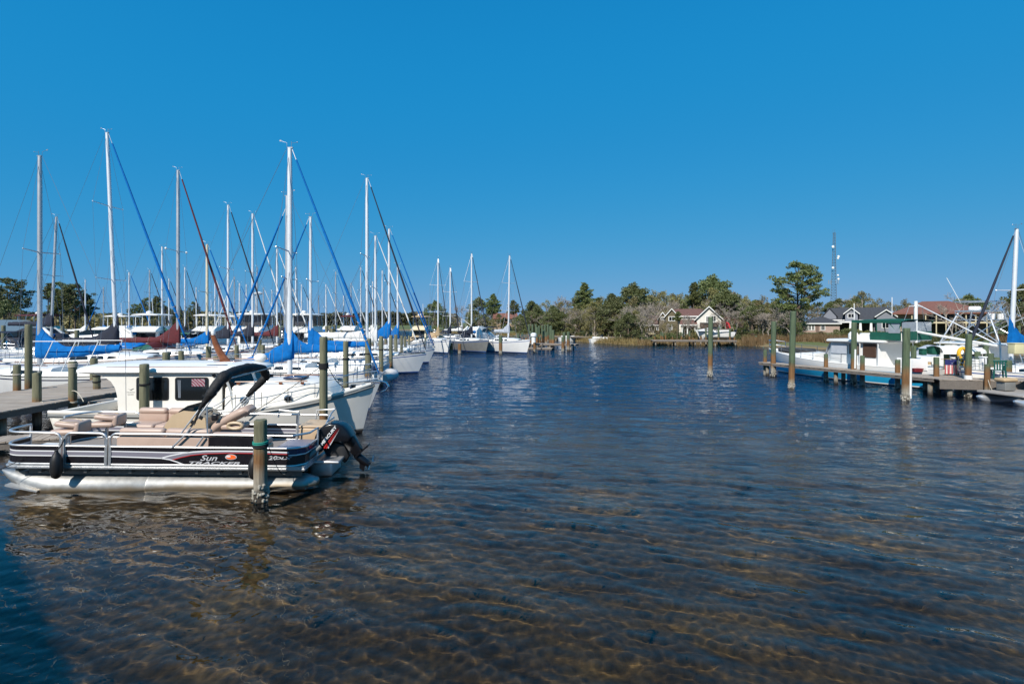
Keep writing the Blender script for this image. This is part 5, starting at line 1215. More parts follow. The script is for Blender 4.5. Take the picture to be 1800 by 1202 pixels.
for k in range(12): q = (k + .5) / 12; MB().tube([(-2.15 + .9 * q, -1.0 + .25 * q, .9 + (top - .9) * q), (-2.15 + .9 * q, -.55 + .2 * q, .9 + (top - .9) * q)], .016, 5).obj('rung', ALU, ld)
for s_ in (1, -1):
    MB().tube([(.6, s_ * 1.2, 2.4), (-2.6, s_ * 2.4, 4.6)], .022, 6).obj('outrigger', ALU, sf)
    MB().lathe([(.17, 0), (.20, .32)], (-1.1, s_ * .5, 3.72), 12).obj('bait_bucket', GEL, sf)
MB().tube([(.3, .6, 4.7), (.9, .8, 6.2)], .014, 5).obj('antenna', WPVC, sf)
# sailboat at the right edge
sb(1776, 402, 26.5, 200, 8.8, 'sailboat at the right edge with tall mast and dark blue furled jib slanting left', 'sailboats moored in the marina', cover=BCANV, furl=N_, fr=.10, boom=3.2, bz=2.5, mr=.10, lean=.55, ns=1, mt=.54, spar=ALUP, by=.2)
# small dinghies, upturned
def upturned(label, c, L, rz, m):
    t = thing('upturned_dinghy', label, 'dinghy', c, rz); mb = MB(); rings = []
    for k in range(10):
        q = k / 9; w_ = .62 * (1 - max(0, (q - .35) / .65) ** 2.2) * (.85 + .15 * min(1, q / .3)) + .01; hh = .42 * (1 - .6 * max(0, (q - .4) / .6) ** 2)
        rings.append([Vector((-L / 2 + L * q, w_ * math.cos(a), hh * math.sin(a) ** .7 if math.sin(a) > 0 else 0)) for a in [math.pi * j / 10 for j in range(11)]])
    MB().loft(rings, closed=False).obj('dinghy_hull', m, t); MB().box((0, 0, .42), (L * .6, .05, .06)).obj('keel_strip', m, t); return t
upturned('white upturned dinghy lying behind the tall white wrapped piling', D(1690, 613, 27.5) - Vector((0, 0, .25)), 3.2, R(5), GEL)
# dock furniture
def plastic_chair(label, loc, rz):
    t = thing('plastic_chair', label, 'chair', loc, rz)
    MB().rbox((0, 0, .42), (.46, .46, .035), .015).obj('seat', PLGRN, t)
    for x in (-.2, .2):
        for y in (-.2, .2): MB().tube([(x * 1.15, y * 1.15, 0), (x, y, .42)], [.022, .03], 6, flat=1.4).obj('leg', PLGRN, t)
    b = MB()
    for k in range(5): b.rbox((-.19 + .095 * k, .235, .64), (.06, .022, .40), .01)
    b.rbox((0, .245, .86), (.5, .03, .09), .014); b.obj('backrest', PLGRN, t)
    for x in (-.25, .25): MB().tube([(x, -.22, .42), (x, -.22, .62), (x, -.1, .65), (x, .24, .66)], .022, 6).obj('armrest', PLGRN, t)
    return t
plastic_chair('dark green plastic armchair on the wide right dock end', D(1755, 662, 24.4) * Vector((1, 1, 0)).x if False else Vector((D(1755, 662, 24.4).x, 24.4, .845)), R(150))
def hanging_flag(label, a, Y):
    p0, p1 = D(a[0], a[1], Y), D(a[2], a[3], Y); t = thing('flag', label, 'flag', ((p0.x + p1.x) / 2, Y, p1.z)); w_ = p1.x - p0.x; h_ = p0.z - p1.z
    m = bpy.data.materials.new('flag_cloth'); m.use_nodes = True; nt = m.node_tree; tc = nt.nodes.new('ShaderNodeTexCoord'); sp = nt.nodes.new('ShaderNodeSeparateXYZ'); nt.links.new(tc.outputs['Object'], sp.inputs[0])
    st = mathn(nt, 'FRACT', mathn(nt, 'MULTIPLY', mathn(nt, 'ADD', sp.outputs['X'], 5), 8.5 / w_)); s1 = mathn(nt, 'GREATER_THAN', st, .5)
    c = mixc(nt, s1, (.40, .015, .03), (.65, .63, .6)); cant = mathn(nt, 'GREATER_THAN', sp.outputs['Z'], h_ * .62)
    vo = nt.nodes.new('ShaderNodeTexVoronoi'); vo.inputs['Scale'].default_value = 11; nt.links.new(tc.outputs['Object'], vo.inputs['Vector'])
    cc = mixc(nt, mathn(nt, 'LESS_THAN', vo.outputs['Distance'], .16), (.015, .02, .12), (.6, .6, .6))
    nt.links.new(mixc(nt, cant, c, cc), nt.nodes['Principled BSDF'].inputs['Base Color']); nt.nodes['Principled BSDF'].inputs['Roughness'].default_value = .85
    rings = [[Vector((-w_ / 2 + w_ * i / 16, .07 * math.sin(i * 1.1) * (1 - z / h_ * .5), z)) for i in range(17)] for z in [h_ * k / 6 for k in range(7)]]
    MB().loft(rings, closed=False).obj('flag_cloth', m, t); MB().tube([(-w_ / 2 - .2, 0, h_ + .02), (w_ / 2, 0, h_ + .05)], .015, 5).obj('flag_staff', TEAKG, t)
hanging_flag('striped flag with starred blue canton hanging limp behind the right dock', (1661, 632, 1681, 657), 26.0)
t = thing('life_ring', 'yellow horseshoe life buoy on the rail behind the white wrapped piling', 'life buoy', D(1692, 621, 26.2)); MB().tube([(.20 * math.cos(a), 0, .26 * math.sin(a)) for a in [R(-60 + 300 * k / 14) for k in range(15)]], .085, 8).obj('buoy_foam', YELL, t); MB().tube([(-.08, 0, -.3), (0, 0, -.55)], .02, 5).obj('bracket', STEEL, t)
def tub(name, label, px, pyb, Y, w_, d_, h_, m, lid=None, cat='box'):
    p = D(px, pyb, Y); t = thing(name, label, cat, p); MB().rbox((0, 0, h_ / 2), (w_, d_, h_), .04).obj('box_body', m, t); MB().rbox((0, 0, h_ + .02), (w_ + .04, d_ + .04, .06), .02).obj('lid', lid or m, t); return t
tub('storage_tub', 'dark green storage tub on the boat deck behind the white pipe piling', 1641, 623, 27.6, .42, .4, .36, GCANV)
tub('storage_tub', 'small green tub beside the larger one on the boat deck', 1622, 624, 27.8, .25, .3, .3, GCANV)
tub('dock_box', 'red box lying at the dock edge near the white pipe piling', 1611, 654, 27.3, .45, .35, .16, mat('dark_red_plastic', (.16, .015, .02), .4))
tub('dock_box', 'white dock box standing between the posts left of the green chair', 1712, 655, 25.6, .4, .5, .62, WPVC)
tub('dock_box', 'cream dock box right of the yellow life buoy', 1700, 655, 25.9, .35, .4, .5, GELB)
tub('dock_box', 'pale cabinet on the boat at the right edge', 1787, 622, 25.5, .55, .4, .5, mat('pale_yellow_paint', (.6, .55, .32), .5))
hs_ = MB(); p = D(1695, 640, 25.4)
for k in range(5): hs_.tube([p + Vector((-.12 + .05 * k, .02 * k, .35 * math.cos(a * 1.0) - .1)) + Vector((.07 * math.sin(a), 0, 0)) for a in [R(-100 + 200 * j / 8) for j in range(9)]], .022, 6)
tag(hs_.obj('garden_hose', YELL), 'coiled yellow hose hanging on a post beside the white wrapped piling', 'hose')
tub('water_tank', 'round white power pedestal on the dock beside the green chair', 1728, 655, 25.2, .22, .22, .75, WPVC, cat='pedestal')
# small pontoon with lounge at the right corner
sp_ = thing('small_pontoon_boat', 'small grey pontoon boat with beige padded seat at the right edge below the dock', 'pontoon boat', D(1790, 700, 22.6) * 1.0, R(8)); sp_.location.z = 0
for y in (-.75, .75): MB().tube([(-1.2, y, .2), (-.95, y, .1), (-.6, y, .06), (2.4, y, .06)], [.04, .2, .26, .26], 14).obj('float_tube', ALU, sp_)
MB().rbox((.6, 0, .40), (3.2, 1.9, .1), .03).obj('platform', mat('grey_platform', (.33, .30, .27), .6, var=.2), sp_)
MB().rbox((.0, .5, .95), (.75, .5, .17), .08).obj('seat_pad', TANC, sp_); MB().rbox((.0, .5, .67), (.55, .4, .38), .03).obj('seat_base', GREYH, sp_)
for k in range(3): MB().tube([(.35 + .22 * k, -.9, .4), (.42 + .22 * k, -.9, .75), (.75 + .22 * k, -.9, .95), (1.2 + .22 * k, -.9, .95)], .03, 7).obj('rail', STEEL, sp_)
MB().rbox((1.5, -.3, .7), (1.3, 1.0, .5), .1).obj('engine_cover', mat('dark_grey_cover', (.05, .05, .055), .6), sp_)
MB().rbox((1.6, -.5, 1.55), (2.2, 1.3, .05), .02, rot=Matrix.Rotation(R(-6), 3, 'Y')).obj('shade_top', KCANV, sp_)
for x, y in ((.8, -.9), (2.4, -.9)): MB().tube([(x, y, .45), (x, y, 1.5)], .02, 6).obj('shade_pole', STEEL, sp_)
rope('mooring_rope', 'white line drooping from the dock corner piling to the small pontoon boat', D(1737, 668, 23.7), D(1752, 690, 22.8), .2, .014, ROPEW)
rope('mooring_rope', 'white line slanting from the dock down to the blue trawler hull', D(1481, 651, 30.0), D(1496, 661, 29.7), .02, .016, ROPEW)
# ------------------------------------------------------------------ motor yachts and extras of the left marina
def yacht(label, px, Y, hd, L, style, group='motor yachts of the left marina', c1=GEL, bim=None, hullm=GEL, canvas=None):
    X = (px - 900) / FPX * Y; B = .32 * L; t = thing('motor_yacht', label, 'motor yacht', (X, Y, 0), R(hd), group)
    h = Hull(L, B, 1.05 + .01 * L, rise=.6, stern=.88, rake=.13 * L, flare=.4)
    h.build(t, [ANTIF, hullm, GEL], [(.06, 2), (.13, 1), (('s', .25), 2), (('s', .12), 1)], n=16); h.deck(t, DECKW, 14); F = h.sz(.4)
    w = B * .40
    if style == 'express':
        s = house(t, 'cabin', c1, [(-.34 * L, w, w * .8, F, F + .9, .0), (-.28 * L, w, w * .8, F, F + 1.75, .1), (-.05 * L, w, w * .78, F, F + 1.8, .12), (.12 * L, w * .95, w * .7, F, F + 1.1, .12), (.28 * L, w * .75, w * .45, F, F + .55, .08), (.38 * L, w * .4, w * .15, F + .2, F + .35, .04)])
        for s_ in (1, -1):
            mb = MB(); mb.add([(-.20 * L, s_ * (w * .86 + .03), F + 1.2), (-.13 * L, s_ * (w * .82 + .03), F + 1.6), (.0, s_ * (w * .81 + .03), F + 1.6), (.10 * L, s_ * (w * .84 + .03), F + 1.12), (-.02 * L, s_ * (w * .87 + .04), F + 1.05)], [(0, 1, 2, 3, 4)]); mb.obj('window', GLASSD, s)
            MB().tube([(-.36 * L, s_ * w, F), (-.34 * L, s_ * w, F + 1.3), (-.26 * L, s_ * w * .8, F + 1.85)], .14, 8).obj('arch_leg', GEL, t)
        MB().rbox((-.30 * L, 0, F + 1.15), (.12 * L, w * 1.6, .3), .1).obj('canvas_top', BCANV, t)
    else:
        H1 = F + 1.35
        s = house(t, 'saloon', c1, [(-.33 * L, w, w * .95, F - .05, H1, .04), (.02 * L, w, w * .92, F - .05, H1, .04), (.16 * L, w * .9, w * .8, F, F + .75, .05), (.33 * L, w * .55, w * .4, F + .1, F + .45, .04)])
        for s_ in (1, -1):
            for a, b in ((-.30, -.2), (-.18, -.08), (-.06, .01)): MB().box(((a + b) / 2 * L, s_ * (w * .985 + .01), F + .9), ((b - a) * L, .03, .5)).obj('window', GLASSD, s)
        MB().quad((.04 * L, -w * .8, H1 - .1), (.04 * L, w * .8, H1 - .1), (.15 * L, w * .72, F + .82), (.15 * L, -w * .72, F + .82)).obj('windscreen', GLASSD, s)
        MB().box((-.335 * L, 0, F + .7), (.03, w * 1.5, 1.0)).obj('aft_window', GLASSD, s)
        f = house(t, 'flybridge', c1, [(-.40 * L, w * 1.02, w, H1, H1 + .12, .0), (-.28 * L, w, w * .95, H1, H1 + .6, .0), (-.02 * L, w * .95, w * .85, H1, H1 + .65, .0), (.06 * L, w * .8, w * .55, H1, H1 + .15, .0)])
        zt = H1 + 1.95
        if style == 'enclosed':
            MB().box((-.16 * L, 0, H1 + 1.25), (.24 * L, w * 1.75, 1.1)).obj('enclosure', mat('smoked_vinyl', (.06, .06, .065), .2, var=.5, vscale=2), t)
        for x in (-.30 * L, -.16 * L, -.02 * L):
            for s_ in (1, -1): MB().tube([(x, s_ * w * .92, H1 + .4), (x * .97 - .1, s_ * w * .88, zt)], .035, 6).obj('post', WPVC if bim is None else STEEL, t)
        top = bim if bim is not None else GEL
        MB().loft([[Vector((x, y, zt + .16 * (1 - (y / w) ** 2))) for y in [w * (j / 4 - 1) for j in range(9)]] + [Vector((x, y, zt - .06)) for y in [w * (1 - j / 4) for j in range(9)]] for x in (.01 * L, -.1 * L, -.25 * L, -.36 * L)], cap=True).obj('bimini' if bim is not None else 'hardtop', top, t)
        MB().lathe([(.2, 0), (.3, .05), (.3, .2), (.1, .32)], (-.2 * L, .3, zt + .16), 12).obj('radar_dome', GEL, t)
        MB().tube([(-.28 * L, -.5, zt + .1), (-.30 * L, -.5, zt + 1.9)], .03, 5).obj('antenna', WPVC, t)
    if canvas is not None:
        MB().loft([[Vector((x, y, F + hh * (1 - (y / w) ** 4))) for y in [w * 1.05 * (j / 5 - 1) for j in range(11)]] for x, hh in ((-.49 * L, .4), (-.42 * L, 1.3), (-.34 * L, 1.4))], closed=False).obj('cockpit_cover', canvas, t)
    lifelines(t, h, .45, .93, .7, 5, .025, push=False, wr=.014)
    return t
CREAM = mat('cream_paint', (.72, .62, .42), .4)
yacht('cream flybridge yacht with a long maroon bimini, far left', 52, 66, 160, 12, 'fly', c1=CREAM, bim=MCANV)
yacht('streamlined white express cruiser with dark teardrop window, left of the black sail cover', 165, 58, 195, 12.5, 'express')
yacht('white sportfisher with a framed white hardtop, between black and maroon sail covers', 283, 62, 100, 10.5, 'fly')
yacht('white low flybridge yacht with a windowed bridge, behind the tan mast', 384, 66, 95, 10, 'fly')
yacht('white yacht with smoked plastic flybridge enclosure, right of the crossing blue jibs', 463, 58, 92, 10, 'enclosed')
yacht('white yacht with an enclosed round fronted hardtop, under the peaked blue cover', 551, 60, 88, 9.5, 'enclosed')
yacht('small cruiser with tall maroon bimini, beyond the white boom', 622, 74, 90, 8.5, 'fly', bim=MCANV)
yacht('tan decked cruiser moored at the far end of the near row', 748, 78, 80, 8.5, 'fly', c1=CREAM, bim=TANC)
yacht('white arch backed express cruiser on the outer pier between the two right sailboats', 848, 74, 60, 9, 'express')
yacht('white flybridge yacht behind the long blue jib at left', 232, 76, 96, 11, 'fly')
yacht('white hulled yacht under dark canvas, beside the grey shed at far left', 38, 50, 195, 8.5, 'express', canvas=NCANV, c1=NCANV)
yacht('white trawler yacht low behind the black jib cluster', 418, 74, 92, 9, 'fly')
for i, (px, Y, hd, cv_, lab) in enumerate(((120, 47, 180, NCANV, 'open motorboat under black canvas left of the black sail cover'), (215, 52, 180, BCANV, 'motorboat with a blue canvas behind the black sail cover'), (345, 56, 0, BCANV, 'motorboat with a blue canvas right of the grey mast'), (520, 60, 0, NCANV, 'motorboat under dark canvas behind the twin blue masts'), (590, 50, 180, WCANV, 'motorboat with a pale canvas by the white boom'), (735, 72, -60, TANC, 'motorboat with tan canvas near the tan hooded sailboat'), (640, 68, 0, WCANV, 'white motorboat behind the white boom'), (300, 50, 0, GCANV, 'motorboat with a green canvas below the green jib'))):
    runabout('motorboat', lab, ((px - 900) / FPX * Y, Y, 0), R(hd), 6.5, canvas=cv_, group='small motorboats of the left marina')
# dinghy with a hanging outboard between the bows
dg_ = thing('inflatable_dinghy', 'grey inflatable dinghy with small outboard hung between the white bows', 'dinghy', (D(672, 660, 28.2).x, 28.2, .55), R(80))
mb = MB().tube([(-.9, .5, .0), (.6, .5, .05), (1.0, .3, .12), (1.15, 0, .16), (1.0, -.3, .12), (.6, -.5, .05), (-.9, -.5, 0)], .21, 12).obj('float_tube', mat('hypalon_grey', (.42, .42, .43), .6), dg_)
MB().box((-.1, 0, -.1), (1.5, .8, .05)).obj('dinghy_floor', GREYH, dg_)
ob = MB().bulge([(-.95, .75), (-1.3, .7), (-1.35, .4), (-1.0, .3)], .16).obj('outboard', NAVY, dg_); MB().box((-1.1, 0, .0), (.15, .1, .7)).obj('outboard_leg', GEL, ob)
# covered shed, lamp, dock boxes
sh = thing('boat_shed', 'low open boat shed with grey blue roof at the far left edge', 'shed', ((-8 - 900) / FPX * 60, 60, 0))
MB().prism([(-3.6, 2.6), (0, 3.9), (3.6, 2.6), (3.6, 2.45), (0, 3.75), (-3.6, 2.45)], -4, 4).obj('roof', mat('blue_grey_metal_roof', (.20, .25, .27), .5), sh)
for x in (-3.2, 3.2):
    for y in (-3.6, 0, 3.6): MB().box((x, y, 1.2), (.2, .2, 2.6)).obj('post', BEAM, sh)
MB().box((0, 3.8, 2.0), (6.4, .1, 1.1)).obj('back_wall', BEAM, sh)
lp_ = thing('lamp_post', 'slim dock lamp with a wide white head beside the crossing jibs', 'lamp post', D(449, 600, 62) * 1.0); lp_.location.z = 0
MB().tube([(0, 0, 0), (0, 0, 7.2)], .06, 8).obj('pole', SPARG, lp_); MB().lathe([(.06, 6.9), (.45, 7.0), (.5, 7.15), (.2, 7.3)], (.35, 0, 0), 12).obj('lamp_head', WPVC, lp_)
for px, Y, lab in ((245, 23.5, 'white dock box on the main dock behind the trawler roof'), (440, 34, 'white dock box on the main dock left of the slanting blue jib'), (385, 28.5, 'white dock box on the main dock right of the teak signal mast')):
    X = (px - 900) / FPX * Y; t = thing('dock_box', lab, 'dock box', (X, Y, .83)); MB().rbox((0, 0, .3), (.9, .55, .56), .05).obj('box_body', GEL, t); MB().rbox((0, 0, .62), (.96, .6, .1), .04).obj('lid', GEL, t)
t = thing('wooden_tub', 'round reddish wooden tub on the dock just left of the teak signal mast', 'tub', (D(330, 632, 27).x, 27, .83)); MB().lathe([(.3, 0), (.36, .3), (.34, .62), (.30, .63)], (0, 0, 0), 14).obj('tub_body', mat('reddish_wood', (.28, .13, .09), .7, var=.2), t); MB().lathe([(.3, .64), (.02, .66)], (0, 0, 0), 14).obj('lid', mat('reddish_wood', (.28, .13, .09)), t)
# outer pier and the many pilings of the open slips
deck('wooden_dock', 'low planked outer pier between the dark hulled and the white sailboat', ((-4.0, 71), (8.5, 66.5)), .8, 2.0, board=.3)
deck('finger_pier', 'low planked float right of the rightmost outer sailboat', ((1.6, 66), (5.2, 65.2)), .35, 1.4, board=.3, under=False)
deck('wooden_dock', 'long walkway far off along the wooded bank', ((1, 107), (22, 92.5)), .95, 1.2, board=.4)
gP = 'bare pilings of the empty outer slips'
for px, yt, yb in ((911, 586, 612), (918, 585, 607), (925, 590, 606), (933, 582, 611), (940, 602, 619), (944, 575, 611), (949, 592, 613), (955, 580, 612), (960, 585, 606), (972, 580, 614), (989.5, 592, 617), (991.5, 584, 615), (999, 583, 617), (968, 573, 613), (936, 584, 604), (904, 590, 606)):
    Y = CAMZ * FPX / (yb - HZ); piling(px, yt, Y, .20, 'bare grey piling of the empty outer slips', PILEG, group=gP)
for px in (930, 936, 942, 947.5, 953, 958, 963, 968.5): piling(px, 570 + (px % 3), 96, .2, 'thin green piling of the farther slip row', PILEG, group='thin pilings of the farther slip row')
for px, yt, Y in ((880, 590, 58), (793, 603, 60.5), (808, 604, 59.5), (865, 597, 68), (852, 597, 69), (818, 600, 70)):
    piling(px, yt, Y, .2, {880: 'tall piling before the hull of the rightmost outer sailboat', 793: 'rust piling left of the dark hulled sailboat', 808: 'rust piling at the bow corner of the dark hulled sailboat', 865: 'piling beside the arch backed cruiser', 852: 'piling behind the dark hulled sailboat', 818: 'piling behind the bow of the dark hulled sailboat'}[px], PILEG)
t = thing('pump_station', 'white cylinder post standing on the outer pier right of the sailboats', 'post', D(938, 590, 66.3) * 1.0); t.location.z = .8
MB().lathe([(.28, 0), (.28, .95), (.4, 1.0), (.4, 1.3), (.2, 1.45)], (0, 0, 0), 14).obj('pump_body', WPVC, t)
# ------------------------------------------------------------------ vegetation
def leafmesh(name, cen, size, m, parent=None, elong=1.6, seed=1, flat=0.0):
    r = np.random.default_rng(seed); n = len(cen)
    a = r.normal(size=(n, 3)); a[:, 2] *= (1 - flat); a /= np.linalg.norm(a, axis=1)[:, None]
    b = np.cross(a, r.normal(size=(n, 3))); b /= np.linalg.norm(b, axis=1)[:, None]
    s = (size * r.uniform(.55, 1.3, n))[:, None]
    v = np.stack([cen - a * s * elong * .5, cen + b * s * .4, cen + a * s * elong * .5, cen - b * s * .4], 1).reshape(-1, 3)
    me = bpy.data.meshes.new(name); me.vertices.add(4 * n); me.vertices.foreach_set('co', v.astype('f').ravel())
    me.loops.add(4 * n); me.loops.foreach_set('vertex_index', np.arange(4 * n, dtype='i')); me.polygons.add(n)
    me.polygons.foreach_set('loop_start', np.arange(0, 4 * n, 4, dtype='i')); me.update(); me.validate(); me.materials.append(m)
    o = bpy.data.objects.new(name, me); C.objects.link(o); o.parent = parent; return o
def clump(r, c, rad, n):
    d = r.normal(size=(n, 3)); d /= np.linalg.norm(d, axis=1)[:, None]; q = r.uniform(.15, 1, n) ** .45
    return np.asarray(c) + d * q[:, None] * np.asarray(rad)
PROTO = {}; KIDS = {}
def reg(o): KIDS[o.name] = kids(o); return o
def pine_proto(seed, H=14, crown=.5, spread=3.6, npad=42, lean=.3, name='pine_tree', leaf=.26, m=NEEDLE, dome=0):
    r = np.random.default_rng(seed); t = thing(name, '', 'tree'); tr = MB()
    sp = [Vector((lean * (k / 6) ** 2 * 1.2 + .12 * math.sin(k * 1.7 + seed), .12 * math.cos(k * 2.1 + seed), H * .97 * k / 6)) for k in range(7)]
    tr.tube(sp, [.26, .22, .19, .16, .12, .08, .03], 8)
    def at(z): q = max(0, min(5.999, z / (H * .97) * 6)); i = int(q); return sp[i].lerp(sp[i + 1], q - i)
    C_ = []
    for k in range(npad):
        u = k / npad; z = H * (1 - crown + crown * u * .97); w = spread * (math.sin(min(1, .22 + u * .92) * math.pi) ** .8 * .9 + .12) * r.uniform(.45, 1.05)
        a = k * 2.399 + r.uniform(-.5, .5); b = at(z - .05 * H * r.uniform(.2, 1)); e = at(z) + Vector((w * math.cos(a), w * math.sin(a), r.uniform(-.1, .5)))
        tr.tube([b, b.lerp(e, .55) - Vector((0, 0, .12)), e], [.06, .04, .018], 5)
        for j in range(3):
            q = 1 - .32 * j * r.uniform(.7, 1.2); p = b.lerp(e, q); rad = r.uniform(.5, .95) * (.8 + .4 * (1 - u)) * (.82 if dome else 1)
            C_.append(clump(r, (p.x + r.normal() * .3, p.y + r.normal() * .3, p.z + .15), (rad, rad, rad * .5), int(70 * rad)))
    C_.append(clump(r, at(H), (.8, .8, .6), 70))
    for k in range(5):
        b = at(H * r.uniform(.25, .5)); a = r.uniform(0, 6.28); tr.tube([b, b + Vector((1.1 * math.cos(a), 1.1 * math.sin(a), .1))], [.035, .012], 4)
    tr.obj('trunk', BARK, t); leafmesh('crown', np.concatenate(C_), leaf, m, t, 2.0, seed); return reg(t)
def big_pine(seed, H=15, R_=5.0):
    "old pine: bare lower bole, crooked limbs, flat foliage pads scattered through a broad open crown"
    r = np.random.default_rng(seed); t = thing('pine_tree', '', 'tree'); tr = MB(); C_ = []
    sp = [Vector((.10 * math.sin(k * 1.3), .1 * math.cos(k * 1.9), H * .95 * k / 7)) for k in range(8)]; tr.tube(sp, [.30, .26, .23, .20, .17, .13, .09, .04], 9)
    tr.tube([(0, 0, H * .36), (.9, .2, H * .5), (1.3, .3, H * .68), (1.5, .2, H * .86)], [.17, .14, .10, .03], 7)
    for k in range(64):
        a = r.uniform(0, 6.283); e = r.uniform(-.85, 1); q = r.uniform(.35, 1) ** .55; c = math.sqrt(1 - e * e)
        p = Vector((R_ * q * c * math.cos(a) * (1 if e > -.3 else .92), R_ * q * c * math.sin(a), H * (.655 + .33 * e * (q if abs(e) < .9 else 1))))
        b = Vector((.25 * p.x, .25 * p.y, max(H * .28, p.z - H * r.uniform(.06, .16)))); b.x *= .3; b.y *= .3
        tr.tube([b, b.lerp(p, .55) + Vector((0, 0, -.15 + r.normal() * .12)), p], [.085, .05, .02], 5)
        for j in range(3):
            w_ = r.uniform(.55, .95); d = Vector((r.normal() * .5, r.normal() * .5, .12 + r.normal() * .15)); C_.append(clump(r, tuple(p.lerp(b, .12 * j) + d), (w_, w_, w_ * .48), int(62 * w_)))
    tr.obj('trunk', BARK, t); leafmesh('crown', np.concatenate(C_), .24, NEEDLE, t, 2.0, seed); return reg(t)
def broad_proto(seed, H=11, Wd=4.6, m=LEAFD, n=95, low=.06, leaf=.30, dens=85, name='evergreen_tree', gap=.0):
    r = np.random.default_rng(seed); t = thing(name, '', 'tree'); tr = MB(); C_ = []
    tr.tube([(0, 0, 0), (.1, .05, H * .3), (.05, .1, H * .6), (0, 0, H * .9)], [.3, .24, .13, .03], 8)
    for k in range(n):
        u = r.uniform(0, 1) ** .8; z = H * (low + (1 - low) * u); w = Wd * (math.sin(math.pi * min(1, (.20 + .80 * u)) ** 1.15) ** .65) * (1 - .55 * max(0, u - .75) / .25)
        a = r.uniform(0, 6.28); q = r.uniform(.55, 1.08) if u < .93 else r.uniform(0, .6)
        p = np.array([w * q * math.cos(a), w * q * math.sin(a), z + r.normal() * .2]); rad = r.uniform(.6, 1.25)
        if r.uniform() > gap: C_.append(clump(r, p, (rad, rad, rad * .75), int(dens * rad * rad)))
        if k % 3 == 0: tr.tube([(0, 0, max(.3, z - w * .5)), (p[0] * .5, p[1] * .5, z - .3), tuple(p)], [.09, .05, .02], 5)
    tr.obj('trunk', BARKG if m is LEAFO else BARK, t); leafmesh('crown', np.concatenate(C_), leaf, m, t, 1.5, seed); return reg(t)
def bare_proto(seed, H=11, name='bare_tree', buds=None, dep=6, m=BARKG):
    r = random.Random(seed); t = thing(name, '', 'tree'); tr = MB(); tips = []
    def grow(p, d, l, w, n):
        e = p + d * l + Vector((r.uniform(-1, 1), r.uniform(-1, 1), r.uniform(-.3, .5))) * l * .12
        tr.tube([p, p.lerp(e, .5) + Vector((r.uniform(-1, 1), r.uniform(-1, 1), 0)) * l * .05, e], [w, w * .82, w * .66], 6 if n > 3 else 3, cap=False)
        if n == 0: tips.append(e); return
        for k in range(3 if n in (1, 2, 3) else 2 + (r.random() < .5)):
            nd = (d + Vector((r.gauss(0, .55), r.gauss(0, .55), r.gauss(.12, .3)))).normalized(); grow(p.lerp(e, r.uniform(.65, 1)), nd, l * r.uniform(.62, .85), max(.026, w * .68), n - 1)
    grow(Vector((0, 0, 0)), Vector((0, 0, 1)), H * .26, .17, dep)
    tr.obj('trunk', m, t)
    if buds is not None:
        rr = np.random.default_rng(seed); c = np.array([tuple(p) for p in tips]); c = np.repeat(c, 3, 0) + rr.normal(size=(len(c) * 3, 3)) * .25
        leafmesh('crown', c, .17, buds, t, 1.6, seed)
    return reg(t)
def bush_proto(seed, H=2.2, Wd=1.5, m=LEAFD, n=22, leaf=.15):
    r = np.random.default_rng(seed); t = thing('shrub', '', 'shrub'); C_ = []
    for k in range(n): a = r.uniform(0, 6.28); q = r.uniform(0, 1) ** .5; C_.append(clump(r, (Wd * q * .75 * math.cos(a), Wd * q * .75 * math.sin(a), H * r.uniform(.12, .85) * (1 - .35 * q)), (.5, .5, .42), 60))
    MB().tube([(0, 0, -.2), (.05, 0, H * .5)], [.06, .02], 5).obj('stem', BARK, t); leafmesh('foliage', np.concatenate(C_), leaf, m, t, 1.4, seed); return reg(t)
PR = {'pine': [pine_proto(1), pine_proto(2, 15, .42, 3.2, 36, .8), pine_proto(3, 13, .6, 3.0, 40)], 'slim': [pine_proto(4, 16, .36, 2.0, 26, .2), pine_proto(5, 16, .3, 2.3, 22, .5)],
      'ever': [broad_proto(11), broad_proto(12, 10, 5.2), broad_proto(13, 12, 4.2, n=85)], 'olive': [broad_proto(21, 11, 4.0, LEAFO, 60, .15, .26, 60, 'olive_green_tree', .1), broad_proto(22, 12, 3.6, LEAFO, 50, .2, .26, 60, 'olive_green_tree', .1)],
      'bare': [bare_proto(31), bare_proto(32, 12), bare_proto(33, 10)], 'bud': [bare_proto(41, 8, 'budding_tree', LEAFR, 5), bare_proto(42, 8, 'budding_tree', LEAFR, 5)], 'shrub': [bush_proto(51), bush_proto(52, 1.6, 1.5), bush_proto(53, 2.0, 1.3, LEAFO)],
      'big': [big_pine(6)]}
HT = {'pine': [14, 15, 13], 'slim': [16, 16], 'ever': [11, 10, 12], 'olive': [11, 12], 'bare': [11, 12, 10], 'bud': [8, 8], 'shrub': [2.4, 1.8, 2.2], 'big': [15]}
USED = set(); rt = random.Random(5)
def place(kind, px, ytop, Y, label, group=None, wid=None, k=None, z=None):
    i = rt.randrange(len(PR[kind])) if k is None else k; p = PR[kind][i]; X = (px - 900) / FPX * Y
    gz = ground_z(X, Y) - .1 if z is None else z; h = CAMZ - (ytop - HZ) / FPX * Y - gz; s = h / HT[kind][i]
    if p.name in USED: o = dup(p, label, None, KIDS)
    else: o = p; USED.add(p.name); o['label'] = label
    o.location = (X, Y, gz); ws = s if wid is None else wid; o.scale = (ws, ws, s); o.rotation_euler = (0, 0, rt.uniform(0, 6.28))
    if group: o['group'] = group
    return o
F_ = lambda px, off: shore_y((px - 900) / FPX * 100) + off
def SY(px, off):
    Y = 100
    for _ in range(12): Y = shore_y((px - 900) / FPX * Y) + off
    return Y
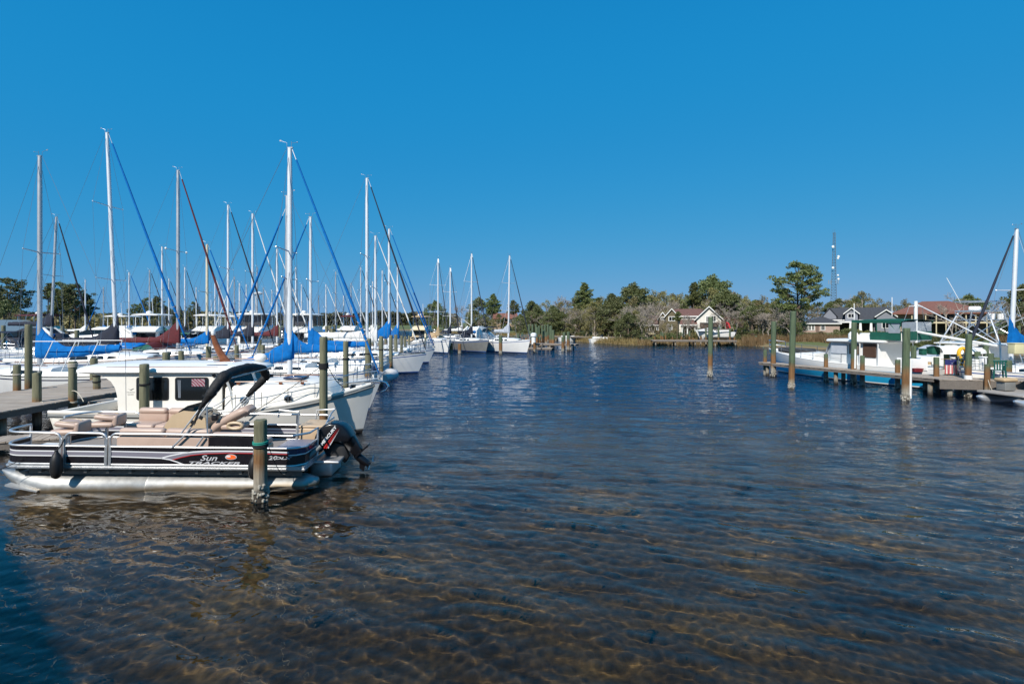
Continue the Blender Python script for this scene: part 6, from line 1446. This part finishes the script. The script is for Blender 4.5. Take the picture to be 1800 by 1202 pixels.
# named trees
NT = [('big', 1402, 462, 22, 'tallest broad pine with open limbs standing before the grey houses', 1.0), ('slim', 1219, 497, 46, 'slim pine with a bare pale trunk rising behind the red roofed house', .95), ('pine', 1028, 499, 34, 'lopsided pine standing above the wood at its left half', 1.05),
      ('pine', 866, 518, 14, 'round headed pine with a straight trunk behind the outer sailboats', .8), ('ever', 765, 532, 8, 'dark rounded tree at the left tip of the wooded bank', .55), ('pine', 905, 528, 30, 'small pine head peeking over the wood behind the rightmost outer mast', .6),
      ('ever', 842, 524, 16, 'dense green tree left of the round headed pine', .75), ('bare', 808, 530, 16, 'pale bare tree between the outer masts', .9), ('ever', 1113, 503, 45, 'dark evergreen crown topping the middle of the wood', .8), ('ever', 1252, 490, 58, 'high dark evergreen crown beside tall bare trees, behind the red roof', .8),
      ('bare', 1287, 492, 50, 'tall bare tree right of the high evergreen crown', 1.15), ('bare', 990, 511, 30, 'bare grey tree topping the wood left of the lopsided pine', 1.1), ('ever', 1075, 520, 14, 'broad dark evergreen in the centre of the wood', 1.1), ('ever', 935, 532, 8, 'broad glossy evergreen right of the outer sailboats', 1.1), ('ever', 972, 540, 7, 'evergreen overhanging the far walkway', .9),
      ('olive', 1045, 540, 9, 'yellow green tree at the water edge in the wood', .8), ('ever', 1105, 552, 6, 'dark evergreen left of the red roofed house by the water', .75), ('bare', 1128, 530, 6, 'twiggy bare tree leaning over the water left of the red roofed house', 1.0), ('ever', 1322, 537, 12, 'round glossy evergreen between the boat lift and the tallest pine', .8), ('bud', 1292, 540, 12, 'reddish budding tree right of the white gable', 1.25), ('bud', 1272, 552, 16, 'small reddish budding tree beside the white gable', .9),
      ('olive', 1340, 520, 34, 'olive tree behind the round evergreen', .9), ('bare', 1358, 522, 16, 'thin bare tree left of the tallest pine', .7), ('ever', 1385, 552, 18, 'dark low tree in front of the white columned house', .45), ('bare', 1490, 506, 92, 'bare spreading tree behind the grey house right of the tower', 1.3), ('olive', 1515, 514, 88, 'olive green tree over the grey house roof', 1.0), ('olive', 1545, 524, 90, 'low olive tree between the grey and the brown roofs', .8), ('olive', 1592, 526, 62, 'light green budding tree behind the brown roof', .5),
      ('bare', 1677, 494, 4, 'leafless tree in front of the brown roofed house', .85), ('bare', 1752, 506, 22, 'bare tree right of the brown roof', .9), ('ever', 1798, 503, 26, 'dark evergreen at the right edge behind the mast', .8), ('ever', 1702, 522, 45, 'dark low tree over the right end of the brown roof', .6), ('bare', 1690, 540, 2, 'small bare sapling by the shore below the brown roofed house', .6), ('slim', 1190, 548, 6, 'thin leafless looking pine by the pier', .3), ('bare', 1203, 540, 9, 'slender bare tree in front of the red roofed house', .45), ('bare', 1164, 553, 9, 'small bare tree before the left wing of the red roofed house', .5)]
for kd, px, yt, off, lab, wd in NT: place(kd, px, yt, SY(px, off), lab, 'trees on the far bank', None if kd in ('big', 'slim') else None)
env = [(745, 553), (790, 549), (830, 535), (900, 541), (950, 532), (1000, 520), (1050, 524), (1100, 517), (1150, 513), (1200, 515), (1260, 508), (1320, 520), (1350, 526), (1420, 532), (1470, 524), (1500, 517), (1560, 526), (1640, 536), (1840, 532)]
def envy(px):
    for (a, ya), (b, yb) in zip(env, env[1:]):
        if a <= px <= b: return ya + (yb - ya) * (px - a) / (b - a)
    return 540
lab_k = {'ever': 'dense evergreen tree in the wood along the far bank', 'olive': 'olive green tree in the wood along the far bank', 'bare': 'grey leafless tree in the wood along the far bank', 'pine': 'pine in the wood along the far bank', 'bud': 'reddish budding tree in the wood along the far bank'}
px = 748
while px < 1790:
    for row, (o0, o1, dy) in enumerate(((40, 60, 0), (22, 36, 9), (9, 18, 20))):
        if row == 2 and (px > 1120): continue
        if row == 1 and 1125 < px < 1320: continue
        if row <= 1 and px > 1400: continue
        kd = rt.choices(['ever', 'olive', 'bare', 'pine'], [(2.5, 4, 6, 1), (3, 4, 5, 1), (6, 4, 2, 0)][row])[0]
        p_ = px + rt.uniform(-9, 9); place(kd, p_, envy(p_) + dy + rt.uniform(-3, 14), SY(p_, rt.uniform(o0, o1)), lab_k[kd], 'unnamed trees of the wood: ' + kd)
    px += rt.uniform(9, 14)
for p_ in range(1130, 1800, 15): kd = rt.choices(['ever', 'olive', 'bare'], [3, 3, 4])[0]; place(kd, p_ + rt.uniform(-8, 8), envy(p_) + rt.uniform(0, 8), SY(p_, rt.uniform(68, 85) + (22 if p_ > 1400 else 0)), lab_k[kd], 'unnamed trees of the wood: ' + kd)
for p_ in range(1120, 1385, 12): kd = rt.choices(['ever', 'olive', 'bare'], [2, 3, 6])[0]; place(kd, p_ + rt.uniform(-6, 6), envy(p_) + rt.uniform(2, 14), SY(p_, rt.uniform(52, 66)), lab_k[kd], 'unnamed trees of the wood: ' + kd)
for kd, p_, yt, off, lab in (('bare', 1150, 545, 12, 'bare tree screening the left gable of the red roofed house'), ('bare', 1212, 549, 14, 'bare tree screening the porch of the red roofed house'), ('olive', 1174, 566, 12, 'small olive tree at the foot of the stone gable'), ('bud', 1234, 556, 12, 'thin budding tree in front of the white gable'), ('olive', 1138, 556, 16, 'olive tree over the left wing of the red roofed house')): place(kd, p_, yt, SY(p_, off), lab, 'trees on the far bank', .5)
for p_ in range(915, 1400, 11):
    if not 1160 < p_ < 1275: place('bare', p_ + rt.uniform(-5, 5), envy(p_) + rt.uniform(2, 22), SY(p_, rt.uniform(8, 24)), lab_k['bare'], 'unnamed trees of the wood: bare', .75)
# left pines
for i, (px, yt, Y, kd, lab) in enumerate(((18, 490, 120, 'big', 'tall flat topped pine at the left edge'), (8, 532, 112, 'ever', 'low dark tree under the tall pine at the left edge'), (34, 545, 108, 'olive', 'low olive tree by the shed at the left edge'), (84, 498, 128, 'slim', 'tall open pine just right of the leftmost mast'), (108, 497, 130, 'big', 'tall dense pine in the group right of the leftmost mast'), (132, 500, 126, 'big', 'broad pine in the middle of the left group'), (150, 518, 130, 'pine', 'lower pine at the right end of the left group'), (98, 520, 124, 'slim', 'thin pine in the left group'), (122, 512, 132, 'slim', 'thin trunked pine in the middle of the left group'),
        (238, 535, 150, 'big', 'small pine left of the long blue jib'), (258, 524, 155, 'big', 'pine behind the thin masts left of the blue jib'), (276, 522, 152, 'pine', 'pine behind the green jib'), (290, 540, 150, 'ever', 'low tree behind the framed white hardtop'), (340, 531, 165, 'big', 'lone small pine right of the grey mast'), (308, 538, 160, 'big', 'small pine just left of the grey mast'))):
    place(kd, px, yt, Y, lab, 'pines across the water at left', z=.1, wid=({18: .85, 108: .75, 132: .8}.get(px, .45) if kd == 'big' else None))
# far wood masses
r = np.random.default_rng(9)
def far_wood(name, x0, x1, Y, h0, h1, n, size, m, lab):
    X = r.uniform(x0, x1, n); hh = h0 + (h1 - h0) * (.5 + .25 * np.sin(X * .045) + .15 * np.sin(X * .17 + 1) + .12 * np.sin(X * .41 + 2)); q = r.uniform(0, 1, n) ** .6
    c = np.stack([X, Y + r.uniform(-9, 9, n), q * hh + r.normal(size=n) * .3 + .2], 1); o = leafmesh(name, c, size, m, None, 1.4, 3); tag(o, lab, 'woodland', kind='stuff'); return o
far_wood('far_wood', -440, -45, 420, 9, 13, 26000, 1.9, FARW, 'distant low wooded shore across the open water at left')
far_wood('near_wood', -250, -95, 172, 4, 7, 16000, .8, LEAFO, 'low scrubby wood behind the left marina')
mb = MB(); mb.add([(-450, 400, .2), (-60, 400, .2), (-60, 900, 2), (-450, 900, 2)], [(0, 1, 2, 3)]); mb.add([(-300, 158, .25), (-85, 158, .25), (-85, 195, .8), (-300, 195, .8)], [(0, 1, 2, 3)])
mb.obj('far_shore_ground', MATS.get('weathered_beam'), kind='structure')
# shrubs and reeds
SB = [(1420, 582, 36), (1433, 583, 36), (1442, 578, 35), (1481, 571, 37), (1492, 574, 36), (1500, 572, 38), (1510, 576, 36), (1520, 577, 36), (1530, 576, 36), (1546, 577, 36), (1190, 577, 12), (1182, 580, 10), (1224, 573, 13), (1236, 580, 12), (1172, 580, 11), (1154, 583, 10), (1210, 580, 10), (1302, 582, 9), (1312, 584, 8), (1334, 586, 9), (1345, 583, 12), (1360, 585, 12), (1374, 585, 12), (1308, 577, 14), (1290, 580, 12), (1338, 578, 17), (905, 581, 5), (925, 583, 4), (948, 585, 4), (880, 580, 5), (1000, 590, 3), (1020, 588, 4), (1052, 590, 4), (1082, 592, 3), (1100, 590, 4), (1600, 585, 14), (1620, 582, 13), (1640, 584, 12), (1655, 580, 13), (1672, 585, 12), (1690, 580, 13), (1708, 583, 12), (1724, 580, 13), (1612, 590, 9), (1648, 592, 8), (1684, 592, 8), (1715, 590, 9), (1740, 585, 12)]
for px, yt, off in SB: place('shrub', px, yt, SY(px, off), 'low green shrub along the far bank gardens', 'shrubs along the far bank')
def reeds(name, p0, p1, t0, t1, n, h0, h1, lab, m=REED):
    c = []; rr = random.Random(int(p0))
    mb = MB()
    for k in range(n):
        px_ = rr.uniform(p0, p1); Y = SY(px_, 0) + t0 + (t1 - t0) * rr.random() ** 1.1; X = (px_ - 900) / FPX * Y; z = ground_z(X, Y) - .05; h = rr.uniform(h0, h1); a = rr.uniform(0, 6.28); w_ = rr.uniform(.03, .07); d = Vector((rr.gauss(0, .22), rr.gauss(0, .22), 1)) * h
        b = Vector((X, Y, z)); s = Vector((math.cos(a) * w_, math.sin(a) * w_, 0)); mb.add([b - s, b + s, b + d], [(0, 1, 2)])
    o = mb.obj(name, m); tag(o, lab, 'reeds', kind='stuff')
reeds('reeds', 1305, 1800, -.6, 9, 15000, .6, 1.35, 'dry tan reeds along the right shore in front of the houses')
reeds('marsh_grass', 1120, 1310, -.3, 5, 5000, .3, .8, 'short dry grass on the shore by the private pier')
reeds('shore_grass', 770, 1120, -.3, 4, 6000, .4, 1.1, 'ochre grass strip along the wooded shore')

# ------------------------------------------------------------------ houses
ROOFR = mat('red_brown_shingles', (.155, .075, .060), .9, var=.3, vscale=3, bump=.5, bscale=12); ROOFG = mat('charcoal_shingles', (.052, .054, .062), .9, var=.3, vscale=3, bump=.5, bscale=12); ROOFB = mat('brown_shingles', (.20, .085, .06), .9, var=.25, vscale=3, bump=.5, bscale=12)
WHW = mat('white_siding', (.68, .65, .60), .7, var=.12, vscale=2); STN = mat('ivy_stone', (.14, .115, .07), .9, var=.45, vscale=5); GRS = mat('grey_siding', (.19, .20, .23), .7, var=.08); TANW = mat('tan_stucco', (.34, .28, .21), .85, var=.12); TRIM = mat('white_trim', (.75, .74, .71), .6); YPO = mat('pale_yellow_post', (.58, .50, .32), .7, var=.15); OPN = mat('painted_room_shade', (.03, .028, .026), .8)  # OPN is a dark tone that paints the shade inside porches
def brick(name, cols, mortar):
    m = bpy.data.materials.new(name); m.use_nodes = True; nt = m.node_tree; tc = nt.nodes.new('ShaderNodeTexCoord'); b = nt.nodes.new('ShaderNodeTexBrick'); b.inputs['Scale'].default_value = 2.4
    b.inputs['Color1'].default_value = (*cols[0], 1); b.inputs['Color2'].default_value = (*cols[1], 1); b.inputs['Mortar'].default_value = (*mortar, 1)
    nt.links.new(mapping(nt, tc.outputs['Object'], (1, 1, 1), (R(90), 0, 0)), b.inputs['Vector']); nt.links.new(b.outputs['Color'], nt.nodes['Principled BSDF'].inputs['Base Color']); nt.nodes['Principled BSDF'].inputs['Roughness'].default_value = .9; return m
BRK = brick('pale_brick', ((.40, .27, .22), (.30, .20, .17)), (.42, .38, .34)); BRK2 = brick('red_brick', ((.30, .13, .08), (.22, .09, .06)), (.30, .24, .20))
def gable(root, x0, x1, y0, y1, z0, ze, zr, wm, rm, ax='x', oh=.35, nm=('wall', 'roof'), trim=True):
    "box with a gable roof; ax = direction of the ridge"
    if ax == 'x':
        c = (y0 + y1) / 2; wp = [(y0, z0), (y1, z0), (y1, ze), (c, zr), (y0, ze)]; MB().prism(wp, x0, x1, axis='x').obj(nm[0], wm, root)
        s = (zr - ze) / (c - y0); rp = [(y0 - oh, ze - s * oh + .03), (c, zr + .03), (y1 + oh, ze - s * oh + .03), (y1 + oh, ze - s * oh + .2), (c, zr + .22), (y0 - oh, ze - s * oh + .2)]
        o = MB().prism(rp, x0 - oh, x1 + oh, axis='x').obj(nm[1], rm, root)
        if trim: MB().box(((x0 + x1) / 2, y0 - oh - .03, ze - s * oh + .1), (x1 - x0 + 2 * oh, .06, .2)).obj('gutter', TRIM, o)
    else:
        c = (x0 + x1) / 2; wp = [(x0, z0), (x1, z0), (x1, ze), (c, zr), (x0, ze)]; MB().prism(wp, y0, y1).obj(nm[0], wm, root)
        s = (zr - ze) / (c - x0); rp = [(x0 - oh, ze - s * oh + .03), (c, zr + .03), (x1 + oh, ze - s * oh + .03), (x1 + oh, ze - s * oh + .2), (c, zr + .22), (x0 - oh, ze - s * oh + .2)]
        o = MB().prism(rp, y0 - oh, y1).obj(nm[1], rm, root)
        if trim:
            for sg in (0, 1):
                a = Vector((x0 - oh if not sg else x1 + oh, y0 - oh - .03, ze - s * oh + .1)); b = Vector((c, y0 - oh - .03, zr + .12)); mb = MB(); u = Vector((0, 0, .11)); v = Vector((0, .05, 0)); mb.loft([[a - u, a + u, a + u + v, a - u + v], [b - u, b + u, b + u + v, b - u + v]], cap=True, sm=False); mb.obj('bargeboard', TRIM, o)
    return o
def win(root, x0, x1, z0, z1, y, m=GLASSD, fr=TRIM, mull=1):
    f = MB().box(((x0 + x1) / 2, y - .03, (z0 + z1) / 2), (x1 - x0 + .2, .06, z1 - z0 + .2)).obj('window', fr, root); n = mull + 1; w_ = (x1 - x0) / n; mb = MB()
    for k in range(n): mb.box((x0 + (k + .5) * w_, y - .065, (z0 + z1) / 2), (w_ - .07, .02, z1 - z0))
    mb.obj('pane', m, f); return f
def hroot(name, lab, px, Y, z0):
    return thing(name, lab, 'house', ((px - 900) / FPX * Y, Y, z0))
def loc(root):
    return lambda px, py, dy=0: (lambda p: (p.x - root.location.x, p.z - root.location.z))(D(px, py, root.location.y + dy))
# red roofed white house
h1 = hroot('house', 'white two storey house with red brown roof and steep gables behind the private pier', 1200, 104, ground_z(34, 104)); q = loc(h1)
def X1(a): return q(a, 560)[0]
def Z1(b): return q(1200, b)[1]
gable(h1, X1(1188), X1(1247), 0, 8, -.3, Z1(556), Z1(544), WHW, ROOFR)
gable(h1, X1(1170), X1(1192), -1.4, 5, -.3, Z1(556), Z1(544), STN, ROOFR, 'y')
gable(h1, X1(1158), X1(1171.5), -.6, 4, -.3, Z1(559), Z1(550), STN, ROOFR, 'y')
gable(h1, X1(1133), X1(1170), .2, 7, -.3, Z1(571), Z1(556), STN, ROOFR)
gable(h1, X1(1224), X1(1265), -2.2, 8, -.3, Z1(560), Z1(541), WHW, ROOFR, 'y', oh=.5)
gable(h1, X1(1198), X1(1222), -2.6, -.05, Z1(571), Z1(570.5), Z1(564), BRK2, ROOFR, oh=.3)
for a in (1199, 1208, 1221): MB().box((X1(a), -2.5, Z1(571) / 2 - .2), (.2, .2, Z1(571))).obj('porch_post', TRIM, h1)
MB().box((X1(1212), -.06, Z1(580) * 1.0 + .2), (1.8, .06, 1.8)).obj('porch_brick', BRK2, h1)
for a, b, t_, bt_, y in ((1176, 1186, 557, 563.5, -1.4), (1162, 1168, 558, 562, -.6), (1240, 1245, 557, 566, -2.2), (1249, 1256, 556, 564, -2.2), (1137, 1144, 572, 581, .2), (1154, 1159, 571, 580, .2), (1175, 1181, 571, 580, -1.4), (1205, 1212, 557, 560, 0), (1214, 1218, 557, 560, 0)): win(h1, X1(a), X1(b), Z1(bt_), Z1(t_), y)
MB().box((X1(1245), -2.24, Z1(574)), (3.6, .05, 1.6)).obj('porch_opening_shade', OPN, h1)  # dark panel on the wall, porch shade painted in its colour
MB().box((X1(1140), -2, Z1(586)), (2.9, 3.2, .2)).obj('deck', YPO, h1)
for k in range(5): MB().box((X1(1132) + k * .6, -3.4, Z1(586) - .5), (.12, .12, 1.0)).obj('deck_post', BEAM, h1)
# pale house behind trees
h2 = hroot('house', 'pale house with a white column half hidden by trees left of the tallest pine', 1372, 118, ground_z(62, 118)); q = loc(h2)
X2, Z2 = (lambda a: q(a, 560)[0]), (lambda b: q(1372, b)[1])
gable(h2, X2(1348), X2(1398), 0, 9, -.3, Z2(547), Z2(536), WHW, ROOFG); win(h2, X2(1372), X2(1379), Z2(557), Z2(550), 0); win(h2, X2(1353), X2(1359), Z2(557), Z2(550), 0)
MB().box((X2(1374), -2.4, Z2(566)), (X2(1396) - X2(1352), .3, .3)).obj('porch_beam', TRIM, h2); MB().box((X2(1374), -1.2, Z2(564.5)), (X2(1397) - X2(1351), 2.6, .15)).obj('porch_roof', ROOFG, h2)
for a in (1382, 1394): MB().lathe([(.16, 0), (.15, Z2(566))], (X2(a), -2.4, 0), 12).obj('column', TRIM, h2)
# grey house with pale brick wing
h3 = hroot('house', 'grey gabled house with dormer and pale brick wing behind the lawn', 1475, 110, ground_z(70, 110)); q = loc(h3)
X3, Z3 = (lambda a: q(a, 560)[0]), (lambda b: q(1475, b)[1])
MB().box(((X3(1409) + X3(1476)) / 2, 4, Z3(568) / 2 - .15), (X3(1476) - X3(1409), 8, Z3(568) + .3)).obj('brick_wall', BRK, h3)
xa, xb, ya, yb, ze = X3(1405), X3(1480), -.5, 8.5, Z3(568); mb = MB(); mb.add([(xa, ya, ze), (xb, ya, ze), (xb, yb, ze), (xa, yb, ze), (xa + 4.2, 4, Z3(556)), (xb - 4.2, 4, Z3(556)), (xa, ya, ze - .2), (xb, ya, ze - .2), (xb, yb, ze - .2), (xa, yb, ze - .2)], [(0, 1, 5, 4), (1, 2, 5), (2, 3, 4, 5), (3, 0, 4), (6, 7, 1, 0), (7, 8, 2, 1), (9, 6, 0, 3), (9, 8, 7, 6)]); mb.obj('hip_roof', ROOFG, h3)
MB().box(((xa + xb) / 2, ya - .03, ze - .1), (xb - xa, .05, .22)).obj('gutter', TRIM, h3)
for a, b in ((1414, 1418.5), (1420, 1424.5), (1426, 1430.5), (1443, 1449.5)): win(h3, X3(a), X3(b), Z3(580), Z3(571.5), 0)
MB().box((X3(1436), -.02, Z3(579)), (.7, .06, 1.9)).obj('brick_recess_shade', mat('shadow_brick', (.16, .11, .09), .9), h3)  # flat darker panel, the shade of a recess put into its colour
gable(h3, X3(1455), X3(1562), 4, 14, -.3, Z3(562), Z3(541), GRS, ROOFG)
gable(h3, X3(1486), X3(1508), 2.6, 9, Z3(566), Z3(550), Z3(542), GRS, ROOFG, 'y', oh=.45); win(h3, X3(1491), X3(1502), Z3(558), Z3(551.5), 2.6)
gable(h3, X3(1540), X3(1571), 1.8, 9, -.3, Z3(556), Z3(546), GRS, ROOFG, 'y', oh=.45)
gable(h3, X3(1446), X3(1470), 4, 12, Z3(566), Z3(554), Z3(541), GRS, ROOFG, 'y', oh=.3, trim=False)
MB().box((X3(1500), 2.4, Z3(566)), (X3(1535) - X3(1476), 3.4, .3)).obj('porch_beam', TRIM, h3); MB().box((X3(1506), 3.9, Z3(578)), (X3(1540) - X3(1480), .1, 2.6)).obj('porch_shade', OPN, h3)  # dark sheet behind the columns paints the shade under the porch
for a in (1495, 1512, 1530): MB().loft([[Vector((X3(a) + u * w_, .9 + v * w_, z)) for u, v in ((-1, -1), (1, -1), (1, 1), (-1, 1))] for w_, z in ((.32, 0), (.2, Z3(566)))], cap=True, sm=False).obj('column', TRIM, h3)
win(h3, X3(1504), X3(1509), Z3(580), Z3(571), 3.84); win(h3, X3(1549), X3(1560), Z3(576), Z3(566), 1.8)
# brown hip roofed house on two levels
h4 = hroot('house', 'tan two level house with wide brown hip roof and yellow porch posts', 1660, 76, ground_z(64, 76)); q = loc(h4)
X4, Z4 = (lambda a: q(a, 560)[0]), (lambda b: q(1660, b)[1])
MB().box(((X4(1574) + X4(1738)) / 2, 5.5, Z4(548) / 2), (X4(1738) - X4(1574), 10, Z4(548))).obj('wall', TANW, h4)
xa, xb, ya, yb, ze, zr = X4(1564), X4(1742), -1.6, 11.5, Z4(549.5), Z4(527); mb = MB(); mb.add([(xa, ya, ze), (xb, ya, ze), (xb, yb, ze), (xa, yb, ze), (X4(1618), 5, zr), (X4(1667), 5, zr), (xa, ya, ze - .22), (xb, ya, ze - .22), (xb, yb, ze - .22), (xa, yb, ze - .22)], [(0, 1, 5, 4), (1, 2, 5), (2, 3, 4, 5), (3, 0, 4), (6, 7, 1, 0), (7, 8, 2, 1), (9, 6, 0, 3), (9, 8, 7, 6)]); mb.obj('roof', ROOFB, h4)
MB().box((X4(1705), -.3, Z4(567)), (X4(1810) - X4(1600), 2.2, .22)).obj('balcony', YPO, h4)
for k, a in enumerate((1602, 1627, 1646, 1663, 1680, 1697, 1713, 1731, 1790)): MB().box((X4(a), -1.3, Z4(549) / 2), (.16, .16, Z4(549) if a < 1740 else Z4(560))).obj('porch_post', YPO, h4)
MB().box((X4(1705), -1.36, Z4(562.5)), (X4(1808) - X4(1600), .05, .08)).obj('balcony_rail', BEAM, h4)
for k in range(46): MB().box((X4(1601) + k * .36, -1.36, Z4(565)), (.04, .03, .4)).obj('baluster', BEAM, h4) if k % 2 == 0 else None
for a, b in ((1632, 1643), (1648, 1660), (1665, 1677), (1682, 1694), (1699, 1710)): win(h4, X4(a), X4(b), Z4(565), Z4(553), .5, fr=BEAM)
for a, b in ((1606, 1624), (1630, 1644), (1648, 1661), (1666, 1678), (1684, 1695)): MB().box(((X4(a) + X4(b)) / 2, .46, Z4(577)), (X4(b) - X4(a), .05, 1.4)).obj('lower_opening_shade', OPN, h4)  # flat dark panels paint the shade of the lower level
# small pinkish house among the trees behind the outer masts
h5 = hroot('house', 'small tan house hardly visible among the trees behind the outer sailboats', 890, 172, ground_z(-2, 172)); q = loc(h5); X5, Z5 = (lambda a: q(a, 560)[0]), (lambda b: q(890, b)[1])
gable(h5, X5(868), X5(908), 0, 8, -.3, Z5(560), Z5(551), mat('pink_stucco', (.42, .29, .20), .9), ROOFB, trim=False); win(h5, X5(873), X5(878), Z5(568), Z5(562), 0); win(h5, X5(895), X5(901), Z5(568), Z5(562), 0)

for h_ in (h1, h2, h3, h4):      # the houses look out over the cove
    a_ = math.atan2(h_.location.x, h_.location.y); h_.rotation_euler = (0, 0, -a_); h_.scale = (math.cos(a_), 1, 1)
# ------------------------------------------------------------------ private pier with boat lift, shore posts, tower
deck('wooden_dock', 'long low private pier in front of the red roofed house', ((21.9, 80.5), (34.6, 79.3)), .85, 1.8, board=.3)
for px, yt, yb in ((1151, 587, 604), (1165, 585, 605), (1182, 590, 604), (1198, 586, 605), (1212, 582, 607), (1232, 590, 606), (1263, 575, 607), (1271, 585, 606), (1288, 591, 606), (1291, 590, 607), (1218, 594, 606), (1122, 592, 603), (1329, 590, 607.5), (1339, 590, 606.5), (1162, 583, 603), (1170, 588, 603)):
    Y = CAMZ * FPX / (yb - HZ); piling(px, yt, Y, .13, 'grey piling of the private pier and shore', PILEG, group='pilings of the private pier')
rb = runabout('motorboat', 'white motorboat raised on a boat lift at the private pier, with red folded bimini', ((1256 - 900) / FPX * 83, 83, 1.25), R(172), 6.0)
MB().tube([(-2.2, -.8, 1.4), (-2.0, -.6, 2.2), (-1.9, 0, 2.35), (-2.0, .6, 2.2), (-2.2, .8, 1.4)], .12, 8).obj('folded_bimini', mat('red_canvas', (.5, .02, .03), .8), rb)
MB().loft([[Vector((x, y, 1.0 + hh * (1 - (y / 1.1) ** 2))) for y in [1.1 * (j / 4 - 1) for j in range(9)]] for x, hh in ((2.7, .1), (1.2, .45), (.3, .5))], closed=False).obj('bow_cover', WCANV, rb)
bl = thing('boat_lift', 'grey boat lift frame carrying the white motorboat at the private pier', 'boat lift', ((1256 - 900) / FPX * 83, 83, 0))
for x in (-2, 1.8):
    for y in (-1.6, 1.6): MB().lathe([(.14, -1.5), (.13, 2.7)], (x, y, 0), 10).obj('lift_post', PILEG, bl)
    MB().box((x, 0, .85), (.15, 3.2, .18)).obj('cradle_beam', ALU, bl)
for y in (-1.6, 1.6): MB().box((-.1, y, 2.5), (4.2, .2, .22)).obj('lift_beam', BEAM, bl)
for px, Y, lab in ((1000, 100, 'small white skiff pulled up under the trees, left of two'), (1056, 92, 'small white skiff moored at the wooded shore beside the dark gap')): runabout('motorboat', lab, ((px - 900) / FPX * Y, Y, -.1), R(8), 4.2, out=False)
Yt = 300; tw_ = thing('radio_tower', 'tall steel lattice communications tower with white dishes behind the tallest pine', 'radio tower', ((1467 - 900) / FPX * Yt, Yt, 2)); Ht = CAMZ + (568 - 409) / 900 * Yt - 2
def leg(k, z): w_ = 2.3 - 1.7 * z / Ht; a = k * 2.0944 + .5; return Vector((w_ * math.cos(a), w_ * math.sin(a), z))
TST = mat('tower_steel', (.10, .14, .18), .6); mb = MB()
for k in range(3): mb.tube([leg(k, 0), leg(k, Ht)], .16, 6)
nb = 34
for j in range(nb):
    z0, z1 = Ht * j / nb, Ht * (j + 1) / nb
    for k in range(3): mb.tube([leg(k, z0), leg((k + 1) % 3, z1)], .07, 4); mb.tube([leg(k, z1), leg((k + 1) % 3, z1)], .06, 4)
mb.obj('lattice_mast', TST, tw_)
for zf, k, s in ((.845, 0, 1.0), (.74, 1, .9), (.72, 2, .7), (.62, 0, .9), (.54, 2, .7), (.5, 1, .8)):
    p = leg(k, Ht * zf); d_ = Vector((p.x, p.y, 0)).normalized(); sx = [-1.7, 1.5, 1.2][k]; s *= .72; MB().lathe([(.2, .4), (s, .2), (s * 1.05, -.2), (.1, -.4)], (sx, -1.2, p.z), 14, axis='y').obj('dish_antenna', WPVC, tw_)
for k in range(3):
    for dx in (-1, 1): p = leg(k, Ht * .47); MB().box((p.x * 1.6 + dx * .6, p.y * 1.6, p.z), (.3, .2, 2.4)).obj('panel_antenna', SPARG, tw_)
mb = MB(); mb.tube([(0, 0, Ht), (0, 0, Ht + 2.0)], .06, 5); mb.tube([(-1, 0, Ht - 1), (-1, 0, Ht + 1.5)], .05, 5); mb.tube([(-1.2, 0, Ht - .6), (1, 0, Ht - .6)], .05, 5); mb.obj('whip_antennas', TST, tw_)
# unseen building, added so its roof shades the water at the lower left
wb_ = thing('unseen_shade_building', 'tall weatherboard building added out of view beside the camera to shade the water', 'building', (-7.50, -5.85, 0), math.atan2(-3.7, 4.44))
MB().box((0, -5.3, 4.3), (15.6, 8, 9.2)).obj('wall', WHW, wb_); MB().box((0, -5.0, 9.0), (16.5, 10, .25)).obj('roof', ROOFG, wb_)
for k in range(4): win(wb_, -6.4 + k * 3.4, -5.0 + k * 3.4, 4.6, 6.4, -1.27)
# bed-side leftovers: unused prototypes are removed
for ps in PR.values():
    for p in ps:
        if p.name not in USED:
            for c in KIDS[p.name]: bpy.data.objects.remove(c)
            bpy.data.objects.remove(p)
